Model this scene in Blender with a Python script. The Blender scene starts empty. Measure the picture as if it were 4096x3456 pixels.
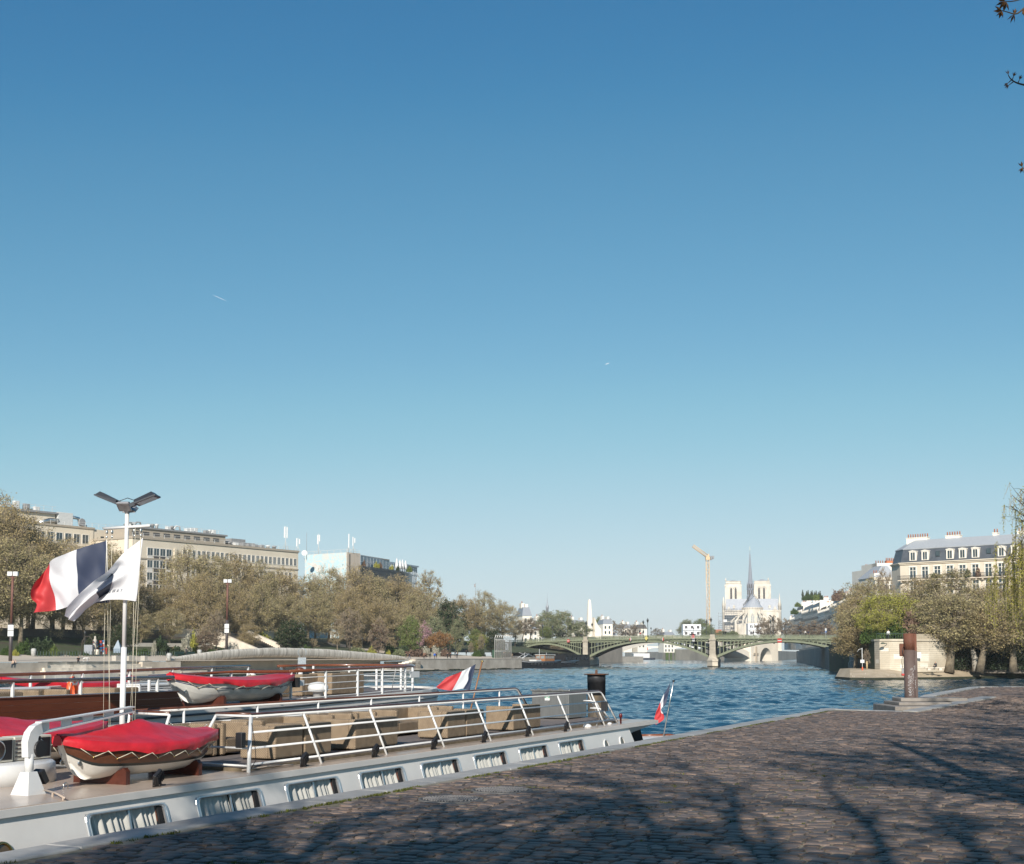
import bpy, bmesh, math, random
import numpy as np
from mathutils import Vector, Matrix, Euler
scene = bpy.context.scene
COL = scene.collection
R = math.radians
# ------------------------------------------------------------ camera
F = 5289.0; SH = 468.0; PITCH = math.atan(0.08); CZ = 4.3
cd = bpy.data.cameras.new("camera"); cam = bpy.data.objects.new("camera", cd); COL.objects.link(cam)
cam.location = (0, 0, CZ); cam.rotation_euler = (R(90) + PITCH, 0, 0)
cd.sensor_width = 36; cd.lens = F / 4096 * 36; cd.shift_y = SH / 4096
cd.clip_start = 0.5; cd.clip_end = 30000
scene.camera = cam
# ------------------------------------------------------------ sky, sun, exposure
SUN_AZ, SUN_EL = 8.0, 28.0           # shadows run 8 degrees right of straight ahead
w = bpy.data.worlds.new("World"); scene.world = w; w.use_nodes = True
nt = w.node_tree; bg = nt.nodes["Background"]
sky = nt.nodes.new("ShaderNodeTexSky"); sky.sky_type = 'NISHITA'; sky.sun_disc = False
sky.sun_elevation = R(SUN_EL); sky.sun_rotation = R(180 + SUN_AZ)
sky.altitude = 0; sky.air_density = 0.8; sky.dust_density = 0.0; sky.ozone_density = 3.0
# grade the sky's colour (clear teal-blue above, pale at the horizon)
v1 = nt.nodes.new("ShaderNodeVectorMath"); v1.operation = 'SCALE'; v1.inputs["Scale"].default_value = 1 / 12
cu = nt.nodes.new("ShaderNodeRGBCurve"); v2 = nt.nodes.new("ShaderNodeVectorMath"); v2.operation = 'SCALE'; v2.inputs["Scale"].default_value = 8
for ch, pts in enumerate((((0, .005), (1.03, .05), (1.36, .093), (2.15, .185), (2.86, .28), (4.48, .455), (6.8, .595), (9.8, .67)), ((0, .03), (1.83, .205), (2.48, .295), (3.81, .44), (4.92, .555), (7.12, .68), (9.45, .755), (11.2, .775)), ((0, .06), (3.59, .42), (4.68, .51), (6.63, .645), (7.95, .71), (9.76, .785), (10.4, .805), (11.5, .81)))):
 c = cu.mapping.curves[ch]
 while len(c.points) < len(pts): c.points.new(.5, .5)
 for q, (x, y) in zip(c.points, pts): q.location = (x / 12, y)
cu.mapping.update()
for a, b in ((sky.outputs[0], v1.inputs[0]), (v1.outputs[0], cu.inputs[1]), (cu.outputs[0], v2.inputs[0]), (v2.outputs[0], bg.inputs[0])): nt.links.new(a, b)
bg.inputs[1].default_value = 0.1
sd = bpy.data.lights.new("sun", 'SUN'); sd.energy = 5.0; sd.angle = R(0.5); sd.color = (1, .93, .83)
so = bpy.data.objects.new("sun", sd); COL.objects.link(so)
dirv = Vector((math.sin(R(SUN_AZ)) * math.cos(R(SUN_EL)), math.cos(R(SUN_AZ)) * math.cos(R(SUN_EL)), -math.sin(R(SUN_EL))))
so.rotation_euler = dirv.to_track_quat('-Z', 'Y').to_euler(); so.location = (-20, -60, 60)
scene.view_settings.view_transform = 'Standard'; scene.view_settings.look = 'None'
scene.view_settings.exposure = 0.32; scene.view_settings.gamma = 1
scene.cycles.max_bounces = 6; scene.cycles.transparent_max_bounces = 6
# ------------------------------------------------------------ places in the photograph
def ray(u, v):
 x = (u - 2048) / F; y = (1728 - v + SH) / F
 f = Vector((0, math.cos(PITCH), math.sin(PITCH))); up = Vector((0, -math.sin(PITCH), math.cos(PITCH)))
 r = Vector((x, 0, 0)) + up * y + f
 return r / r.y
def W(u, v, Y): return Vector((0, 0, CZ)) + ray(u, v) * Y          # point at distance Y
def G(u, v, z):                                                     # point on a level surface
 r = ray(u, v); return Vector((0, 0, CZ)) + r * ((z - CZ) / r.z)
DX, DY = 0.42387846, 0.90571908                                     # the quay's direction
QA = math.atan2(DY, DX)
def Q(s, L, z=0.0): return Vector((s * DX - L * DY, s * DY + L * DX, z))   # along the quay, out over the river
def sL(p): return (p.x * DX + p.y * DY, -p.x * DY + p.y * DX)
def atL(u, v, L):
 r = ray(u, v); k = L / (-r.x * DY + r.y * DX); p = Vector((0, 0, CZ)) + r * k
 return p
# ------------------------------------------------------------ materials
def lin(h):
 h = h.lstrip('#'); o = []
 for i in (0, 2, 4):
  c = int(h[i:i + 2], 16) / 255; o.append(c / 12.92 if c <= .04045 else ((c + .055) / 1.055) ** 2.4)
 return tuple(o)
MATS = {}
def mat(name, col, rough=.6, metal=0., var=.12, scale=3., bump=0., bscale=None, spec=.5, island=0., stretch=None, col2=None, trans=0., mixpow=None, coat=0.):
 if name in MATS: return MATS[name]
 if isinstance(col, str): col = lin(col)
 m = bpy.data.materials.new(name); m.use_nodes = True; t = m.node_tree; b = t.nodes["Principled BSDF"]
 N = t.nodes.new; Lk = t.links.new
 b.inputs["Roughness"].default_value = rough; b.inputs["Metallic"].default_value = metal
 b.inputs["Specular IOR Level"].default_value = spec
 if coat: b.inputs["Coat Weight"].default_value = coat
 tc = N("ShaderNodeTexCoord"); src = tc.outputs["Object"]
 if stretch:
  mp = N("ShaderNodeMapping"); mp.inputs["Scale"].default_value = stretch; Lk(src, mp.inputs[0]); src = mp.outputs[0]
 no = N("ShaderNodeTexNoise"); no.inputs["Scale"].default_value = scale; no.inputs["Detail"].default_value = 6; no.inputs["Roughness"].default_value = .65
 Lk(src, no.inputs["Vector"])
 rp = N("ShaderNodeValToRGB")
 c2 = (lin(col2) if isinstance(col2, str) else col2) if col2 else tuple(c * (1 - var) for c in col)
 c1 = col if col2 else tuple(min(1, c * (1 + var * .6)) for c in col)
 rp.color_ramp.elements[0].position = .34; rp.color_ramp.elements[1].position = .66
 rp.color_ramp.elements[0].color = (*c2, 1); rp.color_ramp.elements[1].color = (*c1, 1)
 Lk(no.outputs[0], rp.inputs[0]); out = rp.outputs[0]
 if island:
  ge = N("ShaderNodeNewGeometry"); mr = N("ShaderNodeMapRange")
  mr.inputs[3].default_value = 1 - island; mr.inputs[4].default_value = 1 + island
  Lk(ge.outputs["Random Per Island"], mr.inputs[0])
  mx = N("ShaderNodeVectorMath"); mx.operation = 'SCALE'; Lk(out, mx.inputs[0]); Lk(mr.outputs[0], mx.inputs["Scale"]); out = mx.outputs[0]
 Lk(out, b.inputs["Base Color"])
 if trans:
  b.inputs["Transmission Weight"].default_value = trans
 if bump:
  n2 = N("ShaderNodeTexNoise"); n2.inputs["Scale"].default_value = bscale or scale * 6; n2.inputs["Detail"].default_value = 5
  Lk(src, n2.inputs["Vector"])
  bp = N("ShaderNodeBump"); bp.inputs["Strength"].default_value = bump; bp.inputs["Distance"].default_value = .05
  Lk(n2.outputs[0], bp.inputs["Height"]); Lk(bp.outputs[0], b.inputs["Normal"])
 MATS[name] = m; return m
def leafmat(name, c1, c2, island=.35, trans=.25):
 if name in MATS: return MATS[name]
 m = mat(name, c1, rough=.75, scale=.35, col2=c2, island=island, spec=.25)
 t = m.node_tree; b = t.nodes["Principled BSDF"]; o = t.nodes["Material Output"]
 tr = t.nodes.new("ShaderNodeBsdfTranslucent"); mx = t.nodes.new("ShaderNodeMixShader"); mx.inputs[0].default_value = trans
 t.links.new(b.inputs["Base Color"].links[0].from_socket, tr.inputs[0])
 t.links.new(b.outputs[0], mx.inputs[1]); t.links.new(tr.outputs[0], mx.inputs[2]); t.links.new(mx.outputs[0], o.inputs[0])
 return m
def glass(name, tint=(.03, .04, .05), rough=.06):
 return mat(name, tint, rough=rough, var=.3, scale=.6, spec=.9)
# ------------------------------------------------------------ mesh builder
class MB:
 def __init__(s): s.v = []; s.f = []; s.m = []; s.sm = []
 def add(s, vs, fs, mi=0, sm=False):
  k = len(s.v); s.v += [tuple(p) for p in vs]
  for f in fs: s.f.append([i + k for i in f]); s.m.append(mi); s.sm.append(sm)
  return s
 def box(s, x0, x1, y0, y1, z0, z1, mi=0, M=None, bev=0.):
  x0, x1 = min(x0, x1), max(x0, x1); y0, y1 = min(y0, y1), max(y0, y1); z0, z1 = min(z0, z1), max(z0, z1)
  if bev > 0:
   b = min(bev, (x1 - x0) * .45, (y1 - y0) * .45, (z1 - z0) * .45)
   bm = bmesh.new(); bmesh.ops.create_cube(bm, size=1)
   for q in bm.verts: q.co = Vector(((x0 + x1) / 2 + q.co.x * (x1 - x0), (y0 + y1) / 2 + q.co.y * (y1 - y0), (z0 + z1) / 2 + q.co.z * (z1 - z0)))
   bmesh.ops.bevel(bm, geom=bm.edges[:], offset=b, segments=2, affect='EDGES', profile=.5)
   bm.verts.index_update(); vs = [q.co.copy() for q in bm.verts]; fs = [[q.index for q in f.verts] for f in bm.faces]; bm.free()
  else:
   vs = [Vector(p) for p in ((x0, y0, z0), (x1, y0, z0), (x1, y1, z0), (x0, y1, z0), (x0, y0, z1), (x1, y0, z1), (x1, y1, z1), (x0, y1, z1))]
   fs = [[0, 3, 2, 1], [4, 5, 6, 7], [0, 1, 5, 4], [1, 2, 6, 5], [2, 3, 7, 6], [3, 0, 4, 7]]
  if M is not None: vs = [M @ p for p in vs]
  return s.add(vs, fs, mi)
 def prism(s, pts, z0, z1, mi=0, M=None):
  n = len(pts); a = sum(pts[i][0] * pts[(i + 1) % n][1] - pts[(i + 1) % n][0] * pts[i][1] for i in range(n))
  if a < 0: pts = pts[::-1]
  vs = [Vector((p[0], p[1], z0)) for p in pts] + [Vector((p[0], p[1], z1)) for p in pts]
  if M is not None: vs = [M @ p for p in vs]
  fs = [list(range(n))[::-1], list(range(n, 2 * n))] + [[i, (i + 1) % n, n + (i + 1) % n, n + i] for i in range(n)]
  return s.add(vs, fs, mi)
 def loft(s, rings, mi=0, closed=True, caps=True, sm=False):
  n = len(rings[0]); vs = [p for r in rings for p in r]; fs = []
  for k in range(len(rings) - 1):
   for i in range(n if closed else n - 1):
    j = (i + 1) % n; fs.append([k * n + i, k * n + j, (k + 1) * n + j, (k + 1) * n + i])
  if caps and closed:
   fs.append(list(range(n))[::-1]); fs.append([(len(rings) - 1) * n + i for i in range(n)])
  return s.add(vs, fs, mi, sm)
 def tube(s, pts, r, n=8, mi=0, sm=True, caps=True):
  pts = [Vector(p) for p in pts]; rs = r if isinstance(r, (list, tuple)) else [r] * len(pts)
  rings = []; prev = None
  for i, p in enumerate(pts):
   d = (pts[min(i + 1, len(pts) - 1)] - pts[max(i - 1, 0)])
   if d.length < 1e-9: d = Vector((0, 0, 1))
   d.normalize()
   if prev is None:
    a = Vector((0, 0, 1)) if abs(d.z) < .9 else Vector((1, 0, 0)); e1 = d.cross(a).normalized()
   else:
    e1 = prev - d * prev.dot(d)
    if e1.length < 1e-6: e1 = d.orthogonal()
    e1.normalize()
   prev = e1; e2 = d.cross(e1)
   rings.append([p + (e1 * math.cos(2 * math.pi * k / n) + e2 * math.sin(2 * math.pi * k / n)) * rs[i] for k in range(n)])
  return s.loft(rings, mi, True, caps, sm)
 def lathe(s, prof, n=16, c=(0, 0, 0), mi=0, sm=True):
  rings = [[Vector((c[0] + r * math.cos(2 * math.pi * k / n), c[1] + r * math.sin(2 * math.pi * k / n), c[2] + z)) for k in range(n)] for r, z in prof]
  return s.loft(rings, mi, True, True, sm)
 def ball(s, c, rx, ry, rz, n=10, m=6, mi=0):
  prof = []
  rings = []
  for j in range(m + 1):
   a = -math.pi / 2 + math.pi * j / m; q = max(.02, math.cos(a))
   rings.append([Vector((c[0] + rx * q * math.cos(2 * math.pi * k / n), c[1] + ry * q * math.sin(2 * math.pi * k / n), c[2] + rz * math.sin(a))) for k in range(n)])
  return s.loft(rings, mi, True, True, True)
 def quad(s, a, b, c, d, mi=0): return s.add([a, b, c, d], [[0, 1, 2, 3]], mi)
 def panel(s, a, b, z0, z1, t=.1, mi=0):                          # upright slab from a to b (xy) of thickness t
  a = Vector((a[0], a[1], 0)); b = Vector((b[0], b[1], 0)); d = (b - a).normalized(); q = Vector((-d.y, d.x, 0)) * (t / 2)
  return s.prism([(a + q)[:2], (b + q)[:2], (b - q)[:2], (a - q)[:2]], z0, z1, mi)
 def mesh(s, name, mats, smooth=None):
  me = bpy.data.meshes.new(name); me.from_pydata(s.v, [], s.f)
  for m in (mats if isinstance(mats, (list, tuple)) else [mats]): me.materials.append(m)
  me.polygons.foreach_set("material_index", s.m)
  me.polygons.foreach_set("use_smooth", s.sm if smooth is None else [smooth] * len(s.f))
  me.update(); return me
 def build(s, name, mats, parent=None, smooth=None):
  return link(name, s.mesh(name, mats, smooth), parent)
def link(name, me, parent=None):
 o = bpy.data.objects.new(name, me); COL.objects.link(o)
 if parent is not None: o.parent = parent
 return o
def tag(o, label, cat, group=None, kind=None):
 o["label"] = label; o["category"] = cat
 if group: o["group"] = group
 if kind: o["kind"] = kind
 return o
def thing(name, label, cat, loc=(0, 0, 0), rz=0., group=None):
 o = bpy.data.objects.new(name, None); COL.objects.link(o); o.location = loc; o.rotation_euler = (0, 0, rz); o.empty_display_size = .2
 return tag(o, label, cat, group)
def struct(o, kind="structure"): o["kind"] = kind; return o
def kids(o): return [c for c in bpy.data.objects if c.parent == o]
def dup(root, loc, rz=None, label=None, group=None, scale=None, name=None):
 r = root.copy(); COL.objects.link(r); r.location = loc
 if rz is not None: r.rotation_euler = (0, 0, rz)
 if scale is not None: r.scale = scale if isinstance(scale, (tuple, list)) else (scale,) * 3
 if label: r["label"] = label
 if group: r["group"] = group
 for ch in root.children:
  c = ch.copy(); COL.objects.link(c); c.parent = r
  for g in ch.children:
   d = g.copy(); COL.objects.link(d); d.parent = c
 return r
rnd = random.Random(7)
# shared materials
WHITE = mat("white_paint", (.64, .64, .63), .35, var=.06, scale=2)
HULLW = mat("hull_paint", (.67, .645, .61), .3, var=.05, scale=1.2)
STEEL = mat("stainless", (.62, .62, .60), .28, 1., var=.1)
BLACK = mat("black_plastic", (.018, .018, .02), .45, var=.3)
VARN = mat("varnished_wood", (.17, .055, .022), .25, var=.35, scale=4, stretch=(1, 12, 12), coat=.4)
BROWN = mat("brown_paint", (.13, .036, .016), .4, var=.2, scale=2, stretch=(.4, 3, 3), spec=.25)
REDC = mat("red_canvas", (.52, .02, .03), .38, var=.22, scale=2.5, bump=.25, bscale=6)
DECKG = mat("deck_paint", (.46, .37, .30), .28, var=.14, scale=1.5, bump=.03, bscale=20)
ROPE = mat("rope", (.62, .57, .45), .8, var=.2, scale=20)
GLASSD = glass("dark_glass")
STONE = mat("stone", "#cfc5b2", .85, var=.22, scale=.5, bump=.3, bscale=3)
CONC = mat("concrete", "#b3aca0", .85, var=.2, scale=.6, bump=.3, bscale=6)
# ============================================================ setting: river, quay, far bank
def water_mat():
 m = bpy.data.materials.new("river_water"); m.use_nodes = True; t = m.node_tree; b = t.nodes["Principled BSDF"]; N = t.nodes.new; Lk = t.links.new
 b.inputs["Base Color"].default_value = (.008, .05, .088, 1); b.inputs["Roughness"].default_value = .08
 b.inputs["Specular IOR Level"].default_value = .5; b.inputs["IOR"].default_value = 1.33
 ge = N("ShaderNodeNewGeometry")
 prev = None
 for sc, st, strg, dist in (((1.1, 2.0, 1), 1.0, .5, .10), ((3.5, 6, 1), 1.0, .4, .03)):
  mp = N("ShaderNodeMapping"); mp.inputs["Scale"].default_value = sc; mp.inputs["Rotation"].default_value = (0, 0, R(12)); Lk(ge.outputs["Position"], mp.inputs[0])
  no = N("ShaderNodeTexNoise"); no.inputs["Scale"].default_value = st; no.inputs["Detail"].default_value = 4; no.inputs["Roughness"].default_value = .6
  Lk(mp.outputs[0], no.inputs["Vector"])
  bp = N("ShaderNodeBump"); bp.inputs["Strength"].default_value = strg; bp.inputs["Distance"].default_value = dist
  Lk(no.outputs[0], bp.inputs["Height"])
  if prev: Lk(prev.outputs[0], bp.inputs["Normal"])
  prev = bp
 Lk(prev.outputs[0], b.inputs["Normal"])
 return m
WATER = water_mat()
def river():
 g = np.random.default_rng(9); ys = [18.0]
 while ys[-1] < 640: ys.append(ys[-1] * 1.0034 + .02)
 ys = np.array(ys + [700, 800, 1000, 1300, 1800, 2600.]); nx = 520; fx = np.linspace(-.47, .47, nx)
 Y = np.repeat(ys[:, None], nx, 1); X = fx[None] * Y; X = X + np.sign(fx)[None] * np.maximum(0, np.abs(fx) - .43)[None] * 40 * (60 + Y * .5)
 Z = np.zeros_like(X)
 for k in range(56):
  lam = float(np.exp(g.uniform(np.log(.45), np.log(4.2)))); th = g.normal(-1.25, .62); am = .0085 * lam ** .95 * g.uniform(.5, 1.2); kx, ky = 2 * np.pi / lam * np.cos(th), 2 * np.pi / lam * np.sin(th)
  Z += am * np.sin(kx * X + ky * Y + g.uniform(0, 6.28) + .8 * np.sin(X * .11 + k) + .6 * np.sin(Y * .07 + k * 2))
 gust = .75 + .35 * np.sin(X * .045 + Y * .021 + 1.0) * np.sin(Y * .034 - X * .012); Z *= gust; Z[Y > 650] = 0
 n, m_ = Y.shape; V = np.stack([X, Y, Z], 2).reshape(-1, 3); i = np.arange(n * m_).reshape(n, m_)
 q = np.stack([i[:-1, :-1], i[:-1, 1:], i[1:, 1:], i[1:, :-1]], 2).reshape(-1, 4).astype(np.int32)
 me = bpy.data.meshes.new("river_water"); me.vertices.add(len(V)); me.vertices.foreach_set("co", V.reshape(-1)); me.loops.add(q.size); me.loops.foreach_set("vertex_index", q.reshape(-1)); me.polygons.add(len(q))
 me.polygons.foreach_set("loop_start", np.arange(0, q.size, 4, dtype=np.int32)); me.polygons.foreach_set("loop_total", np.full(len(q), 4, np.int32)); me.polygons.foreach_set("use_smooth", np.ones(len(q), bool)); me.materials.append(WATER); me.update(calc_edges=True)
 struct(link("river_water", me))
 b = MB(); b.quad((-900, -80, -.4), (900, -80, -.4), (900, 19, -.4), (-900, 19, -.4)); struct(b.build("river_water", WATER))
river()
# ground far beyond, below the water sheet, carries the horizon
mb = MB(); mb.quad((-2590, -90, -2.6), (2590, -90, -2.6), (2590, 5990, -2.6), (-2590, 5990, -2.6))
struct(mb.build("ground", mat("far_ground", (.12, .12, .10), .9, scale=.01)))
# ------------------------------------------------------------ the near quay
ZQ = 1.6; LQ = 14.05
STONEQ = mat("quay_wall_stone", "#8f877a", .85, var=.3, scale=.8, bump=.4, bscale=5)
COPE = mat("coping_stone", (.33, .32, .305), .6, var=.28, scale=.9, bump=.12, bscale=14, island=.08)
JOINT = mat("sandy_joint", (.32, .265, .2), .95, scale=1.1, bump=.5, bscale=25, col2=(.05, .052, .025))
SETT = None
def sett_mat():
 m = mat("sett_stone", (.165, .115, .088), .6, scale=2.2, col2=(.088, .074, .068), bump=.3, bscale=40, island=.45, spec=.4)
 return m
SETT = sett_mat()
def poly_q(pts): return [tuple(Q(s, l)[:2]) for s, l in pts]
# quay body: out along the river edge, step back at the mooring pile, on to the far end
cornA = Q(67.3, LQ); RQ = [(18.73, 63.84), (24.7, 69.9)]
def zramp(x, y): return .5 * np.clip(((x - 18.73) * .702 + (y - 63.84) * .713) / 8.5, 0, 1)
RE = [(18.8, 65.3), (20.6, 68.6), (31.2, 90.6), (31.4, 91.2)]
outline = [tuple(Q(-40, LQ)[:2]), tuple(cornA[:2])] + RQ[:1] + RE + [(75, 93), (110, 60), (60, -60)]
mb = MB(); mb.prism(outline, -2.5, ZQ - .02)
o = mb.build("quay", [JOINT]); struct(o)
mb = MB(); mb.panel(Q(-40, LQ + .02), Q(67.3, LQ + .02), -2.4, ZQ - .2, .06); o = mb.build("quay_wall", STONEQ); tag(o, "stone river wall under the cobbled quay beside the white barge", "quay wall")
# coping stones, one row of slabs
mb = MB(); s = -20.0
while s < 67.2:
 l = rnd.uniform(1.5, 2.3); e = min(s + l, 67.3)
 M = Matrix.Rotation(QA, 4, 'Z')
 mb.box(s + .008, e - .008, LQ - .62 + rnd.uniform(-.01, .01), LQ + .05, ZQ - .3, ZQ + .02 + rnd.uniform(-.006, .006), 0, M, bev=.025); s = e
def cope_line(a, b, wd=.62):
 a = Vector((*a, 0)); b = Vector((*b, 0)); d = (b - a); L = d.length; d.normalize(); ang = math.atan2(d.y, d.x); t = 0
 M = Matrix.Translation(a) @ Matrix.Rotation(ang, 4, 'Z')
 while t < L - .05:
  l = min(rnd.uniform(1.6, 2.2), L - t); mb.box(t + .008, t + l - .008, -wd, 0.05, ZQ - .3, ZQ + .02 + rnd.uniform(-.006, .006), 0, M, bev=.025); t += l
cope_line(tuple((cornA)[:2]), RQ[0], .6)
def inside(px, py, poly):
 n = len(poly); r = np.zeros(px.shape, bool); j = n - 1
 for i in range(n):
  xi, yi = poly[i]; xj, yj = poly[j]
  c = ((yi > py) != (yj > py)) & (px < (xj - xi) * (py - yi) / (yj - yi + 1e-12) + xi); r ^= c; j = i
 return r
def cope_ramp(a, b, wd):
 a = Vector((*a, 0)); b = Vector((*b, 0)); d = b - a; n_ = int(d.length / 1.9) + 1; q = Vector((d.y, -d.x, 0)).normalized() * wd
 for k in range(n_):
  p0, p1 = a + d * (k / n_ + .004), a + d * ((k + 1) / n_ - .004); z0, z1 = (ZQ + .03 + zramp(p.x, p.y) for p in (p0, p1))
  mb.loft([[p0 + Vector((0, 0, z0 - .3)), p0 + q + Vector((0, 0, z0 - .3)), p0 + q + Vector((0, 0, z0)), p0 + Vector((0, 0, z0))], [p1 + Vector((0, 0, z1 - .3)), p1 + q + Vector((0, 0, z1 - .3)), p1 + q + Vector((0, 0, z1)), p1 + Vector((0, 0, z1))]])
cope_ramp(RQ[0], RQ[1], .8); cope_ramp(RE[1], RE[2], .7); cope_ramp(RE[3], (75, 93), .7)
struct(mb.build("coping", COPE))
b = MB(); gx = np.arange(17, 60, .6); gy = np.arange(60, 93, .6); i0 = {}
for x in gx:
 for y in gy:
  c = (x + .3, y + .3)
  if zramp(*c) > 0 and inside(np.array([c[0] - .2]), np.array([c[1] + .0]), outline)[0] and (y > 68.2 or (y - 63.84) * .702 - (x + .6 - 18.73) * .713 < -.3): b.add([(xx_, yy_, ZQ - .026 + float(zramp(xx_, yy_))) for xx_, yy_ in ((x, y), (x + .6, y), (x + .6, y + .6), (x, y + .6))], [[0, 1, 2, 3]])
RAMP = b
# cobbles: every sett a small rounded block
def setts():
 g = np.random.default_rng(3)
 pl, pw = .30, .25
 S = []; 
 row = 0
 smin, smax = 4.0, 104.0
 s = smin
 while s < smax:
  wd = pw * g.uniform(.88, 1.14)
  lmin, lmax = -52, LQ - .64
  off = g.uniform(0, pl); ls = []
  l = lmin + off
  lens = pl * g.uniform(.7, 1.35, 400); edges = l + np.concatenate([[0], np.cumsum(lens)])
  c = (edges[:-1] + edges[1:]) / 2
  k = edges[1:] < lmax
  S.append(np.stack([np.full(k.sum(), s + wd / 2), c[k], np.full(k.sum(), wd), lens[k]], 1)); s += wd
 S = np.concatenate(S)
 wob = .05 * np.sin(S[:, 1] * .9 + S[:, 0] * .35) + .03 * np.sin(S[:, 1] * 2.3)
 S[:, 0] += wob
 X = S[:, 0] * DX - S[:, 1] * DY; Y = S[:, 0] * DY + S[:, 1] * DX
 keep = (Y > 11.5) & (X < .42 * Y + 2.5) & (X > -14) & inside(X, Y, outline) & ~((Y > 64.2) & (Y < 68.4) & ((Y - 63.84) * .702 - (X - 18.73) * .713 > -.1))
 # clear of the coping in the recess and of the manholes
 for (mx, my, mr) in MANH: keep &= (X - mx) ** 2 + (Y - my) ** 2 > (mr + .12) ** 2
 for a, b in ((RQ[0], RQ[1]), (RE[1], RE[2])):
  dx, dy = b[0] - a[0], b[1] - a[1]; Ln = math.hypot(dx, dy); dx /= Ln; dy /= Ln
  t = (X - a[0]) * dx + (Y - a[1]) * dy; q = -(X - a[0]) * dy + (Y - a[1]) * dx
  keep &= ~((t > -.3) & (t < Ln + .3) & (q > -.92) & (q < .1))
 S = S[keep]; X = X[keep]; Y = Y[keep]; n = len(S)
 # ring profile: 8-point rounded rectangle at three heights
 a = np.array([(-1, -.55), (-.62, -1), (.62, -1), (1, -.55), (1, .55), (.62, 1), (-.62, 1), (-1, .55)])
 gap = g.uniform(.006, .022, n)
 hs = S[:, 2] / 2 - gap; hl = S[:, 3] / 2 - gap
 top = ZQ + zramp(X, Y) + g.normal(0, .007, n); tx = g.normal(0, .02, n); ty = g.normal(0, .02, n); rot = g.normal(0, .05, n)
 V = np.zeros((n, 24, 3)); jit = g.normal(0, .07, (n, 8, 2))
 for r, (sc, dz) in enumerate(((1., -.06), (.97, -.007), (.86, .002))):
  ps = (a[None, :, 0] + jit[:, :, 0]) * sc * hs[:, None]; pl_ = (a[None, :, 1] + jit[:, :, 1]) * sc * hl[:, None]
  c, s_ = np.cos(rot)[:, None], np.sin(rot)[:, None]; ps, pl_ = ps * c - pl_ * s_, ps * s_ + pl_ * c
  V[:, r * 8:(r + 1) * 8, 0] = X[:, None] + ps * DX - pl_ * DY
  V[:, r * 8:(r + 1) * 8, 1] = Y[:, None] + ps * DY + pl_ * DX
  V[:, r * 8:(r + 1) * 8, 2] = top[:, None] + dz + (ps * tx[:, None] + pl_ * ty[:, None]) * (r > 0)
 fb = []
 for r in (0, 1):
  for i in range(8): fb.append([r * 8 + i, r * 8 + (i + 1) % 8, (r + 1) * 8 + (i + 1) % 8, (r + 1) * 8 + i])
 fb = np.array(fb)
 quads = (fb[None] + (np.arange(n) * 24)[:, None, None]).reshape(-1, 4)
 tops = (np.arange(16, 24)[None] + (np.arange(n) * 24)[:, None])
 me = bpy.data.meshes.new("cobbles"); nq, ntp = len(quads), n
 me.vertices.add(n * 24); me.vertices.foreach_set("co", V.reshape(-1))
 me.loops.add(nq * 4 + ntp * 8); me.loops.foreach_set("vertex_index", np.concatenate([quads.reshape(-1), tops.reshape(-1)]).astype(np.int32))
 me.polygons.add(nq + ntp)
 ls = np.concatenate([np.arange(nq) * 4, nq * 4 + np.arange(ntp) * 8]).astype(np.int32)
 me.polygons.foreach_set("loop_start", ls); me.polygons.foreach_set("loop_total", np.concatenate([np.full(nq, 4), np.full(ntp, 8)]).astype(np.int32))
 me.polygons.foreach_set("use_smooth", np.concatenate([np.repeat([False, True], 8)[None].repeat(n, 0).reshape(-1), np.ones(ntp, bool)]))
 me.materials.append(SETT); me.update(calc_edges=True); me.validate()
 o = link("cobbles", me); struct(o)
MANH = []
for (u, v, d) in ((2007, 3160, 222), (1803, 3196, 235)):
 p = G(u, v, ZQ); MANH.append((p.x, p.y, .5 * d / F * p.y))
setts(); struct(RAMP.build("quay_ramp", JOINT))
IRON = mat("cast_iron", (.03, .028, .028), .7, .0, var=.3, scale=8)
DOT = mat("worn_iron", (.17, .16, .155), .6, .0, var=.2)
for i, (mx, my, mr) in enumerate(MANH):
 t = thing("manhole_cover", ["round dotted iron manhole cover, the one farther along the quay", "round dotted iron manhole cover, the one nearer the camera"][i], "manhole cover", (mx, my, ZQ), 0, "manhole covers in the cobbles")
 m1 = MB(); m1.lathe([(mr + .06, -.1), (mr + .06, 0), (mr + .04, .012), (mr + .0, .012), (mr, -.02)], 40); m1.build("rim", mat("manhole_rim", (.11, .105, .10), .7), t)
 m1 = MB(); m1.lathe([(mr - .015, -.08), (mr - .015, .006)], 40); m1.build("lid", IRON, t, False)
 m1 = MB()
 for k in range(260):
  r = mr * .93 * math.sqrt((k + .5) / 260); a = k * 2.39996
  m1.lathe([(.021, 0), (.021, .016), (.014, .02)], 6, (r * math.cos(a), r * math.sin(a), .004))
 m1.build("studs", DOT, t)
# moss and grass in the joints along the coping and in patches
def blades(name, spots, n, h, m, spread):
 g = np.random.default_rng(11); b = MB()
 for _ in range(n):
  x, y, z = spots[g.integers(len(spots))]; x += g.normal(0, spread); y += g.normal(0, spread); a = g.uniform(0, 6.28); q = h * g.uniform(.4, 1.2); ww = q * .35
  dx, dy = math.cos(a) * ww, math.sin(a) * ww; lx, ly = g.normal(0, q * .5), g.normal(0, q * .5)
  b.add([(x - dx, y - dy, z - .01), (x + dx, y + dy, z - .01), (x + lx, y + ly, z + q)], [[0, 1, 2]])
 o = b.build(name, m); struct(o, "stuff"); return o
MOSS = leafmat("moss", (.10, .115, .02), (.05, .055, .012), .4, .1)
sp = []
for k in range(900):
 s_ = rnd.uniform(9, 66); 
 if math.sin(s_ * 1.7) + math.sin(s_ * .63 + 1) > -.5: p = Q(s_, LQ - .66 - abs(rnd.gauss(0, .05))); sp.append((p.x, p.y, ZQ - .004))
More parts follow.
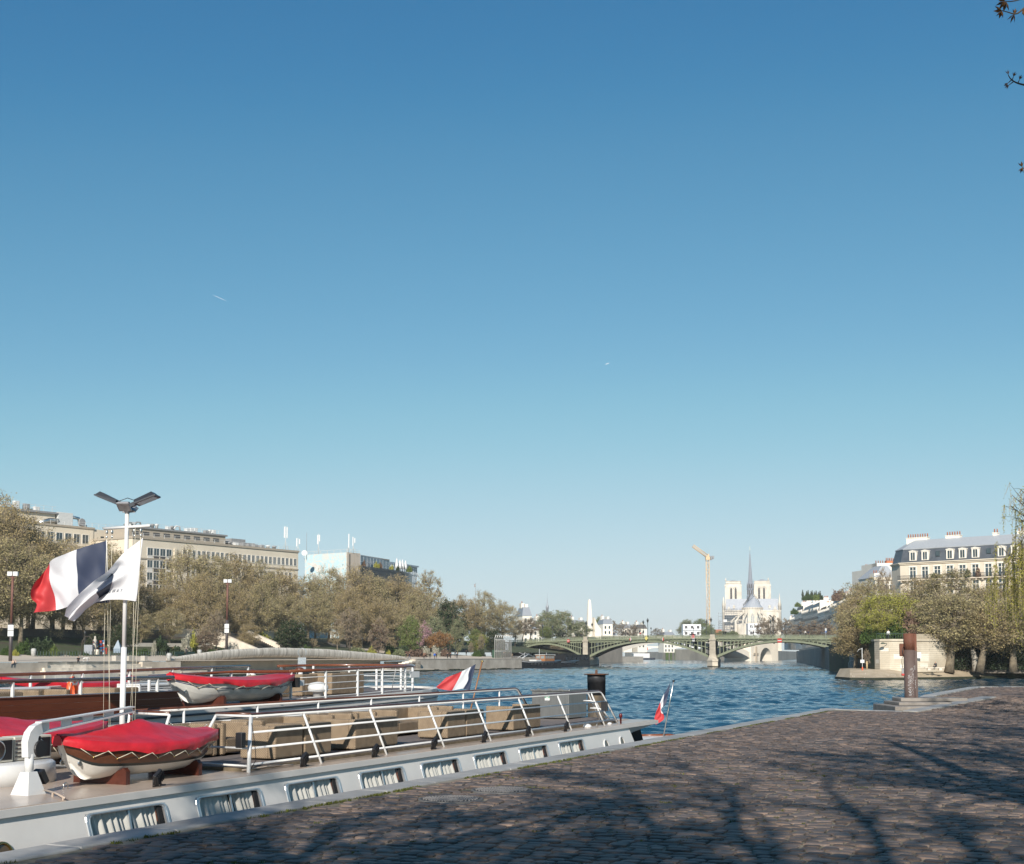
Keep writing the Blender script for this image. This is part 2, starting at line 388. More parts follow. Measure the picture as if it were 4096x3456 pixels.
for k in range(46):
 c = Q(rnd.uniform(14, 34), rnd.uniform(5, 13)); ln = rnd.uniform(.1, .5)
 for q in range(8): sp.append((c.x + rnd.gauss(0, ln), c.y + rnd.gauss(0, ln * .5), ZQ - .012))
tag(blades("moss", sp, 9000, .035, MOSS, .03), "green moss growing in the joints along the coping", "moss", kind="stuff")
# raised landing with steps at the mooring pile
LAND = mat("landing_stone", (.23, .205, .18), .75, var=.35, scale=1.2, bump=.25, bscale=8)
t = thing("landing_steps", "weathered stone landing block with steps at the foot of the rusty pile", "steps", (18.8, 65.3, ZQ))
for nm, x0, x1, y0, z0, z1 in (("lower_step", 18.8, 20.9, 65.3, -3.4, .17), ("middle_step", 19.35, 22.0, 66.5, .17, .33), ("top_slab", 19.8, 23.2, 67.7, .33, .5)):
 b = MB(); b.box(x0 - 18.8, x1 - 18.8, y0 - 65.3, 69.3 - 65.3, z0, z1, 0, None, .03); b.build(nm, LAND, t)
# ============================================================ far (left) bank ground
SANDY = mat("pale_paving", "#c4b5a2", .9, var=.12, scale=.15, bump=.1, bscale=3)
GRASS = mat("grass_ground", (.045, .075, .018), .95, scale=.25, col2=(.06, .05, .03), bump=.6, bscale=4)
BANKW = mat("bank_wall_stone", "#cdc2b2", .9, scale=.25, col2="#a89c8c", bump=.5, bscale=2.5)
ALGAE = mat("algae", (.035, .04, .018), .8, scale=.8, bump=.5, bscale=4, col2=(.015, .018, .01))
def prof(L, s):
 k = min(1, max(0, (s - 300) / 60))                     # towards the bridge the garden lies flatter
 a = np.interp(L, [169, 187, 197, 208, 214, 216, 420], [3.1, 4.1, 5.0, 7.0, 8.0, 9.6, 9.8])
 b = np.interp(L, [169, 185, 200, 222, 236, 420], [3.1, 3.8, 4.8, 7.0, 9.7, 9.9])
 return float(a * (1 - k) + b * k)
def sheet(name, s0, s1, L0, L1, m, ds=8, dl=3, dz=0, zf=prof):
 S = np.arange(s0, s1 + ds, ds); Ls = np.arange(L0, L1 + dl * .5, dl); b = MB(); n = len(Ls)
 vs = [Q(s, l, zf(l, s) + dz) for s in S for l in Ls]
 b.add(vs, [[j * n + i, (j + 1) * n + i, (j + 1) * n + i + 1, j * n + i + 1] for j in range(len(S) - 1) for i in range(n - 1)])
 return struct(b.build(name, m, None, True))
sheet("garden_ground", 60, 366, 168.9, 300, GRASS); sheet("garden_ground", 366, 506, 203, 300, GRASS); sheet("garden_ground", 506, 660, 240, 300, GRASS)
sheet("promenade", 60, 366, 168.95, 189, SANDY, dl=2, dz=.02)
def pathz(l, s): return prof(l, s) + .05
sheet("garden_path", 332, 344, 189, 224, SANDY, ds=4, dl=2.5, zf=pathz)
# lower quay by the ramp
b = MB(); b.add([Q(188, 163.5, .75), Q(302, 163.5, .75), Q(302, 170.5, .75), Q(188, 170.5, .75), Q(188, 163.5, -2), Q(302, 163.5, -2)], [[0, 1, 2, 3], [4, 5, 1, 0]])
struct(b.build("lower_quay", mat("lower_quay_stone", "#cfc2ae", .9, var=.25, scale=.3, bump=.3, bscale=3)))
def qbox(b, s0, s1, L0, L1, z0, z1, mi=0, bev=0): b.box(s0, s1, L0, L1, z0, z1, mi, Matrix.Rotation(QA, 4, 'Z'), bev)
b = MB(); qbox(b, 188, 302, 163.3, 163.5, -2, .45); tag(b.build("algae_band", ALGAE), "dark algae band along the waterline of the lower quay", "algae", kind="stuff")
# quay walls: left stretch with broad tiers, right stretch to the barges
sA, sB = 172.0, 196.0
b = MB(); qbox(b, 60, sA, 168.2, 169.2, -2, 3.0); qbox(b, sB, 207, 168.2, 169.2, -2, 3.0)
qbox(b, 60, 214, 167.2, 168.2, -2, 1.2)
o = b.build("river_wall", BANKW); tag(o, "rough grey stone river wall with broad tiers, below the left lamp post", "river wall")
t = thing("seating_steps", "pale stone seating tiers stepping down to the river, with people sitting", "steps", Q(sA, 168.2, 0), QA)
for i, (l0, z1) in enumerate(((166.9, 1.55), (167.75, 2.05), (168.55, 2.55), (169.2, 3.06))):
 b = MB(); x = sA + (i * -.9 if i < 3 else 0)
 x = sA - (3 - i) * .6
 while x < sB + i * 1.2:
  l = rnd.uniform(.9, 1.9); b.box(x - sA, x - sA + l - .02, l0 - 168.2, l0 - 168.2 + 1.2, -1 if i == 0 else z1 - .7, z1 + rnd.uniform(-.02, .02)); x += l
 b.build("tier", mat("tier_stone", "#d6ccbc", .9, var=.25, scale=.4, bump=.3, bscale=3, island=.2), t)
t = thing("river_wall", "long pale grey river wall with hanging stains between the ramp and the barges", "river wall", Q(300, 169, 0), QA)
b = MB(); b.box(-1, 66, -1, .1, -2, 3.08, 0); b.box(65, 66, .1, 36, -2, 3.08, 0); b.box(66, 206, 33.6, 34.6, -2, 3.4); b.build("wall", BANKW, t)
b = MB(); b.box(0, 66.1, -1.06, .3, 3.08, 3.24, 0); b.build("coping", mat("wall_coping", "#b3a898", .9, var=.2), t)
b = MB()
for k in range(60):
 x = 0 + 65 * k / 60; b.box(x, x + 1.6, -1.25 - rnd.random() * .25, -1.0, -1, .15 + rnd.random() * .35)
b.build("algae", ALGAE, t)
# stairs up to the ramp from the wall
b = MB()
for k in range(9): qbox(b, 284 + k * 1.8, 301, 167.0, 169.0, .7, .98 + .25 * k)
tag(b.build("quay_stairs", mat("tier_stone", "#b5ab9c")), "pale stone stairs rising from the lower quay at the end of the ramp wall", "stairs")
# the curved ramp wall: a concrete parapet band arching over a recessed wall
RL = 171.0
top = [(681, 2631), (768, 2618), (902, 2599), (1100, 2590), (1301, 2596), (1401, 2604), (1518, 2614), (1602, 2623), (1622, 2630)]
bot = [(681, 2645), (785, 2653), (869, 2641), (1036, 2628), (1100, 2627), (1267, 2631), (1435, 2641), (1515, 2646), (1622, 2640)]
def ip(tab, u): return float(np.interp(u, [p[0] for p in tab], [p[1] for p in tab]))
t = thing("ramp_wall", "long curved concrete ramp wall with bulging stained parapet", "wall", Q(240, RL, 0), QA)
b = MB(); rings = []; b2 = MB()
us = list(range(681, 1623, 16)) + [1622]
for u in us:
 pt = atL(u, ip(top, u), RL); pb = atL(u, ip(bot, u), RL); s_, _ = sL(pt); x = s_ - 240; zt, zb = pt.z, min(pb.z, pt.z - .4)
 h = zt - zb; jg = .02 if (u // 16) % 3 == 0 else 0
 rings.append([Vector((x, .5, zt)), Vector((x, .12 + jg, zt)), Vector((x, -.12 + jg, zt - .12 * h)), Vector((x, -.2 + jg, zt - .35 * h)), Vector((x, -.12 + jg, zt - .7 * h)), Vector((x, .2 + jg, zb + .05 * h)), Vector((x, .5, zb)), Vector((x, 1.2, zb))])
b.loft(rings, 0, False, False, True)
PARA = mat("stained_concrete", "#ddd6ca", .9, scale=1.0, col2="#aaa295", bump=.25, bscale=8, stretch=(1.4, 1, .25))
b.build("parapet", PARA, t)
for k in range(1, len(us) - 1, 2):
 r = rings[k]; x = r[0].x; bj = [Vector((x + e, p.y - .012, p.z + .004)) for e in (-.05, .05) for p in r[:7]]
 b2.loft([bj[:7], bj[7:]], 0, False, False)
b2.build("joints", mat("dark_joint", (.12, .11, .10), .95), t)  # thin strips over the parapet joints, one dark grey
b = MB(); x0, x1 = rings[0][0].x, rings[-1][0].x
b.box(x0 + 14, x0 + 60, 1.2, 1.8, .5, 4.2, 0); b.box(x0 + 60, x1 - 9, 2.2, 2.8, .5, 4.1, 1); b.box(x0 + 60, x0 + 60.3, 1.2, 2.8, .5, 4.2, 0)
b.box(x0, x0 + 15, .5, 1.0, .5, 3.6, 0); b.box(x1 - 9.2, x1, .5, 1.0, .5, 2.6, 0)
b.build("wall", [mat("recess_concrete", "#d2c5b2", .9, var=.12, scale=.4), mat("pale_render", "#e6d8c2", .9, var=.1, scale=.3)], t)
# grand stair behind the ramp
t = thing("garden_stairs", "wide dark mossy stone stairs between pale side walls, above the ramp", "stairs", Q(240, 190, 3.4), QA)
sa, _ = sL(atL(935, 2520, 200)); sb, _ = sL(atL(1130, 2560, 196))
b = MB()
for k in range(26): b.box(sa - 240 + .05 * k, sb - 240 - 2 - .35 * (25 - k) * 0, 0 + k * .62, 18.5, -1, .1 + k * .25)
b.build("steps", mat("mossy_step", "#6f665c", .95, scale=1.5, col2="#4c463e", bump=.3, bscale=5, stretch=(1, 4, 4)), t)
PALEW = mat("pale_stone", "#d6cbbb", .85, var=.15, scale=.5)
for sx, e in ((sa - 240 - .8, 0), (sb - 240 - 1.6, 0)):
 b = MB(); prof2 = [(-1, -1), (-1, 1.2), (17, 7.5), (19, 7.5), (19, -1)]
 ra = [Vector((sx, y, z)) for y, z in prof2]; rb = [Vector((sx + 1, y, z)) for y, z in prof2]
 b.loft([ra, rb]); b.build("side_wall", PALEW, t)
b = MB(); b.box(sa - 240 - 12, sb - 240 + 14, 18.6, 19.4, 5.2, 7.2); b.build("top_wall", PALEW, t)
b = MB(); b.ball((sa - 240 - .4, -1.6, 1.2), .9, .9, 1.0); b.box(sa - 240 - 1.4, sa - 240 + .6, -2.6, -.6, -.6, .6); b.build("newel", PALEW, t)
# ============================================================ boats
def _mv(s, x, y, z):
 s.v = [(p[0] + x, p[1] + y, p[2] + z) for p in s.v]; return s
MB.mv = _mv
def panemat():
 m = bpy.data.materials.new("window_pane"); m.use_nodes = True; t = m.node_tree; t.nodes.remove(t.nodes["Principled BSDF"]); N = t.nodes.new
 tr = N("ShaderNodeBsdfTransparent"); tr.inputs[0].default_value = (.93, .94, .94, 1); gl = N("ShaderNodeBsdfGlossy"); gl.inputs["Roughness"].default_value = .02
 fr = N("ShaderNodeLayerWeight"); fr.inputs[0].default_value = .5; pw = N("ShaderNodeMath"); pw.operation = 'POWER'; pw.inputs[1].default_value = 4; ma = N("ShaderNodeMath"); ma.operation = 'MULTIPLY_ADD'; ma.inputs[1].default_value = .45; ma.inputs[2].default_value = .04; mx = N("ShaderNodeMixShader")
 t.links.new(fr.outputs["Facing"], pw.inputs[0]); t.links.new(pw.outputs[0], ma.inputs[0]); t.links.new(ma.outputs[0], mx.inputs[0]); t.links.new(tr.outputs[0], mx.inputs[1]); t.links.new(gl.outputs[0], mx.inputs[2]); t.links.new(mx.outputs[0], t.nodes["Material Output"].inputs[0])
 return m
PANE = panemat()
CURT = mat("curtain_cloth", (.60, .575, .53), .85, var=.08)
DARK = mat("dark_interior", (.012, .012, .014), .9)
ALU = mat("aluminium_frame", (.62, .63, .64), .3, .7, var=.08)
BRASS = mat("brass", (.55, .40, .16), .25, 1., var=.15)
TEAK = mat("weathered_decking", (.16, .135, .125), .7, var=.35, scale=3, stretch=(14, 1, 1), bump=.2, bscale=12)
def wicker_mat():
 m = bpy.data.materials.new("wicker"); m.use_nodes = True; t = m.node_tree; b = t.nodes["Principled BSDF"]; N = t.nodes.new; Lk = t.links.new
 b.inputs["Roughness"].default_value = .7
 tc = N("ShaderNodeTexCoord"); sx = N("ShaderNodeSeparateXYZ"); Lk(tc.outputs["Object"], sx.inputs[0])
 ad = N("ShaderNodeMath"); ad.operation = 'ADD'; Lk(sx.outputs[0], ad.inputs[0]); Lk(sx.outputs[1], ad.inputs[1])
 def wav(src, f):
  a = N("ShaderNodeMath"); a.operation = 'MULTIPLY'; a.inputs[1].default_value = f; Lk(src, a.inputs[0])
  c = N("ShaderNodeMath"); c.operation = 'SINE'; Lk(a.outputs[0], c.inputs[0]); return c.outputs[0]
 p = N("ShaderNodeMath"); p.operation = 'MULTIPLY'; Lk(wav(ad.outputs[0], 6.283 / .05), p.inputs[0]); Lk(wav(sx.outputs[2], 6.283 / .034), p.inputs[1])
 no = N("ShaderNodeTexNoise"); no.inputs["Scale"].default_value = 6; Lk(tc.outputs["Object"], no.inputs["Vector"])
 ad2 = N("ShaderNodeMath"); ad2.operation = 'MULTIPLY_ADD'; ad2.inputs[1].default_value = .9; Lk(no.outputs[0], ad2.inputs[0]); Lk(p.outputs[0], ad2.inputs[2])
 rp = N("ShaderNodeValToRGB"); rp.color_ramp.elements[0].position = 0.05; rp.color_ramp.elements[1].position = 1.
 rp.color_ramp.elements[0].color = (.10, .066, .038, 1); rp.color_ramp.elements[1].color = (.44, .335, .225, 1); Lk(ad2.outputs[0], rp.inputs[0]); Lk(rp.outputs[0], b.inputs["Base Color"])
 bp = N("ShaderNodeBump"); bp.inputs["Strength"].default_value = .6; bp.inputs["Distance"].default_value = .012; Lk(p.outputs[0], bp.inputs["Height"]); Lk(bp.outputs[0], b.inputs["Normal"])
 return m
WICK = wicker_mat()
# ------------------------------------------------------------ the white barge beside the quay
S0, L0 = 30.0, 17.0
barge = thing("river_barge", "long white hotel barge with beige roof deck, curtained windows and mast, nearest the quay", "barge", Q(S0, L0), QA)
def nb(mb, name, m, smooth=None, parent=None): return mb.mv(-S0, -L0, 0).build(name, m, parent or barge, smooth)
HL = 15.02
WS = [16.2 + 2.7 * i for i in range(8)]; WW = 1.9; ZT, ZB, RK = 1.80, .92, .06   # windows: raked openings
b = MB()
def hq(x0a, x1a, za, x0b, x1b, zb, L=HL): b.add([(x0a, L, za), (x1a, L, za), (x1b, L, zb), (x0b, L, zb)], [[0, 1, 2, 3]])
hq(4, 41.1, 1.93, 4, 41.1, ZT); hq(4, 41.5, ZB, 4, 41.9, -.8)
xs = 4.0; xb = 4.0
for k in WS:
 hq(xs, k, ZT, xb, k + RK, ZB); xs = k + WW; xb = k + WW + RK
hq(xs, 41.15, ZT, xb, 41.5, ZB)
b.add([(4, HL, 1.93), (4, 19.2, 1.93), (4, 19.2, -.8), (4, HL, -.8), (4, 19.2, 1.93), (41.1, 19.2, 1.93), (41.9, 19.2, -.8)], [[0, 1, 2, 3], [4, 5, 6, 2]])
b.add([(41.1, HL, 1.93), (41.1, 19.2, 1.93), (41.9, 19.2, -.8), (41.9, HL, -.8)], [[0, 1, 2, 3]])
nb(b, "hull", HULLW)
b = MB()   # afterdeck hull running on behind the cabin
rings = []
for s_, hb, zt in ((41.4, 2.05, .95), (46, 2.05, .95), (48.5, 1.75, 1.0), (50.2, 1.2, 1.05), (51, .35, 1.08)):
 c = 17.15; rings.append([Vector((s_, c - hb, zt)), Vector((s_, c + hb, zt)), Vector((s_ - .3, c + hb * .8, -.8)), Vector((s_ - .3, c - hb * .8, -.8))])
b.loft(rings); nb(b, "stern_hull", HULLW)
b = MB(); b.tube([(41.7, 15.08, .98), (46, 15.08, .98), (48.5, 15.38, 1.03), (50.2, 15.93, 1.08), (51, 16.9, 1.1), (50.2, 18.3, 1.08), (46, 19.2, .98)], .06, 6); nb(b, "rubbing_strake", VARN)
b = MB(); b.box(4, 43.9, 14.95, 19.35, 1.93, 2.045, 0); b.box(4, 20.6, 19.35, 20.6, 1.93, 2.044, 0)
b.add([(41.1, 15.0, 1.93), (43.6, 15.0, 1.925), (41.1, 19.2, 1.93), (43.6, 19.2, 1.925), (41.2, 15.06, 1.72), (41.2, 19.2, 1.72)], [[0, 1, 4], [2, 3, 5], [1, 3, 5, 4]])
nb(b, "roof", HULLW)
b = MB(); b.box(4, 43.86, 15.0, 19.3, 2.045, 2.06); b.box(4, 20.55, 19.3, 20.55, 2.0445, 2.0595); nb(b, "roof_deck", DECKG)
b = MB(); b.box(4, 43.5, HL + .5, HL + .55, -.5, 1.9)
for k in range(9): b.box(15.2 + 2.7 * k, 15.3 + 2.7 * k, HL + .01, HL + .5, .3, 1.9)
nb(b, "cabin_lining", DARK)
for k in WS:
 def sx(t, z): return k + t + RK * (ZT - z) / (ZT - ZB)
 loop = []
 for (tx, tz, sgx, sgz) in ((0, ZT, 1, -1), (WW, ZT, -1, -1), (WW, ZB, -1, 1), (0, ZB, 1, 1)): loop.append((tx, tz))
 r = .12; pts = []
 for i, (tx, tz) in enumerate(loop):
  px, pz = loop[i - 1]; nx, nz = loop[(i + 1) % 4]
  for q in range(4):
   a = q / 3; w0, w1, w2 = (1 - a) ** 2, 2 * a * (1 - a), a * a
   d0 = r / math.hypot(px - tx, pz - tz); d1 = r / math.hypot(nx - tx, nz - tz)
   x_ = w0 * (tx + (px - tx) * d0) + w1 * tx + w2 * (tx + (nx - tx) * d1); z_ = w0 * (tz + (pz - tz) * d0) + w1 * tz + w2 * (tz + (nz - tz) * d1)
   pts.append((x_, z_))
 cx = WW / 2; cz = (ZT + ZB) / 2
 def ring(f, L): return [Vector((sx(cx + (x_ - cx) * f, cz + (z_ - cz) * f), L, cz + (z_ - cz) * f)) for x_, z_ in pts]
 b = MB(); b.loft([ring(1.03, HL - .004), ring(1.02, HL - .022), ring(.975, HL - .022), ring(.965, HL - .01), ring(.955, HL - .02), ring(.93, HL - .014), ring(.93, HL + .04)], 0, True, False, False)
 # corner gussets behind the rounded frame
 for i, (tx, tz) in enumerate(loop):
  c4 = [Vector((sx(tx, tz), HL + .002, tz))] + [Vector((sx(cx + (pts[i * 4 + q][0] - cx) * .99, cz + (pts[i * 4 + q][1] - cz) * .99), HL + .002, cz + (pts[i * 4 + q][1] - cz) * .99)) for q in range(4)]
  b.add(c4, [[0, 1, 2, 3, 4]])
 wn = nb(b, "window", ALU)
 b = MB(); b.add(ring(.94, HL + .03)[::-1], [list(range(len(pts)))]); b.mv(-S0, -L0, 0).build("pane", PANE, wn)
 b = MB()  # curtains, gathered folds
 for (c0, c1) in ((.08, .90), (.98, WW - .24)):
  n = 34; top_, bot_ = [], []
  ph = rnd.random() * 6
  for q in range(n + 1):
   t_ = c0 + (c1 - c0) * q / n; w_ = .035 * math.sin(t_ * 42 + ph + 1.5 * math.sin(t_ * 9)) + .02 * math.sin(t_ * 19)
   top_.append(Vector((k + t_ + .1, HL + .10 + w_ * .8, 1.86))); bot_.append(Vector((k + t_ + .28, HL + .10 + w_ * 1.3, .5)))
  b.loft([top_, bot_], 0, False, False, True)
 b.mv(-S0, -L0, 0).build("curtain", CURT, wn)
 b = MB(); b.add([(sx(WW - .22, ZT), HL + .1, ZT), (sx(WW - .02, ZT), HL + .1, ZT), (sx(WW - .02, ZB), HL + .1, ZB), (sx(WW - .22, ZB), HL + .1, ZB), (sx(WW - .22, ZT), HL + .05, ZT), (sx(WW - .1, ZT), HL + .05, ZT), (sx(WW - .1, ZB), HL + .05, ZB), (sx(WW - .22, ZB), HL + .05, ZB)], [[0, 1, 2, 3], [4, 5, 6, 7], [0, 4, 7, 3], [1, 5, 6, 2]])
 b.mv(-S0, -L0, 0).build("side_post", VARN, wn)
 b = MB(); b.box(k + .95 + .06, k + .99 + .06, HL + .035, HL + .06, ZB, ZT); b.mv(-S0, -L0, 0).build("mullion", ALU, wn)
for (s_, z_, r_) in ((14.45, 1.42, .15), (38.75, 1.48, .17), (40.15, 1.50, .17)):
 b = MB(); M = Matrix.Translation((s_, HL, z_)) @ Matrix.Rotation(R(90), 4, 'X')
 q = MB(); q.lathe([(r_ * 1.25, 0), (r_ * 1.22, .03), (r_ * 1.0, .035), (r_ * .95, .0), (r_ * .93, .002)], 28); b.add([M @ Vector(p) for p in q.v], q.f, 0, True)
 p = nb(b, "porthole", BRASS if s_ < 20 else WHITE)
 b = MB(); q = MB(); q.lathe([(r_ * .95, 0), (r_ * .95, .012)], 28); b.add([M @ Vector(v_) for v_ in q.v], q.f); b.mv(-S0, -L0, 0).build("glass", glass("porthole_glass", (.10, .06, .02), .1), p)
b = MB(); y = 21.15
while y < 43.0:
 e = 15.6 if y < 41.4 else 16.5
 b.box(y, y + .135, e, 18.75, 2.062, 2.135 + rnd.uniform(-.002, .002)); y += .142
nb(b, "decking", TEAK)
b = MB(); b.box(21.1, 41.4, 15.56, 15.6, 2.061, 2.125); b.box(21.06, 21.14, 15.56, 18.8, 2.061, 2.13); nb(b, "decking_edge", mat("old_timber", (.14, .11, .07), .8, var=.4, scale=5))
def tumble(o):
 for v_ in o.data.vertices:
  if v_.co.y < HL - L0 + .62: v_.co.y -= .27 * max(0, 1.93 - v_.co.z)
for o in barge.children:
 if o.name.split('.')[0] in ('hull', 'window', 'porthole', 'cabin_lining'):
  tumble(o)
  for c in o.children: tumble(c)
# guard rails: near side raked, far side upright
HRAIL = mat("varnished_rail", (.10, .035, .018), .28, var=.3, scale=3, coat=.3)
PB = [20.85, 23.35, 26.0, 28.75, 31.35, 34.05, 36.85, 39.6]; RLn = 15.28; RKp = .85
gr = MB()
gr.tube([(21.5, RLn, 3.1), (40.3, RLn, 3.1), (40.46, RLn, 3.07), (40.53, RLn, 3.0), (40.8, RLn, 2.06)], .03, 8)
for i, s_ in enumerate(PB): gr.tube([(s_, RLn, 2.06), (s_ + (.68 if i == 0 else 0), RLn, 3.09)], .028 if i else .036, 8)
for z_ in (2.79, 2.50, 2.21):
 e = 40.8 - .27 * (z_ - 2.06) / .94
 gr.tube([(20.87 + .66 * (z_ - 2.06), RLn, z_), (e, RLn, z_)], .021, 8)
def lean(m_):                                                           # the near railing leans inboard
 m_.v = [(p[0], p[1] + .45 * (p[2] - 2.06), p[2]) for p in m_.v]; return m_
near_rail = nb(lean(gr), "guard_rail", WHITE)
b = MB(); b.box(21.5, 40.3, RLn - .045, RLn + .045, 3.128, 3.158, bev=.008); b.tube([(40.3, RLn, 3.143), (40.48, RLn, 3.115), (40.57, RLn, 3.03), (40.85, RLn, 2.12)], .018, 6); lean(b).mv(-S0, -L0, 0).build("handrail", HRAIL, near_rail)
gr = MB(); RLf = 18.9
gr.tube([(21.7, RLf, 3.1), (40.6, RLf, 3.14), (40.8, RLf, 3.1), (40.95, RLf, 3.0), (42.2, RLf, 2.06)], .03, 8)
for s_ in (23.4, 26.1, 28.7, 31.3, 34.0, 36.8, 39.4): gr.tube([(s_, RLf, 2.06), (s_, RLf, 3.1)], .028, 8)
for z_ in (2.79, 2.50, 2.21): gr.tube([(21.7, RLf, z_), (42.2 - (z_ - 2.06) * 1.3, RLf, z_)], .021, 8)
# front cross rail with a gate gap
gr.tube([(21.6, 18.85, 3.1), (21.35, 17.6, 3.1)], .03, 8); gr.tube([(21.75, 19.1, 2.06), (21.55, 18.8, 3.1)], .028, 8); gr.tube([(21.2, 17.85, 2.06), (21.35, 17.6, 3.1)], .03, 8)
gr.tube([(21.55, 16.6, 3.1), (21.52, 15.75, 3.1)], .03, 8); gr.tube([(21.15, 16.95, 2.06), (21.55, 16.6, 3.1)], .03, 8)
for z_ in (2.50, 2.18, 2.78):
 f = (z_ - 2.06) / 1.04
 if z_ < 2.7: gr.tube([(21.15 + .15 * f, 16.95 - .35 * f, z_), (20.88 + .65 * f, 15.28 + .45 * f, z_)], .021, 8)
 gr.tube([(21.7 - .2 * f, 19.1 - .3 * f, z_), (21.2 + .15 * f, 17.85 - .25 * f, z_)], .021, 8)
# hoops by the stern locker
for dl, h in ((0, .98), (.22, .7), (.4, .45)):
 gr.tube([(41.95 - .6 * h, 17.0 - dl, 2.06 + h), (41.95 - .6 * h, 16.75 - dl, 2.06 + h), (42.0 - .5 * h, 16.6 - dl, 2.02 + h), (42.3, 16.5 - dl, 2.06)], .026, 8)
far_rail = nb(gr, "guard_rail", WHITE)
b = MB(); b.tube([(21.65, RLf, 3.14), (40.6, RLf, 3.18), (40.85, RLf, 3.13), (41.0, RLf, 3.03), (42.25, RLf, 2.1)], .032, 6); b.tube([(21.6, 18.85, 3.14), (21.35, 17.6, 3.14)], .03, 6); b.tube([(21.55, 16.6, 3.14), (21.52, 15.75, 3.14)], .03, 6); b.mv(-S0, -L0, 0).build("handrail", HRAIL, far_rail)
b = MB()
for z0, sag in ((2.95, .2), (2.45, .2)):
 n = 26
 for q in range(n):
  t_ = q / n; x = 21.35 - .05 * t_; L_ = 17.6 - 1.0 * t_; z_ = z0 - sag * 4 * t_ * (1 - t_); b.ball((x, L_, z_), .012, .022, .012, 6, 4)
b.mv(-S0, -L0, 0).build("gate_chain", STEEL, far_rail)
# floodlights along the roof edge
for i, s_ in enumerate((18.05, 22.45, 25.2, 27.9, 30.6, 33.3, 36.0)):
 b = MB(); M = Matrix.Translation((s_, 15.12, 2.22)) @ Matrix.Rotation(R(-35), 4, 'Y') @ Matrix.Rotation(R(20), 4, 'X')
 b.box(-.10, .10, -.045, .02, -.12, .12, 0, M, bev=.012)
 for q in range(5): b.box(-.085 + q * .04, -.07 + q * .04, -.075, -.045, -.10, .10, 0, M)
 b.tube([(s_ - .1, 15.12, 2.2), (s_ - .1, 15.12, 2.07), (s_ + .1, 15.12, 2.07), (s_ + .1, 15.12, 2.2)], .012, 6)
 b.tube([(s_ + .1, 15.14, 2.15), (s_ + .2, 15.18, 2.075), (s_ + .32, 15.2, 2.07), (s_ + .25, 15.35, 2.07)], .008, 5)
 f = nb(b, "floodlight", BLACK)
b = MB(); b.tube([(16.55, 16.3, 2.12), (16.1, 15.5, 2.12), (15.75, 14.98, 2.10)], .018, 6)
for t_ in (.1, .55, .95): b.box(16.55 - .8 * t_ - .012, 16.55 - .8 * t_ + .012, 16.3 - 1.32 * t_ - .012, 16.3 - 1.32 * t_ + .012, 2.06, 2.12)
b.tube([(20.95, 15.5, 2.1), (22.0, 15.42, 2.12), (22.35, 15.3, 2.1)], .02, 6)
nb(b, "deck_pipe", DECKG)
b = MB()
for (s_, l_) in ((17.1, 16.25), (20.4, 16.25), (38.6, 15.15)): b.tube([(s_ - .05, l_, 2.05), (s_ - .05, l_, 2.14), (s_, l_, 2.17), (s_ + .05, l_, 2.14), (s_ + .05, l_, 2.05)], .01, 6)
nb(b, "deck_eye", STEEL)
b = MB(); b.box(20.78, 20.92, 15.4, 15.55, 2.53, 2.82, bev=.015); b.box(40.1, 40.22, 15.4, 15.6, 2.5, 2.8, bev=.015); nb(b, "loudspeaker", BLACK)
b = MB(); b.tube([(20.9, 15.26, 3.0), (20.93, 15.2, 2.6), (21.0, 15.22, 2.3), (20.9, 15.3, 2.08)], .008, 5); nb(b, "cable", BLACK)
b = MB(); b.lathe([(.13, 0), (.14, .03), (.11, .08), (.04, .11)], 14, (38.3, 15.35, 2.06)); b.lathe([(.08, 0), (.085, .05), (.03, .07)], 12, (40.2, 15.35, 2.06)); nb(b, "deck_vent", WHITE)
b = MB(); b.lathe([(.03, 0), (.03, .2), (.055, .2), (.055, .3), (.03, .33)], 10, (40.9, 15.22, 2.06)); nb(b, "stern_lamp", mat("lamp_red_glass", (.12, .01, .01), .2))
b = MB(); b.box(41.8, 43.5, 15.9, 17.0, 2.06, 2.09); nb(b, "hatch", DECKG)
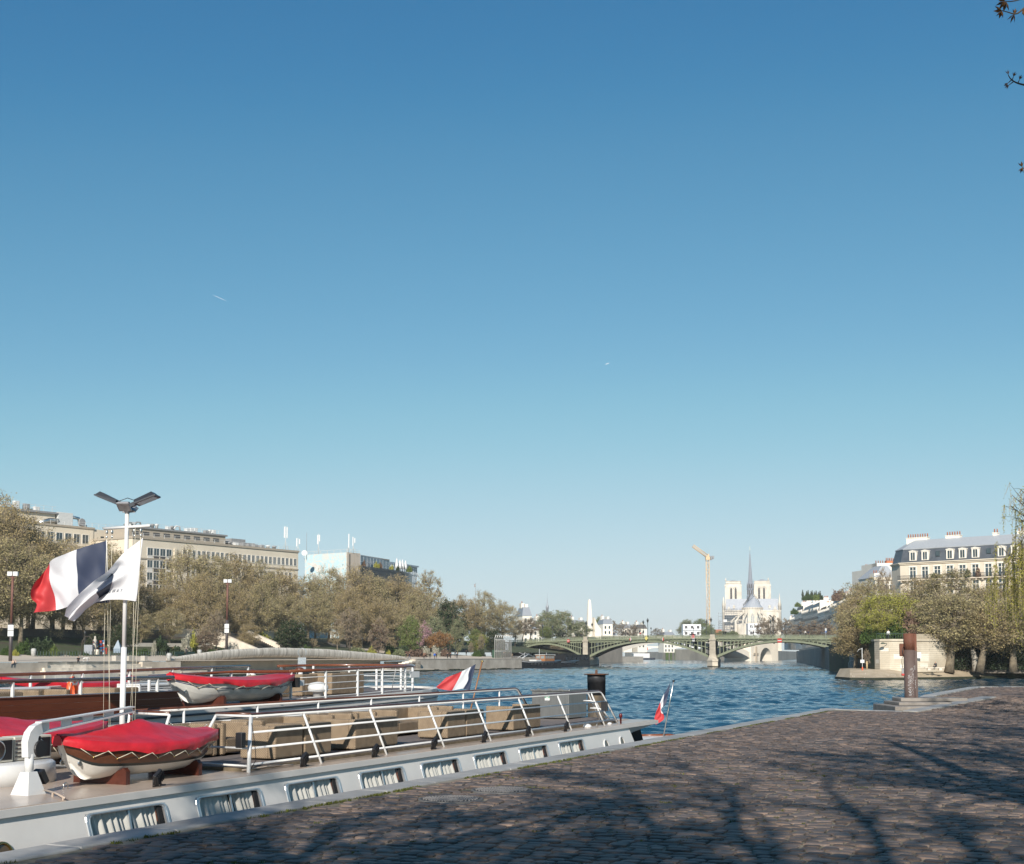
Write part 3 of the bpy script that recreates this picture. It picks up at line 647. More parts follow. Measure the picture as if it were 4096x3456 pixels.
# davits with their slotted arms
def davit(s_, l_, reach, dl):
 b = MB()
 q = .19; b.loft([[Vector((s_ + a * q, l_ + c * q, 2.06)) for a, c in ((-1, -1), (1, -1), (1, 1), (-1, 1))], [Vector((s_ + a * .09, l_ + c * .09, 2.42)) for a, c in ((-1, -1), (1, -1), (1, 1), (-1, 1))]])
 b.tube([(s_, l_, 2.40), (s_, l_, 2.70)], .075, 12)
 path = [(s_ + .02, 2.66), (s_, 2.9), (s_ + .03, 3.0), (s_ + .1, 3.07), (s_ + .22, 3.11)]
 hh = [.11, .11, .10, .09, .085]
 def wy(x): return l_ + dl * (x - s_) / reach
 rings = []
 n_ = len(path)
 for i, (x, z) in enumerate(path):
  x0, z0 = path[max(0, i - 1)]; x1, z1 = path[min(n_ - 1, i + 1)]; tx, tz = x1 - x0, z1 - z0; ln = math.hypot(tx, tz); nx, nz = -tz / ln, tx / ln
  rings.append([Vector((x + nx * hh[i] * e, wy(x) + c, z + nz * hh[i] * e)) for e, c in ((-1, -.07), (-1, .07), (1, .07), (1, -.07))])
 b.loft(rings)
 # arm: top and bottom flanges with webs leaving slots
 xa, xe = s_ + .2, s_ + reach
 def za(x): return 3.11 + .08 * (x - xa)
 def hw(x): return .088 - .045 * (x - xa) / (xe - xa)
 for sg in (-1, 1):
  b.loft([[Vector((x, wy(x) + c, za(x) + sg * hw(x) + e)) for c, e in ((-.07, -.012), (.07, -.012), (.07, .012), (-.07, .012))] for x in (xa, xe)])
 for k in range(5):
  x0 = xa + (xe - xa) * (k + .0) / 4.4; x1 = x0 + .26
  b.loft([[Vector((x, wy(x) + c, za(x) + e * hw(x))) for c, e in ((-.012, -1), (.012, -1), (.012, 1), (-.012, 1))] for x in (x0, min(x1, xe))])
 d = nb(b, "davit", WHITE)
 b = MB(); b.tube([(xe - .03, wy(xe), za(xe) - .03), (xe - .02, wy(xe), za(xe) - .25)], .014, 6); b.ball((xe - .03, wy(xe), za(xe) - .06), .05, .03, .05, 8, 6); b.mv(-S0, -L0, 0).build("hook", STEEL, d)
 b = MB(); q = MB(); q.lathe([(.13, -.04), (.14, -.02), (.14, .02), (.13, .04)], 16); M = Matrix.Translation((s_ + .16, l_ - .06, 2.78)) @ Matrix.Rotation(R(90), 4, 'X')
 b.add([M @ Vector(v_) for v_ in q.v], q.f); b.box(s_ + .06, s_ + .22, l_ - .02, l_ + .05, 2.7, 2.98); b.mv(-S0, -L0, 0).build("winch", BLACK, d)
davit(16.22, 16.2, 2.75, .3); davit(15.0, 19.5, 3.2, 0)
b = MB(); b.lathe([(1.2, 0), (1.17, .33), (1.13, .36), (.2, .38)], 40, (17.45, 18.45, 2.06)); nb(b, "deck_house", WHITE)
b = MB(); b.box(15.85, 16.05, 16.05, 16.0, 2.2, 2.4); M = Matrix.Translation((16.5, 16.22, 2.32)) @ Matrix.Rotation(R(-30), 4, 'Y'); b = MB(); b.box(-.05, .05, -.10, .10, -.12, .12, 0, M, bev=.01); b.tube([(16.28, 16.2, 2.3), (16.5, 16.22, 2.3)], .015, 6); nb(b, "floodlight", BLACK)
# mast with yard and floodlights
MS, ML = 20.9, 18.42
b = MB(); b.tube([(MS, ML, 2.05), (MS, ML, 4.45)], .058, 14); b.tube([(MS, ML, 4.4), (MS, ML, 7.25)], .043, 12); mast = nb(b, "mast", WHITE)
b = MB(); b.tube([(MS, 19.01, 6.88), (MS, 17.82, 6.89)], .03, 10); b.mv(-S0, -L0, 0).build("yard", WHITE, mast)
b = MB()
for i, (l_, e) in enumerate(((18.94, 18.9), (18.8, 18.75), (18.2, 18.15), (18.05, 18.1), (18.94, 18.7), (18.05, 18.25))):
 b.tube([(MS, l_, 6.86), (MS - .02, (l_ + e) / 2, 4.6), (MS, e, 2.2 if i % 2 else 2.5)], .0045, 5)
b.mv(-S0, -L0, 0).build("halyard", ROPE, mast)
b = MB()
for l_ in (18.94, 18.8, 18.22, 18.05): b.ball((MS, l_, 6.80), .03, .02, .05, 8, 5); b.ball((MS, l_, 6.70), .018, .018, .035, 8, 5)
b.mv(-S0, -L0, 0).build("pulley", STEEL, mast)
FLB = mat("lamp_housing", (.03, .035, .045), .4, .3); FGL = mat("lamp_glass", (.45, .45, .43), .15, var=.3, scale=6)
for a, tilt, gray in ((115, 22, 0), (-65, 22, 0), (205, 28, 1), (25, 24, 1)):
 M = Matrix.Translation((MS, ML, 7.3 - .13 * gray)) @ Matrix.Scale(1 - .4 * gray, 4) @ Matrix.Rotation(R(a), 4, 'Z') @ Matrix.Translation((.1, 0, 0)) @ Matrix.Rotation(R(-tilt), 4, 'Y')
 b = MB(); b.loft([[M @ Vector(p) for p in ((.10, -.2, .03), (.55, -.2, .03), (.55, .2, .03), (.10, .2, .03))], [M @ Vector(p) for p in ((.12, -.17, .09), (.50, -.15, .12), (.50, .15, .12), (.12, .17, .09))]])
 b.box(.09, .565, -.215, .215, .0, .03, 0, M); b.box(-.12, .14, -.05, .05, .0, .08, 0, M)
 h = b.mv(-S0, -L0, 0).build("lamp_head", (FLB, mat("grey_housing", (.35, .35, .36), .4, .3))[gray], mast)
 b = MB(); b.box(.14, .52, -.17, .17, -.004, -.001, 0, M); b.mv(-S0, -L0, 0).build("lamp_glass", FGL, mast)
b = MB(); b.tube([(MS, ML, 7.2), (MS, ML, 7.4)], .05, 10); b.tube([(MS - .15, ML + .1, 7.4), (MS, ML, 7.48), (MS + .1, ML - .15, 7.42), (MS + .2, ML - .2, 7.38)], .008, 5); b.mv(-S0, -L0, 0).build("lamp_bracket", FLB, mast)
# ------------------------------------------------------------ cloth flags
BLUE = mat("flag_blue", (.035, .05, .10), .6, var=.06); FWHT = mat("flag_white", (.78, .78, .80), .6, var=.04); FRED = mat("flag_red", (.62, .055, .06), .6, var=.06)
for m_ in (BLUE, FWHT, FRED):
 t_ = m_.node_tree; bb = t_.nodes["Principled BSDF"]; tr = t_.nodes.new("ShaderNodeBsdfTranslucent"); mx = t_.nodes.new("ShaderNodeMixShader"); mx.inputs[0].default_value = .3
 t_.links.new(bb.inputs["Base Color"].links[0].from_socket, tr.inputs[0]); t_.links.new(bb.outputs[0], mx.inputs[1]); t_.links.new(tr.outputs[0], mx.inputs[2]); t_.links.new(mx.outputs[0], t_.nodes["Material Output"].inputs[0])
def curve(pts, t):                                                     # smooth curve through points
 n = len(pts) - 1; x = min(max(t * n, 0), n - 1e-6); i = int(x); f = x - i
 g = lambda k: Vector(pts[min(max(k, 0), n)])
 p0, p1, p2, p3 = g(i - 1), g(i), g(i + 1), g(i + 2)
 return .5 * ((2 * p1) + (p2 - p0) * f + (2 * p0 - 5 * p1 + 4 * p2 - p3) * f * f + (3 * p1 - p0 - 3 * p2 + p3) * f ** 3)
class Flag:
 """a cloth patch: rows of guide points from hoist to fly, top row first, in the plane (a, z), with waves out of the plane"""
 def __init__(s, rows, to3, wave, amp): s.rows = rows; s.to3 = to3; s.wave = wave; s.amp = amp
 def at(s, u, v, off=0.):
  col = [curve(r, u) for r in s.rows]; p = curve(col, v); d = p.z if len(p) > 2 else 0
  dep = s.amp * u ** .6 * sum(a * math.sin(fu * u + fv * v + ph) for a, fu, fv, ph in s.wave) + d
  return s.to3(p.x, p.y, dep + off)
 def patch(s, u0, u1, v0=0., v1=1., nu=26, nv=30, off=0., thick=.004):
  b = MB(); g = [[s.at(u0 + (u1 - u0) * i / nu, v0 + (v1 - v0) * j / nv, off) for i in range(nu + 1)] for j in range(nv + 1)]
  b.add([p for r in g for p in r], [[j * (nu + 1) + i, j * (nu + 1) + i + 1, (j + 1) * (nu + 1) + i + 1, (j + 1) * (nu + 1) + i] for j in range(nv) for i in range(nu)], 0, True)
  return b
def z1p(pts, Y, org):                                                   # guide points read off the photograph, laid in the upright plane through the yard
 o = []
 for q in pts:
  p = W(q[0] / 2.3233, 1950 + q[1] / 2.3233, Y) - org; d = q[2] if len(q) > 2 else 0
  o.append((p.x, p.z, d))
 return o
ybase = Q(MS, ML, 0)
org1 = Q(MS, 18.93, 5.3)
f1 = Flag([z1p([(990, 490), (715, 577), (460, 702), (345, 860)], org1.y, org1), z1p([(995, 640), (720, 730), (455, 800), (310, 960)], org1.y, org1),
           z1p([(1000, 800), (728, 850), (470, 900), (300, 1035), ], org1.y, org1), z1p([(1008, 960), (735, 960), (490, 1010), (345, 1085)], org1.y, org1), z1p([(1016, 1070), (745, 1085), (505, 1138), (320, 1168)], org1.y, org1)],
          lambda a, z, d: Vector((a, d, z)), ((.5, 9, 2.0, .4), (.35, 17, -5, 1), (.2, 6, 9, 2), (.16, 28, 11, .3)), .17)
t = thing("tricolour_flag", "large blue, white and red flag flying from the left end of the mast yard", "flag", org1, 0)
f1.patch(0, .333).build("blue_band", BLUE, t); f1.patch(.333, .667).build("white_band", FWHT, t); f1.patch(.667, 1).build("red_band", FRED, t)
b = MB(); b.tube([f1.at(0, q / 6) for q in range(7)], .012, 6); b.build("hoist_tape", FWHT, t)
org2 = Q(MS, 18.05, 5.35)
f2 = Flag([z1p([(1325, 470), (1150, 610), (1000, 780, -.05), (850, 900, -.1), (690, 1080, -.16), (620, 1195, -.2)], org2.y, org2), z1p([(1308, 620), (1180, 700), (1060, 760, .14), (905, 935, .1), (740, 1085, .0), (640, 1215, -.1)], org2.y, org2),
           z1p([(1292, 780), (1190, 820), (1090, 850, -.1), (940, 975, -.2), (770, 1100, -.15), (655, 1230, -.1)], org2.y, org2), z1p([(1278, 930), (1160, 940), (1040, 950, .05), (915, 1020, .1), (800, 1110, .05), (670, 1238, 0)], org2.y, org2),
           z1p([(1265, 1058), (1130, 1042), (1000, 1046, .0), (860, 1080, .06), (760, 1155, .05), (690, 1243, 0)], org2.y, org2)],
          lambda a, z, d: Vector((a, d, z)), ((.5, 11, 3.0, 2.4), (.3, 20, -6, 1), (.25, 6, 10, 0), (.12, 34, 17, .3)), .10)
t = thing("company_flag", "folded white flag with navy block and spaced lettering on the mast yard", "flag", org2, 0)
f2.patch(0, 1, nu=70, nv=40).build("cloth", FWHT, t)
NAVY = mat("flag_navy", (.022, .035, .065), .6, var=.06)
b = MB()
for e in (-.008, .008):
 q = f2.patch(.45, .61, .22, .80, 24, 20, e); b.add(q.v, q.f, 0, True)
b.build("navy_block", NAVY, t)
def text_mesh(s, size=1.0):
 c = bpy.data.curves.new("lettering", 'FONT'); c.body = s; c.size = size; c.align_x = 'CENTER'; c.align_y = 'CENTER'
 o = bpy.data.objects.new("lettering", c); COL.objects.link(o); dg = bpy.context.evaluated_depsgraph_get(); me = bpy.data.meshes.new_from_object(o.evaluated_get(dg))
 bpy.data.objects.remove(o); bm = bmesh.new(); bm.from_mesh(me); bmesh.ops.triangulate(bm, faces=bm.faces[:]); bm.verts.index_update()
 vs = [v_.co.copy() for v_ in bm.verts]; fs = [[v_.index for v_ in f_.verts] for f_ in bm.faces]; bm.free(); bpy.data.meshes.remove(me); return vs, fs
b = MB()
for ch, uu in (("Y", .255), ("A", .31), ("W", .37), ("H", .43), ("T", .50), ("-", .545)):
 vs, fs = text_mesh(ch, .11)
 for e in (-.012, .012): b.add([f2.at(uu - p.x * .42, .79 - p.y * .95, e) for p in vs], fs)
b.build("lettering", NAVY, t)
b = MB(); b.tube([f2.at(0, q / 6) for q in range(7)], .012, 6); b.build("hoist_tape", FWHT, t)
# ------------------------------------------------------------ lifeboats under canvas
LBW = mat("lifeboat_white", (.66, .64, .59), .4, var=.08); LBB = mat("lifeboat_varnish", (.10, .034, .015), .3, var=.3, scale=3, stretch=(.6, 4, 4), coat=.3)
LBK = mat("lifeboat_dark_band", (.02, .028, .028), .35); LBBL = mat("lifeboat_blue_line", (.02, .03, .12), .4); CRAD = mat("cradle_wood", (.075, .02, .012), .4, var=.35, scale=4)
def lifeboat(name, label, s, L, z, ln, beam, scheme, peak, rot=0., h=.62, cradles=(.27, .78), ropes=True, peak_t=.55):
 t = thing(name, label, "lifeboat", Q(s, L, z), QA + rot, "covered lifeboats on the two barges")
 N = 28; M_ = 16
 def hb(t_): return beam * (max(0, math.sin(math.pi * min(1, (t_ * .93 + .006)))) ** .62) * (1 if t_ < .5 else 1)
 def gz(t_): return h + .16 * (2 * t_ - 1) ** 2 + .06 * (1 - t_)
 def kz(t_): return .10 + .30 * max(0, (.16 - t_) / .16) ** 2 + .22 * max(0, (t_ - .8) / .2) ** 2
 def xx(t_, f): return -ln / 2 + ln * t_ - (0.16 * (1 - f) * 0 - .28 * (1 - f) ** 1.5 * (t_ < .2) * (1 - t_ / .2)) - (.2 * (1 - f) ** 1.5 * max(0, (t_ - .8) / .2))
 rows = []; 
 fr = [0, .1, .2, .3, .37, .38, .45, .46, .6, .75, .9, 1.0]
 b = MB(); rings = []
 for i in range(N + 1):
  t_ = i / N; r = []
  for sg in (1, -1):
   for f in (fr[::-1] if sg > 0 else fr):
    ww = hb(t_) * (1 - (1 - f) ** 2.3) ** .55 if f > 0 else 0.0
    step = .012 * ((f * 7) % 1.0)
    r.append(Vector((xx(t_, f), sg * (ww + step * (f > 0)), kz(t_) + (gz(t_) - kz(t_)) * f)))
  rings.append(r)
 n = len(rings[0]); vs = [p for r in rings for p in r]; fs = []; ms = []
 for k in range(N):
  for i in range(n - 1):
   fs.append([k * n + i, (k + 1) * n + i, (k + 1) * n + i + 1, k * n + i + 1])
   j = min(10, i if i < 11 else (n - 2 - i)); fa = fr[::-1][j]; fb_ = fr[::-1][j + 1]; f = (fa + fb_) / 2
   if scheme == 'brown': ms.append(1 if f > .455 else (2 if f > .375 else 0))
   else: ms.append(0)
 mats = [LBW, LBB, LBK, LBBL]
 b.add(vs, fs); b.m = ms; b.sm = [True] * len(fs)
 b.add(rings[0], [list(range(n))]); b.add(rings[-1], [list(range(n))[::-1]])
 b.build("hull", mats, t)
 if scheme != 'brown':
  b = MB()
  for sg in (-1, 1): b.tube([(xx(i / N, .66), sg * (hb(i / N) * (1 - .34 ** 2.3) ** .55 + .004), kz(i / N) + (gz(i / N) - kz(i / N)) * .66) for i in range(N + 1)], .009, 5)
  b.build("blue_line", LBBL, t)
 # canvas
 b = MB(); K = 9; grid = []
 for i in range(N + 1):
  t_ = i / N; te = -.012 + 1.024 * t_; r = []
  pk = peak * max(0, 1 - abs(te - peak_t) / (peak_t if te < peak_t else 1 - peak_t)) ** 1.05
  for j in range(-K, K + 1):
   e = j / K; y = e * (hb(min(1, max(0, t_))) + .035)
   crease = .014 * math.sin(t_ * 40 + j) * (1 - abs(e)) + .012 * math.sin(e * 9 + t_ * 5)
   r.append(Vector((-ln / 2 - .03 + (ln + .06) * t_, y, gz(t_) + .03 + (pk + .05) * (1 - abs(e)) ** 1.15 + crease * (.3 + peak))))
  sk = []
  for sg, jj in ((-1, 0), (1, 2 * K)):
   p = r[jj]; wv = .02 * math.sin(t_ * 55 + sg) + .012 * math.sin(t_ * 23); drop = .15 + .03 * math.sin(t_ * 22 + sg) 
   if sg < 0: r = [Vector((p.x, p.y - .015 + wv * .3, p.z - drop)), Vector((p.x, p.y - .02 - wv, p.z - drop * .5))] + r
   else: r = r + [Vector((p.x, p.y + .02 + wv, p.z - drop * .5)), Vector((p.x, p.y + .015 - wv * .3, p.z - drop))]
  grid.append(r)
 b.loft(grid, 0, False, False, True)
 for gi in (0, N):
  r = grid[gi]; d = -.02 if gi == 0 else .02
  b.add([p + Vector((d, 0, 0)) for p in r] , [list(range(len(r)))])
 b.build("canvas_cover", REDC, t)
 if ropes:
  b = MB(); bb = MB()
  for sg in (-1, 1):
   q = 0; pts = []
   for k in range(17):
    t_ = .05 + .055 * k
    if t_ > .97: break
    f = 1.0 if k % 2 == 0 else .64
    ww = hb(t_) * (1 - (1 - f) ** 2.3) ** .55 if f < 1 else hb(t_) + .04
    pts.append(Vector((xx(t_, f), sg * (ww + .02), gz(t_) - .13 if f == 1 else kz(t_) + (gz(t_) - kz(t_)) * .60)))
    if f < 1: bb.ball(pts[-1], .018, .018, .018, 6, 4)
   for a_, c_ in zip(pts[:-1], pts[1:]): b.tube([a_, (a_ + c_) / 2 + Vector((0, sg * .004, 0)), c_], .007, 5)
  b.build("lashing_rope", ROPE, t); bb.build("lashing_hook", BRASS, t)
 for c in cradles:
  b = MB(); x = -ln / 2 + ln * c; y = beam * .80
  pr = [(-y, 0), (-y, .42), (-y + .1, .42), (-.12, .12 + kz(c) - .1), (.12, .12 + kz(c) - .1), (y - .1, .42), (y, .42), (y - .35, 0)]
  pr = [(-y, 0), (-y, .24), (-y + .06, .30), (-.12, kz(c) + .03), (.12, kz(c) + .03), (y - .06, .30), (y, .24), (y, 0)]
  ra = [Vector((x - .05, py, pz)) for py, pz in pr]; rb = [Vector((x + .05, py, pz)) for py, pz in pr]; b.loft([ra, rb]); b.build("cradle", CRAD, t)
 b = MB(); q = MB(); q.lathe([(.05, 0), (.055, .02), (.03, .02), (.03, 0)], 12)
 for sg in (-1, 1):
  M = Matrix.Translation((-ln / 2 + .30, sg * (hb(.07) * .72), .42)) @ Matrix.Rotation(R(90 * sg), 4, 'X'); b.add([M @ Vector(p) for p in q.v], q.f)
 b.build("bow_eye", STEEL, t)
 return t
lifeboat("lifeboat", "wooden lifeboat with brown and white hull under peaked red canvas on the near barge", 19.0, 16.4, 2.05, 3.85, .74, 'brown', .36, peak_t=.52)
lifeboat("lifeboat", "lifeboat under red canvas half hidden behind the davit and round deck house", 19.2, 19.75, 2.1, 4.7, .8, 'brown', .34, peak_t=.35)
lifeboat("lifeboat", "white lifeboat with blue line under flat red canvas on the far barge", 29.1, 21.95, 2.95, 4.9, .85, 'white', .03, h=.62)
lifeboat("lifeboat", "low red covered lifeboat behind railings at the far side of the far barge", 28.6, 27.2, 3.0, 5.0, .9, 'white', .03, h=.45, ropes=False)
# ------------------------------------------------------------ wicker chairs
def chair_meshes(wd):
 d, h = .88, .70
 seat = MB(); seat.box(-wd / 2 + .14, wd / 2 - .14, -d / 2, d / 2 - .18, .06, .36, bev=.03)
 back = MB(); back.box(-wd / 2, wd / 2, d / 2 - .20, d / 2, .03, h, bev=.035)
 arm = []
 for sg in (-1, 1):
  a = MB(); a.box(sg * wd / 2, sg * (wd / 2 - .15), -d / 2, d / 2 - .19, .03, h - .05 + .05, bev=.035); arm.append(a.mesh("armrest", WICK))
 ft = MB()
 for sx in (-1, 1):
  for sy in (-1, 1): ft.box(sx * (wd / 2 - .08) - .03, sx * (wd / 2 - .08) + .03, sy * (d / 2 - .08) - .03, sy * (d / 2 - .08) + .03, 0, .06)
 return seat.mesh("seat", WICK), back.mesh("backrest", WICK), arm, ft.mesh("feet", BLACK)
CH1 = chair_meshes(1.02); CH2 = chair_meshes(1.95)
def wchair(kind, s, L, z, rot, label, group):
 t = thing("wicker_armchair" if kind is CH1 else "wicker_sofa", label, "armchair" if kind is CH1 else "sofa", Q(s, L, z), QA + rot, group)
 link("seat", kind[0], t); link("backrest", kind[1], t)
 for a in kind[2]: link("armrest", a, t)
 link("feet", kind[3], t); return t
GN = "wicker seats on the roof deck of the near barge"; GF = "wicker seats on the far barge"
zd = 2.137
N1 = ["first", "second", "third", "fourth", "fifth", "sixth", "seventh", "eighth"]
# near row turns its back to the quay: local +y (the back) towards -L
for i, (s_, k) in enumerate(((23.2, CH1), (24.3, CH1), (26.75, CH2), (30.75, CH1), (31.85, CH1), (35.2, CH2))):
 wchair(k, s_, 16.42, zd, math.pi + rnd.uniform(-.03, .03), "woven wicker %s back to the quay, %s from the gate, near row" % ("armchair" if k is CH1 else "sofa", N1[i]), GN)
for i, (s_, k) in enumerate(((22.55, CH1), (23.7, CH1), (25.6, CH2), (28.0, CH1), (29.15, CH1), (31.6, CH2), (33.4, CH1))):
 wchair(k, s_, 18.15, zd, rnd.uniform(-.03, .03), "woven wicker %s facing the quay by far rail, %s from gate" % ("armchair" if k is CH1 else "sofa", N1[i]), GN)
# ------------------------------------------------------------ locker on the stern
t = thing("deck_locker", "stainless steel deck locker with hinged lid and green life jacket sign", "locker", Q(42.1, 17.9, 2.14), QA)
LKS = mat("brushed_steel", (.36, .355, .34), .38, .9, var=.12, scale=2, stretch=(8, 8, .6))
b = MB(); b.box(-.8, .8, -.68, .68, .03, .93, bev=.01)
for z_ in (.33, .63): b.box(-.803, .803, -.683, .683, z_, z_ + .006)
b.build("body", LKS, t)
b = MB(); b.box(-.84, .84, -.72, .72, .93, .99, bev=.012)
for y in (-.4, 0, .4): b.box(-.87, -.82, y - .06, y + .06, .95, 1.02)
b.build("lid", LKS, t)
GRN = mat("sign_green", (.02, .25, .12), .5, var=.05)
b = MB(); b.box(-.808, -.803, .02, .20, .62, .86); s1 = b.build("sign", WHITE, t)
b = MB(); b.box(-.8105, -.808, .025, .195, .70, .85); b.build("sign_panel", GRN, s1)
b = MB(); b.box(-.813, -.8105, .06, .16, .715, .80); b.ball((-.812, .11, .825), .003, .02, .018, 8, 5); b.build("sign_figure", WHITE, s1)
b = MB(); b.box(-.8115, -.813, .085, .135, .735, .76); b.build("sign_figure", GRN, s1)
# ------------------------------------------------------------ the far barge
S1, L1 = 30.0, 23.8
bb2 = thing("river_barge", "second white barge moored outside the first, with brown bulwark and varnished rails", "barge", Q(S1, L1), QA)
def fb(mb, name, m, smooth=None, parent=None): return mb.mv(-S1, -L1, 0).build(name, m, parent or bb2, smooth)
def outl(inset=0., n=18):                                              # plan outline: straight sides, round stern
 l0, l1 = 21.3 + inset, 26.6 - inset; c = (l0 + l1) / 2; h = (l1 - l0) / 2; o = [(8, l0)]
 for s_ in np.arange(10, 37.1, 3): o.append((float(s_), l0))
 for k in range(n + 1):
  a = -math.pi / 2 + math.pi * k / n; o.append((37.5 + (4.6 - inset) * max(0, math.cos(a)) ** .8, c + h * math.sin(a)))
 for s_ in np.arange(37, 9, -3): o.append((float(s_), l1))
 o.append((8, l1)); return o
def zdk(s_): return float(np.interp(s_, [8, 24, 31, 36, 42], [2.80, 2.80, 2.88, 2.98, 3.08]))
b = MB(); o = outl(); b.loft([[Vector((s_, l_, zdk(s_) + .02)) for s_, l_ in o], [Vector((s_, l_, zdk(s_) - .28)) for s_, l_ in o], [Vector((s_ - .0 - .25 * (s_ > 37), l_ + .05 * (1 if l_ < 23.9 else -1), .9)) for s_, l_ in o], [Vector((s_ - .6 * (s_ > 37), l_ + .1 * (1 if l_ < 23.9 else -1), -.8)) for s_, l_ in o]])
fb(b, "hull", HULLW, False)
b = MB(); o2 = outl(-.02); 
for z0, r_ in ((-.19, .018), (-.02, .03)): b.tube([(s_, l_, zdk(s_) + z0) for s_, l_ in o2], r_, 6)
fb(b, "hull_line", mat("dark_line", (.05, .06, .07), .5))
b = MB(); o3 = outl(.15); b.add([(s_, l_, zdk(s_) + .03) for s_, l_ in o3], [list(range(len(o3)))]); fb(b, "deck", TEAK)
b = MB(); oa, ob = outl(.0), outl(.12)
b.loft([[Vector((s_, l_, zdk(s_) + .02)) for s_, l_ in oa], [Vector((s_, l_, zdk(s_) + .10)) for s_, l_ in oa], [Vector((s_, l_, zdk(s_) + .10)) for s_, l_ in ob], [Vector((s_, l_, zdk(s_) + .03)) for s_, l_ in ob]], 0, True, False); fb(b, "toe_rail", HULLW)
b = MB()
for z0, z1 in ((2.98, 3.10), (3.104, 3.244), (3.248, 3.39)):
 b.add([(8, 21.22, z0), (26.0 - (z0 - 3.39) * .75, 21.22, z0), (26.0 - (z1 - 3.39) * .75, 21.22, z1), (8, 21.22, z1), (8, 21.29, z0), (26.0 - (z0 - 3.39) * .75, 21.29, z0), (26.0 - (z1 - 3.39) * .75, 21.29, z1), (8, 21.29, z1)], [[0, 1, 2, 3], [5, 4, 7, 6], [3, 2, 6, 7], [1, 5, 6, 2], [0, 4, 5, 1]])
b.box(8, 26.05, 21.2, 21.31, 3.39, 3.41); b.box(8, 26.3, 21.2, 21.3, 2.93, 2.975)
fb(b, "bulwark", BROWN)
def rail(name, path, zt, posts, bars, hcap=True, r=.045):
 g = MB()
 for s_, l_ in posts: 
  g.box(s_ - .02, s_ + .02, l_ - .035, l_ + .035, zdk(s_) + .03, zt(s_) - .02)
 for fz in bars: g.tube([(s_, l_, zdk(s_) + .05 + (zt(s_) - zdk(s_) - .05) * fz) for s_, l_ in path], .014, 6)
 rr = fb(g, name, WHITE)
 if hcap:
  g = MB(); g.tube([(s_, l_, zt(s_)) for s_, l_ in path], r, 8); g.mv(-S1, -L1, 0).build("handrail", VARN if r < .05 else HRAIL, rr)
 return rr
ztr = lambda s_: float(np.interp(s_, [8, 26, 31, 36, 42], [3.73, 3.74, 3.83, 3.90, 3.96]))
rail("guard_rail", [(8, 21.5), (26.2, 21.5), (26.6, 22.6), (30.6, 23.0), (31.3, 21.6)], ztr, [(17.3, 21.5), (19.1, 21.5), (21.0, 21.5), (23.0, 21.5), (25.6, 21.5), (26.6, 22.6), (28.6, 22.8), (30.5, 23.0)], (.3, .62))
st = [(31.3, 21.6), (33, 21.55), (35, 21.5), (37, 21.55)]
c_ = 23.95
for k in range(15):
 a = -math.pi / 2 + math.pi * k / 14; st.append((37.5 + 2.6 * max(0, math.cos(a)) ** .8, c_ + 2.4 * math.sin(a)))
rail("guard_rail", st, ztr, [(31.4, 21.6), (33.1, 21.55), (34.8, 21.5), (36.3, 21.52), (37.9, 21.6), (39.2, 22.05), (39.9, 22.9), (40.1, 24.0), (39.9, 25.0), (39.0, 25.9)], (.12, .34, .56, .78))
far = [(8, 26.4)] + [(float(s_), 26.4) for s_ in range(12, 39, 4)]
rail("guard_rail", far, lambda s_: ztr(s_) + .03, [(float(s_), 26.4) for s_ in np.arange(15, 38, 1.9)], (.3, .62))
b = MB()
for k in range(3):
 s_ = 38.6 - .1 * k
b.tube([(37.3, 21.6, 3.9), (38.2, 22.3, 3.0)], .012, 5); b.box(38.3, 38.9, 21.62, 21.66, 3.55, 3.75); fb(b, "rail_sign", WHITE)
# louvred boxes, vents, bollards
def louvre(s_, L_, ln, wd, h, label):
 t = thing("louvred_box", label, "deck box", Q(s_, L_, zdk(s_) + .03), QA, "white louvred boxes on the far barge")
 b = MB(); b.box(-ln / 2, ln / 2, -wd / 2, wd / 2, h - .07, h, bev=.02); b.box(-ln / 2, -ln / 2 + .06, -wd / 2, wd / 2, 0, h); b.box(ln / 2 - .06, ln / 2, -wd / 2, wd / 2, 0, h)
 b.box(-ln / 2 + .06, ln / 2 - .06, wd / 2 - .05, wd / 2, 0, h - .07); b.build("casing", WHITE, t)
 b = MB(); n = 7
 for k in range(n):
  z_ = .05 + (h - .15) * k / n; M = Matrix.Translation((0, -wd / 2 + .04, z_ + .03)) @ Matrix.Rotation(R(-35), 4, 'X'); b.box(-ln / 2 + .06, ln / 2 - .06, -.05, .05, -.008, .008, 0, M)
  M = Matrix.Translation((-ln / 2 + .02, 0, z_ + .03)) @ Matrix.Rotation(R(35), 4, 'Y'); b.box(-.05, .05, -wd / 2 + .03, wd / 2, -.008, .008, 0, M)
 b.build("louvres", WHITE, t)
 return t
louvre(25.0, 26.0, 2.6, .8, .62, "white louvred deck box at the left end of the far barge")
louvre(29.8, 25.2, 2.0, .8, .60, "white louvred deck box right of the mast on the far barge")
for i, s_ in enumerate((35.6, 38.3)):
 t = thing("bollard", ["white bollard post with brown cap on the far barge, left of the pair", "white bollard post with brown cap on the far barge, right of the pair"][i], "bollard", Q(s_, 26.0, zdk(s_) + .03), QA, "capped bollards on the far barge")
 b = MB(); b.tube([(0, 0, 0), (0, 0, .72)], .11, 12); b.build("post", WHITE, t); b = MB(); b.lathe([(.15, 0), (.17, .03), (.10, .09), (.03, .11)], 14, (0, 0, .72)); b.build("cap", HRAIL, t)
 b = MB(); b.tube([(-.1, 0, .65), (-.25, 0, .4), (-.3, 0, .05)], .03, 6); b.build("hose", BLACK, t)
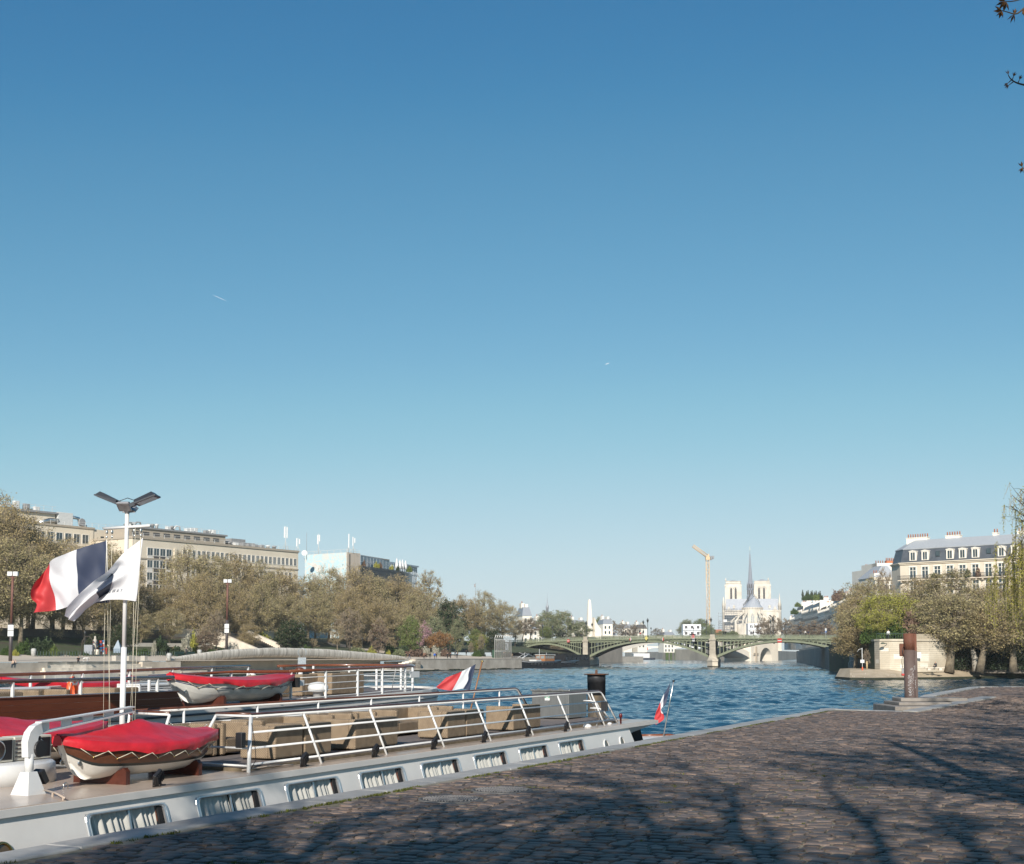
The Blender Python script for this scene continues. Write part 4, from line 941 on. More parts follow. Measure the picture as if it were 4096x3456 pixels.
for i, (s_, l_) in enumerate(((34.3, 22.6), (31.2, 22.3))):
 b = MB(); b.lathe([(.16, 0), (.16, .2), (.30, .2), (.32, .34), (.25, .46), (.05, .5)], 18, (0, 0, 0)); o = b.build("vent_cowl", WHITE); o.location = Q(s_, l_, zdk(s_) + .03); tag(o, ["white mushroom vent beside the stern wicker chairs of the far barge", "low white mushroom vent at the end of the white lifeboat"][i], "vent", "mushroom vents")
ORG = mat("orange_ring", (.75, .10, .02), .5, var=.1)
for i, (s_, l_, z_, rot) in enumerate(((27.4, 25.9, 3.35, .5), (32.4, 26.3, 3.38, .5))):
 t = thing("life_ring", ["orange life ring with white rope on the far rail, left of the mast", "orange life ring showing above the white lifeboat"][i], "life ring", Q(s_, l_, z_), QA + rot, "orange life rings")
 b = MB(); n = 28; b.tube([(.30 * math.cos(6.2832 * k / n), 0, .30 * math.sin(6.2832 * k / n)) for k in range(n + 1)], .075, 10, caps=False); b.build("ring", ORG, t)
 b = MB(); b.tube([((.40 + .05 * math.sin(k * 4 * 6.2832 / 24)) * math.cos(6.2832 * k / 24), -.03, (.40 + .05 * math.sin(k * 4 * 6.2832 / 24)) * math.sin(6.2832 * k / 24)) for k in range(25)], .012, 5); b.build("grab_rope", ROPE, t)
 b = MB()
 for a in (.785, 2.356, 3.927, 5.498): M = Matrix.Rotation(-a, 4, 'Y') @ Matrix.Translation((.30, 0, 0)); b.box(-.082, .082, -.08, .08, -.05, .05, 0, M, bev=.02)
 b.build("reflective_band", WHITE, t)
for i, (s_, l_, rot, k) in enumerate(((34.1, 24.3, 1.57, CH1), (35.2, 24.0, 1.57, CH1), (36.6, 23.4, math.pi, CH2))):
 wchair(k, s_, l_, zdk(s_) + .03, rot, "wicker %s on the stern of the far barge, %s from the left" % ("armchair" if k is CH1 else "sofa", N1[i]), GF)
for i, (s_, l_, rot, k) in enumerate(((20.8, 22.4, math.pi, CH2), (23.2, 22.9, 0, CH1), (25.2, 22.6, 1.57, CH1), (22.2, 23.9, 0, CH2))):
 wchair(k, s_, l_, zdk(s_) + .0, rot, "wicker seat showing above the brown bulwark, %s from the left" % N1[(0, 2, 3, 1)[i]], GF)
b = MB(); b.box(-.05, .05, -.14, .14, 0, .28); o = b.build("rail_lamp", BLACK); o.location = Q(31.45, 21.5, 3.38); o.rotation_euler = (0, 0, QA); tag(o, "black lamp clamped to the near rail of the far barge beside a white box", "lamp")
b = MB(); b.box(-.13, .13, -.05, .05, 0, .16, bev=.01); o = b.build("junction_box", WHITE); o.location = Q(31.72, 21.5, 3.42); o.rotation_euler = (0, 0, QA); tag(o, "small white junction box on the near rail of the far barge", "box")
b = MB(); b.box(-.06, .06, -.1, .1, 0, .34); o = b.build("sign_board", GRN); o.location = Q(29.4, 22.75, 3.36); o.rotation_euler = (0, 0, QA + .2); tag(o, "small green assembly sign on the rail behind the white lifeboat", "sign")
# ------------------------------------------------------------ stern flags and air conditioners
def sternflag(name, label, foot, tip, rows, cut, matp, capm, wave, amp):
 foot, tip = Vector(foot), Vector(tip); t = thing(name, label, "flag", foot, 0)
 b = MB(); b.tube([(0, 0, 0), tip - foot], .028, 8); p = b.build("flagstaff", matp, t)
 b = MB(); d = tip - foot; b.lathe([(.02, -.03), (.05, -.02), (.06, .01), (.03, .04)], 10, d); b.build("finial", capm, t)
 def to3(a, z, dep): return Vector((a, dep, z))
 def conv(r): return [((W(u, v, tip.y) - foot).x, (W(u, v, tip.y) - foot).z, 0) for u, v in r]
 fl = Flag([conv(r) for r in rows], to3, wave, amp)
 for nm, a, c, m_ in cut: fl.patch(a, c, nu=14, nv=24).mv(0, (tip.y - foot.y) * .5, 0).build(nm, m_, t)
 return t
def z8p(*pts): return [(1700 + x / 1.7425, 2600 + y / 1.7425) for x, y in pts]
def zsp(*pts): return [(2300 + x / 4.182, 2650 + y / 4.182) for x, y in pts]
sternflag("stern_flag", "blue, white and red flag leaning out from the stern of the far barge", Q(44.6, 22.6, 2.2), Q(45.6, 22.6, 4.05),
          [z8p((357, 97), (318, 118), (250, 152), (150, 192)), z8p((343, 150), (300, 165), (232, 190), (120, 222)), z8p((330, 205), (296, 214), (210, 226), (95, 245)), z8p((315, 283), (262, 268), (180, 280), (75, 262))][0:4],
          (("blue_band", 0, .30, BLUE), ("white_band", .30, .62, FWHT), ("red_band", .62, 1, FRED)), mat("wooden_staff", (.30, .14, .06), .4), BRASS, ((.6, 9, 3, 0), (.3, 20, -4, 1)), .10)
sternflag("stern_flag", "narrow folded blue, white and red flag on a steel staff behind the near barge", Q(50.6, 17.05, .95), Q(50.2, 16.45, 3.27),
          [zsp((1612, 330), (1560, 440), (1480, 575), (1400, 760), (1372, 820)), zsp((1590, 480), (1540, 560), (1470, 680), (1420, 820), (1345, 950)), zsp((1560, 600), (1530, 700), (1460, 780), (1440, 900), (1350, 1000)), zsp((1512, 740), (1500, 720), (1425, 735), (1490, 860), (1495, 960), (1362, 1045))],
          (("blue_band", 0, .42, BLUE), ("white_band", .42, .62, FWHT), ("red_band", .62, 1, FRED)), STEEL, BLACK, ((.6, 6, 5, 0), (.4, 3, 14, 1)), .07)
for i, (s_, l_) in enumerate(((17.0, 17.95), (17.95, 18.0))):
 t = thing("air_conditioner", ["cream air conditioner unit on the round deck house, left one", "cream air conditioner unit on the round deck house beside the davit"][i], "air conditioner", Q(s_, l_, 2.44), QA, "air conditioner units")
 b = MB(); b.box(-.44, .44, -.16, .16, 0, .42, bev=.015); b.build("casing", mat("cream_metal", (.60, .57, .48), .45), t)
 b = MB(); b.box(-.25, .40, -.168, -.162, .04, .38); b.build("fan_opening", BLACK, t)
 b = MB(); q = MB(); q.lathe([(.155, 0), (.165, .006), (.175, 0)], 24); M = Matrix.Translation((.08, -.17, .21)) @ Matrix.Rotation(R(90), 4, 'X'); b.add([M @ Vector(p) for p in q.v], q.f)
 for k in range(5): b.box(-.42, -.28, -.172, -.165, .06 + k * .07, .08 + k * .07)
 b.build("grille", STEEL, t)
# ------------------------------------------------------------ mooring piles
RUSTD = mat("dark_rusty_steel", (.055, .05, .045), .7, .3, scale=1.4, col2=(.16, .12, .075), bump=.3, bscale=12, stretch=(1, 1, .5)); CAPR = mat("rusty_cap", (.12, .055, .032), .75, .2, var=.4, scale=5)
p = Q(49.9, 19.6, 0)
t = thing("mooring_pile", "black steel mooring pile with flat rusty cap behind the near barge's stern", "mooring pile", (p.x, p.y, -1), 0)
b = MB(); b.lathe([(.36, -1), (.36, 3.68)], 32); b.build("shaft", RUSTD, t)
b = MB(); b.lathe([(.365, 3.68), (.365, 4.18), (.37, 4.18), (.37, 4.48), (.35, 4.5)], 32); b.build("painted_top", mat("black_steel", (.03, .03, .032), .55, .2, var=.3), t)
b = MB(); b.lathe([(.50, 4.5), (.505, 4.52), (.50, 4.54), (.1, 4.55)], 32); b.build("cap_plate", CAPR, t)
b = MB(); b.prism([(-.05, 0), (-.05, .1), (-.035, .145), (0, .16), (.035, .145), (.05, .1), (.05, 0)], -.015, .015, 0, Matrix.Translation((0, 0, 4.55)) @ Matrix.Rotation(R(90), 4, 'X')); b.build("lifting_eye", CAPR, t)
PX, PY = W(3642, 2787, 68.7).x, 68.7
t = thing("mooring_pile", "tall rust brown sheet pile with white graffiti on the landing steps", "mooring pile", (PX, PY, 2.1), 0)
PR = .30; PH = 3.3
PBR = mat("pile_brown_paint", (.105, .072, .062), .65, var=.15, scale=3); PRU = mat("pile_rust", (.16, .062, .036), .75, .1, var=.35, scale=3, bump=.2, stretch=(1, 1, .3))
lean = .0
def pr(z): return [(PR * math.cos(a) , PR * math.sin(a), z) for a in (2 * math.pi * k / 24 for k in range(24))]
b = MB(); b.loft([[Vector(q) for q in pr(-2.6)], [Vector(q) for q in pr(2.45)]], 0, True, True, True); b.build("shaft", PBR, t)
b = MB(); b.loft([[Vector((x * .985, y * .985, 2.45)) for x, y, _ in pr(0)], [Vector((x * .985, y * .985, PH)) for x, y, _ in pr(0)]], 0, True, True, True); b.build("rusty_top", PRU, t)
b = MB(); b.box(.15, .335, -.20, .2, -2.6, 2.40); b.build("sheet_flange", PBR, t)
b = MB(); b.box(.14, .325, -.2, .2, 2.40, PH - .02); b.build("flange_top", PRU, t)
b = MB(); b.box(-.52, -.30, -.06, .06, 2.12, 2.78, 0, None, .05); b.build("cable_box", PRU, t)
b = MB(); b.tube([(-.33, -.08, 2.6), (-.40, -.14, 2.45), (-.38, -.16, 2.25), (-.33, -.14, 2.15), (-.42, -.12, 2.05), (-.44, -.12, 1.8), (-.40, -.12, 1.5)], .018, 6); b.build("cable", BLACK, t)
b = MB(); b.lathe([(.045, 0), (.065, -.03), (.06, -.25), (.075, -.27)], 12, (-.40, -.12, 1.5)); c = b.build("plug", mat("grey_plastic", (.25, .25, .25), .5), t)
b = MB(); b.lathe([(.078, -.27), (.08, -.37), (.05, -.38)], 12, (-.40, -.12, 1.5)); b.build("plug_collar", mat("red_plastic", (.5, .06, .05), .5), c)
g = random.Random(5); b = MB()
def scrib(x0, x1, z0, z1, n, r):
 pts = []
 for k in range(n):
  t_ = k / (n - 1); x = x0 + (x1 - x0) * (.5 + .5 * math.sin(k * 2.1 + g.uniform(-.6, .6))); z = z1 + (z0 - z1) * t_ + g.uniform(-.05, .05)
  pts.append(Vector((x, -math.sqrt(max(.01, PR * PR - x * x)) - .003, z)))
 q = [curve(pts, i / (n * 5)) for i in range(n * 5 + 1)]
 q = [Vector((p_.x, -math.sqrt(max(.005, PR * PR - p_.x ** 2)) - .003, p_.z)) for p_ in q]
 b.tube(q, r, 4)
scrib(-.16, -.02, .12, .50, 14, .007); scrib(-.19, -.06, .65, 1.15, 16, .005); scrib(.02, .12, .70, 1.40, 14, .004)
scrib(.18, .28, .45, 1.0, 14, .006); scrib(-.06, .02, .75, 1.1, 14, .003); scrib(.12, .24, 1.40, 1.62, 10, .005); scrib(-.08, .08, 1.36, 1.5, 8, .003); scrib(0.02, .10, .1, .5, 8, .003)
b.build("graffiti", mat("white_marker", (.75, .75, .75), .7), t)
# ============================================================ trees
BARK = mat("plane_bark", (.22, .18, .125), .9, scale=1.2, col2=(.10, .08, .055), bump=.4, bscale=6)
BARKD = mat("dark_bark", (.07, .055, .042), .9, var=.3, scale=2)
TWIG = mat("twig_bark", (.26, .21, .145), .9, var=.25, scale=1)
L_OLIVE = leafmat("budding_leaf", (.45, .385, .20), (.30, .25, .125), .4)
L_OLIVE2 = leafmat("budding_leaf_ochre", (.45, .36, .18), (.29, .225, .115), .4)
L_YEL = leafmat("yellow_green_leaf", (.44, .42, .085), (.28, .28, .06), .35)
L_GREEN = leafmat("fresh_leaf", (.20, .25, .07), (.12, .16, .045), .4)
L_DARK = leafmat("evergreen_leaf", (.05, .075, .03), (.028, .045, .02), .45, .12)
L_GREY = leafmat("grey_green_leaf", (.27, .29, .16), (.17, .19, .10), .35)
L_BROWN = leafmat("brown_twig_leaf", (.22, .145, .10), (.15, .10, .075), .35, .1)
L_RUST = leafmat("rusty_leaf", (.36, .19, .07), (.24, .12, .045), .35)
L_PINK = leafmat("blossom", (.55, .33, .36), (.40, .24, .28), .25)
L_WHITE = leafmat("white_blossom", (.50, .47, .38), (.32, .31, .24), .3)
L_RED = leafmat("dark_red_leaf", (.10, .022, .025), (.06, .014, .018), .35)
L_WILL = leafmat("willow_leaf", (.44, .40, .08), (.30, .28, .06), .35, .35)
L_BUSH = leafmat("bush_leaf", (.075, .12, .028), (.04, .07, .018), .45, .15)
def quads(g, C, size, asp=.62, up=0.):
 n = len(C); a = g.normal(size=(n, 3)); a /= np.linalg.norm(a, axis=1)[:, None]
 b_ = g.normal(size=(n, 3)); b_ -= a * (a * b_).sum(1)[:, None]; b_ /= np.linalg.norm(b_, axis=1)[:, None]
 s = size * g.uniform(.55, 1.3, n)[:, None]
 a *= s * .5; b_ *= s * .5 * asp
 V = np.stack([C - a, C - b_ * .9, C + a, C + b_ * .9], 1)
 return V
def fast(name, V, m):
 V = np.asarray(V, np.float32); n, k = V.shape[:2]; me = bpy.data.meshes.new(name)
 me.vertices.add(n * k); me.vertices.foreach_set("co", V.reshape(-1)); me.loops.add(n * k); me.loops.foreach_set("vertex_index", np.arange(n * k, dtype=np.int32))
 me.polygons.add(n); me.polygons.foreach_set("loop_start", np.arange(0, n * k, k, dtype=np.int32)); me.polygons.foreach_set("loop_total", np.full(n, k, np.int32))
 me.materials.append(m); me.update(calc_edges=True); return me
def tree_meshes(seed, H=20., cr=6., th=4.5, clumps=120, per=60, leaf=.42, lm=None, bark=None, sig=.16, limbs=6, tr=.38, shape=1.0, twigs=10, base=.0, lean=0., tw=.03):
 """trunk and limbs as one mesh, twigs and leaves as another; crown is an uneven egg of leaf clumps"""
 lm = lm or L_OLIVE; bark = bark or BARK
 g = np.random.default_rng(seed); rn = random.Random(seed)
 tb = MB(); z0 = th; ch = (H - th)
 bend = Vector((rn.uniform(-.5, .5) + lean, rn.uniform(-.5, .5), 0))
 tb.tube([(0, 0, -.6), (bend.x * .15, bend.y * .15, th * .4), (bend.x * .5, bend.y * .5, th), (bend.x, bend.y, th + ch * .35), (bend.x * 1.1, bend.y * .8, th + ch * .75)], [tr * 1.35, tr, tr * .85, tr * .5, tr * .14], 9)
 nodes = [(Vector((bend.x * .6, bend.y * .6, th + ch * q)), tr * (.7 - .6 * q)) for q in (0, .15, .3, .5, .7)]
 for k in range(limbs):
  a = 6.283 * k / limbs + rn.uniform(-.4, .4); q = rn.uniform(0, .35); s = Vector((bend.x * .6, bend.y * .6, th + ch * q)); rr = cr * rn.uniform(.45, .75); e = Vector((math.cos(a) * rr, math.sin(a) * rr, th + ch * rn.uniform(.35, .8)))
  m1 = s.lerp(e, .35) + Vector((rn.uniform(-.4, .4), rn.uniform(-.4, .4), -.03 * ch)); m2 = s.lerp(e, .7) + Vector((rn.uniform(-.5, .5), rn.uniform(-.5, .5), .02 * ch))
  r0 = tr * rn.uniform(.38, .55); tb.tube([s, m1, m2, e], [r0, r0 * .75, r0 * .5, r0 * .25], 6)
  nodes += [(m1, r0 * .7), (m2, r0 * .5), (e, r0 * .3)]
 d = g.normal(size=(clumps, 3)); d /= np.linalg.norm(d, axis=1)[:, None]; rad = g.uniform(.35, 1.0, clumps) ** .6
 lob = 1 + .16 * np.sin(d[:, 0] * 5 + seed) * np.cos(d[:, 1] * 4 + seed * 2) + .1 * np.sin(d[:, 2] * 7 + seed)
 cz = th + ch * (.5 + base); C = d * rad[:, None] * lob[:, None]
 C = C * np.array([cr, cr, ch * .5]); zz = C[:, 2] / (ch * .5)
 wd = np.clip(1.0 - .35 * shape * np.clip(zz, 0, 1) ** 1.5 - .12 * np.clip(-zz, 0, 1), .25, 1)
 C[:, 0] *= wd; C[:, 1] *= wd; C += np.array([bend.x * .7, bend.y * .7, cz])
 sg = sig * cr * g.uniform(.6, 1.25, clumps)
 tv = []
 for c, s_ in zip(C, sg):
  cv = Vector(c); nd = min(nodes, key=lambda q: (q[0] - cv).length + .6 * max(0, q[0].z - cv.z)); s = nd[0]; mid = s.lerp(cv, .55) + Vector((rn.uniform(-.3, .3), rn.uniform(-.3, .3), rn.uniform(-.1, .4)))
  r0 = min(.09, nd[1] * .6); tb.tube([s, mid, cv], [r0, r0 * .6, r0 * .25], 4, caps=False)
 n = clumps * per; idx = g.integers(0, clumps, n)
 P = C[idx] + g.normal(size=(n, 3)) * sg[idx][:, None] * np.array([1, 1, .8])
 V = quads(g, P, leaf)
 # fine twigs: slivers radiating out of each clump
 nt_ = clumps * twigs; ti = g.integers(0, clumps, nt_); A = C[ti]; dr = g.normal(size=(nt_, 3)) + 1.1 * (A - np.array([0, 0, cz - ch * .35])) / cr + np.array([0, 0, .5]); dr /= np.linalg.norm(dr, axis=1)[:, None]
 ln = sg[ti] * g.uniform(1.0, 2.4, nt_); sd_ = np.cross(dr, g.normal(size=(nt_, 3))); sd_ /= np.linalg.norm(sd_, axis=1)[:, None]
 TW = np.stack([A - sd_ * tw, A + sd_ * tw, A + dr * ln[:, None] + sd_ * tw * .3, A + dr * ln[:, None] - sd_ * tw * .3], 1)
 return tb.mesh("trunk", bark), fast("crown", V, lm), fast("twigs", TW, TWIG)
TREES = {}
def tree_kind(key, **kw):
 if key not in TREES: TREES[key] = tree_meshes(**kw)
 return TREES[key]
def plant_tree(key, loc, label, group, scale=1., rot=None, name="plane_tree", cat="tree"):
 t = thing(name, label, cat, loc, rnd.uniform(0, 6.28) if rot is None else rot, group)
 t.scale = scale if isinstance(scale, tuple) else (scale,) * 3
 me = TREES[key]
 link("trunk", me[0], t); c = link("crown", me[1], t)
 if me[2]: link("twigs", me[2], c)
 return t
for k in range(5): tree_kind("plane%d" % k, seed=20 + k, H=20, cr=6.4, th=3.2, clumps=260, per=66, leaf=.29, lm=(L_OLIVE, L_OLIVE2)[k % 2], sig=.105, limbs=7, tr=.42, twigs=12)
tree_kind("thin0", seed=41, H=20, cr=4.6, th=4.5, clumps=170, per=20, leaf=.32, lm=L_OLIVE, sig=.11, limbs=6, twigs=26, shape=1.2)
tree_kind("thin1", seed=42, H=15, cr=4.2, th=3.5, clumps=130, per=24, leaf=.32, lm=L_OLIVE2, sig=.13, limbs=6, twigs=22)
tree_kind("bare", seed=43, H=12, cr=3.6, th=2.5, clumps=120, per=6, leaf=.26, lm=L_BROWN, sig=.14, limbs=7, twigs=46, bark=BARKD, tr=.2, tw=.022)
tree_kind("brown", seed=44, H=11, cr=3.0, th=.6, clumps=150, per=16, leaf=.3, lm=L_BROWN, sig=.13, limbs=8, twigs=34, bark=BARKD, tr=.2)
tree_kind("fresh", seed=45, H=14, cr=5.5, th=2.5, clumps=170, per=50, leaf=.45, lm=L_GREEN, sig=.12, tr=.3)
tree_kind("grey", seed=46, H=14, cr=5.5, th=1.5, clumps=170, per=50, leaf=.5, lm=L_GREY, sig=.12, tr=.3)
tree_kind("dark", seed=47, H=13, cr=4.2, th=1.0, clumps=170, per=60, leaf=.4, lm=L_DARK, sig=.12, tr=.3, bark=BARKD)
tree_kind("yellow", seed=48, H=14, cr=7.0, th=3.0, clumps=190, per=55, leaf=.34, lm=L_YEL, sig=.095, tr=.3, bark=BARKD)
tree_kind("rusty", seed=49, H=7, cr=3.4, th=2.0, clumps=100, per=40, leaf=.3, lm=L_RUST, sig=.13, tr=.14, bark=BARKD)
tree_kind("pink", seed=50, H=7, cr=3.0, th=1.5, clumps=80, per=40, leaf=.3, lm=L_PINK, sig=.14, tr=.14, bark=BARKD)
tree_kind("column", seed=51, H=11, cr=2.1, th=.5, clumps=130, per=60, leaf=.34, lm=L_DARK, sig=.16, tr=.2, bark=BARKD, shape=.6)
tree_kind("redbush", seed=52, H=5, cr=2.4, th=.5, clumps=70, per=50, leaf=.3, lm=L_RED, sig=.16, tr=.12, bark=BARKD)
# ------------------------------------------------------------ shrubs (one leafy dome each)
SHR = {}
def shrub_mesh(seed, lm, clumps=60, per=60, leaf=.16, twig=0):
 g = np.random.default_rng(seed); d = g.normal(size=(clumps, 3)); d[:, 2] = np.abs(d[:, 2]) ; d /= np.linalg.norm(d, axis=1)[:, None]
 lob = 1 + .18 * np.sin(d[:, 0] * 4 + seed) + .12 * np.cos(d[:, 1] * 6 + seed)
 C = d * (g.uniform(.3, 1, clumps) ** .5 * lob)[:, None] * np.array([.82, .82, .84]); i = g.integers(0, clumps, clumps * per)
 P = C[i] + g.normal(size=(clumps * per, 3)) * .11; P[:, 2] = np.abs(P[:, 2]) 
 return fast("foliage", quads(g, P, leaf), lm)
for nm, lm in (("green", L_BUSH), ("dark", L_DARK), ("fresh", L_GREEN), ("yellow", L_YEL), ("white", L_WHITE), ("brown", L_BROWN), ("pink", L_PINK), ("grey", L_GREY), ("red", L_RED)):
 SHR[nm] = shrub_mesh(hash(nm) % 97 if False else len(nm) * 7 + ord(nm[0]), lm)
STEMB = MB().tube([(0, 0, -.3), (.02, 0, .3), (.05, .03, .6)], [.05, .04, .02], 6).mesh("stem", BARKD)
def shrub(kind, p, rx, h, label, group="shrubs in the riverside garden", name="shrub"):
 t = thing(name, label, "shrub", p, rnd.uniform(0, 6.28), group); t.scale = (rx, rx, h)
 link("stem", STEMB, t); link("foliage", SHR[kind], t); return t
def far_pt(u, v, L):                                                    # a point on the far bank seen at u, v
 p = atL(u, v, L); return p
# the row of street planes above the river garden; tops follow the photograph
HX = [0, 150, 300, 420, 480, 540, 690, 740, 800, 1000, 1200, 1400, 1550, 1650, 1800, 1900, 2000]
HV = [2015, 2120, 2200, 2190, 2180, 2335, 2335, 2185, 2200, 2235, 2270, 2265, 2290, 2300, 2380, 2360, 2385]
sides = ["beside the left lamp post", "behind the flags", "behind the mast", "in front of the stepped building corner", "above the garden stairs", "in front of the long window row", "under the rooftop antennas", "in front of the blue mural", "in front of the curved louvre building", "near the glass tower", "right of the glass tower", "above the garden path", "near the bridge end"]
def us_for(u): return sides[min(len(sides) - 1, int(max(0, u) / 2100 * len(sides)))]
n = 0
ORD = ["tallest", "rounded", "leaning", "narrow", "dense", "open", "pale", "ochre", "twiggy", "broad", "bushy", "light"]
def row(L, us, dh, keys, what, dens=1.):
 global n
 for u in us:
  u2 = u + rnd.uniform(-18, 18); v_t = float(np.interp(u2, HX, HV)) + dh + rnd.uniform(-22, 22); p = atL(u2, 2500, L + rnd.uniform(-2, 2)); s_, l_ = sL(p); z_ = prof(l_, s_)
  top = CZ + (2619 - v_t) / F * p.y; h = top - z_; k = keys[n % len(keys)]; base = {"plane": 20, "thin0": 20, "thin1": 15}.get(k[:5], 20)
  if k.startswith("plane"): base = 20
  sc = h / base; w_ = sc * rnd.uniform(.92, 1.12) * (1.0 if h > 15 else 1.2)
  plant_tree(k, (p.x, p.y, z_ - .2), "%s %s plane tree in first brown leaf %s" % (ORD[n % len(ORD)], what, us_for(u2)), "plane trees on the far embankment", (w_, w_, sc)); n += 1
row(222, range(-60, 1760, 92), 0, ["plane0", "plane1", "plane2", "plane3", "plane4"], "street-row")
row(208, range(-20, 1700, 118), 95, ["plane2", "plane4", "plane1", "plane3", "plane0"], "garden")
row(238, [-40, 110, 260, 410], -6, ["thin0", "plane1"], "rear")
row(196, [700, 860, 1010, 1260, 1420, 1560], 260, ["thin1", "plane3"], "low")
for u, vt, k, what in ((1718, 2275, "thin0", "tall bare-topped tree standing clear right of the glass tower"), (1640, 2350, "plane1", "bushy brown tree in front of the glass tower edge"), (1790, 2400, "thin0", "slender tree left of the dark evergreen by the path"), (1850, 2375, "plane3", "first of the big brown trees by the bridge end"), (1935, 2368, "plane0", "tallest of the big brown trees by the bridge end"), (2010, 2395, "plane4", "last of the big brown trees, overhanging the bridge end"), (1895, 2410, "plane2", "big brown tree behind the weeping evergreen"), (2060, 2470, "thin1", "smaller tree at the very end of the bridge")):
 p = atL(u, 2550, 226); s_, l_ = sL(p); z_ = prof(l_, s_); h = CZ + (2619 - vt) / F * p.y - z_; hb = 15 if k == "thin1" else 20
 plant_tree(k, (p.x, p.y, z_ - .2), what, "trees by the bridge end", (h / hb * 1.05, h / hb * 1.05, h / hb))
# garden trees of other kinds
def gtree(key, u, vb, vt, L, hb, label, name="tree", wide=1., lift=0):
 p = atL(u, vb, L); s_, l_ = sL(p); z_ = prof(l_, s_) + lift; h = CZ + (2619 - vt) / F * p.y - z_
 return plant_tree(key, (p.x, p.y, z_ - .1), label, "garden trees below the embankment", (h / hb * wide, h / hb * wide, h / hb), name=name)
gtree("column", 1138, 2575, 2490, 194, 11, "left of three dark columnar evergreens right of the garden stairs", "evergreen_tree", 1.3)
gtree("column", 1165, 2575, 2485, 195, 11, "middle of three dark columnar evergreens right of the garden stairs", "evergreen_tree", 1.4)
gtree("column", 1200, 2580, 2500, 194, 11, "right of three dark columnar evergreens right of the garden stairs", "evergreen_tree", 1.4)
gtree("dark", 500, 2580, 2490, 193, 13, "big rounded dark evergreen just right of the mast foot", "evergreen_tree", 1.3)
gtree("dark", 470, 2580, 2520, 197, 13, "dark evergreen mass behind the totem poles", "evergreen_tree", 1.6)
gtree("dark", 380, 2580, 2530, 199, 13, "shadowed evergreen left of the totem poles", "evergreen_tree", 1.6)
gtree("thin1", 1350, 2585, 2490, 192, 15, "slender pale-stemmed tree behind the ramp wall", "birch_tree", .9)
gtree("brown", 1515, 2605, 2475, 186, 11, "bare brown flame-shaped tree by the end of the ramp wall", "bare_tree", 1.1)
gtree("bare", 862, 2585, 2450, 192, 12, "leafless branching tree left of the right lamp post", "bare_tree", 1.1)
gtree("bare", 1400, 2585, 2440, 196, 12, "leafless tree behind the ramp wall, among the brown planes", "bare_tree", 1.2)
gtree("brown", 820, 2585, 2520, 190, 11, "low tangled leafless bush-tree over the garden wall", "bare_tree", 2.0)
gtree("fresh", 1640, 2600, 2470, 192, 14, "green loose tree above the walkers by the ramp end", "tree", .9)
gtree("pink", 1690, 2560, 2488, 200, 7, "pink blossoming magnolia among green trees", "magnolia_tree", .75)
gtree("dark", 1800, 2590, 2395, 208, 13, "tall dark blue-green cedar left of the garden path", "cedar_tree", .95)
gtree("grey", 1740, 2590, 2470, 200, 14, "grey-green olive-like tree left of the cedar", "tree", .9)
gtree("grey", 1830, 2590, 2480, 203, 14, "grey-green tree at the head of the garden path", "tree", .7)
gtree("rusty", 1765, 2605, 2525, 190, 7, "small rusty orange tree on two pale stems by the walkers", "tree", 1.1)
gtree("rusty", 1728, 2605, 2540, 192, 7, "small rusty orange tree, the shorter one", "tree", .9)
gtree("fresh", 1905, 2610, 2520, 196, 14, "green weeping tree right of the garden path", "weeping_tree", 1.1)
gtree("yellow", 1918, 2612, 2530, 195, 14, "yellow-green weeping crown right of the garden path", "weeping_tree", .8)
gtree("dark", 1968, 2610, 2515, 199, 13, "dark evergreen between weeping tree and bridge end", "evergreen_tree", 1.2)
gtree("dark", 1993, 2612, 2540, 198, 13, "lower dark evergreen beside the bridge abutment", "evergreen_tree", 1.4)
gtree("bare", 1924, 2620, 2540, 188, 12, "thin bare sapling on the lawn before the weeping tree", "bare_tree", .6)
gtree("bare", 1885, 2620, 2570, 187, 12, "pale bare sapling at the edge of the path", "bare_tree", .8)
gtree("redbush", 2003, 2600, 2550, 200, 5, "dark red shrub-tree at the bridge abutment", "tree", 1.)
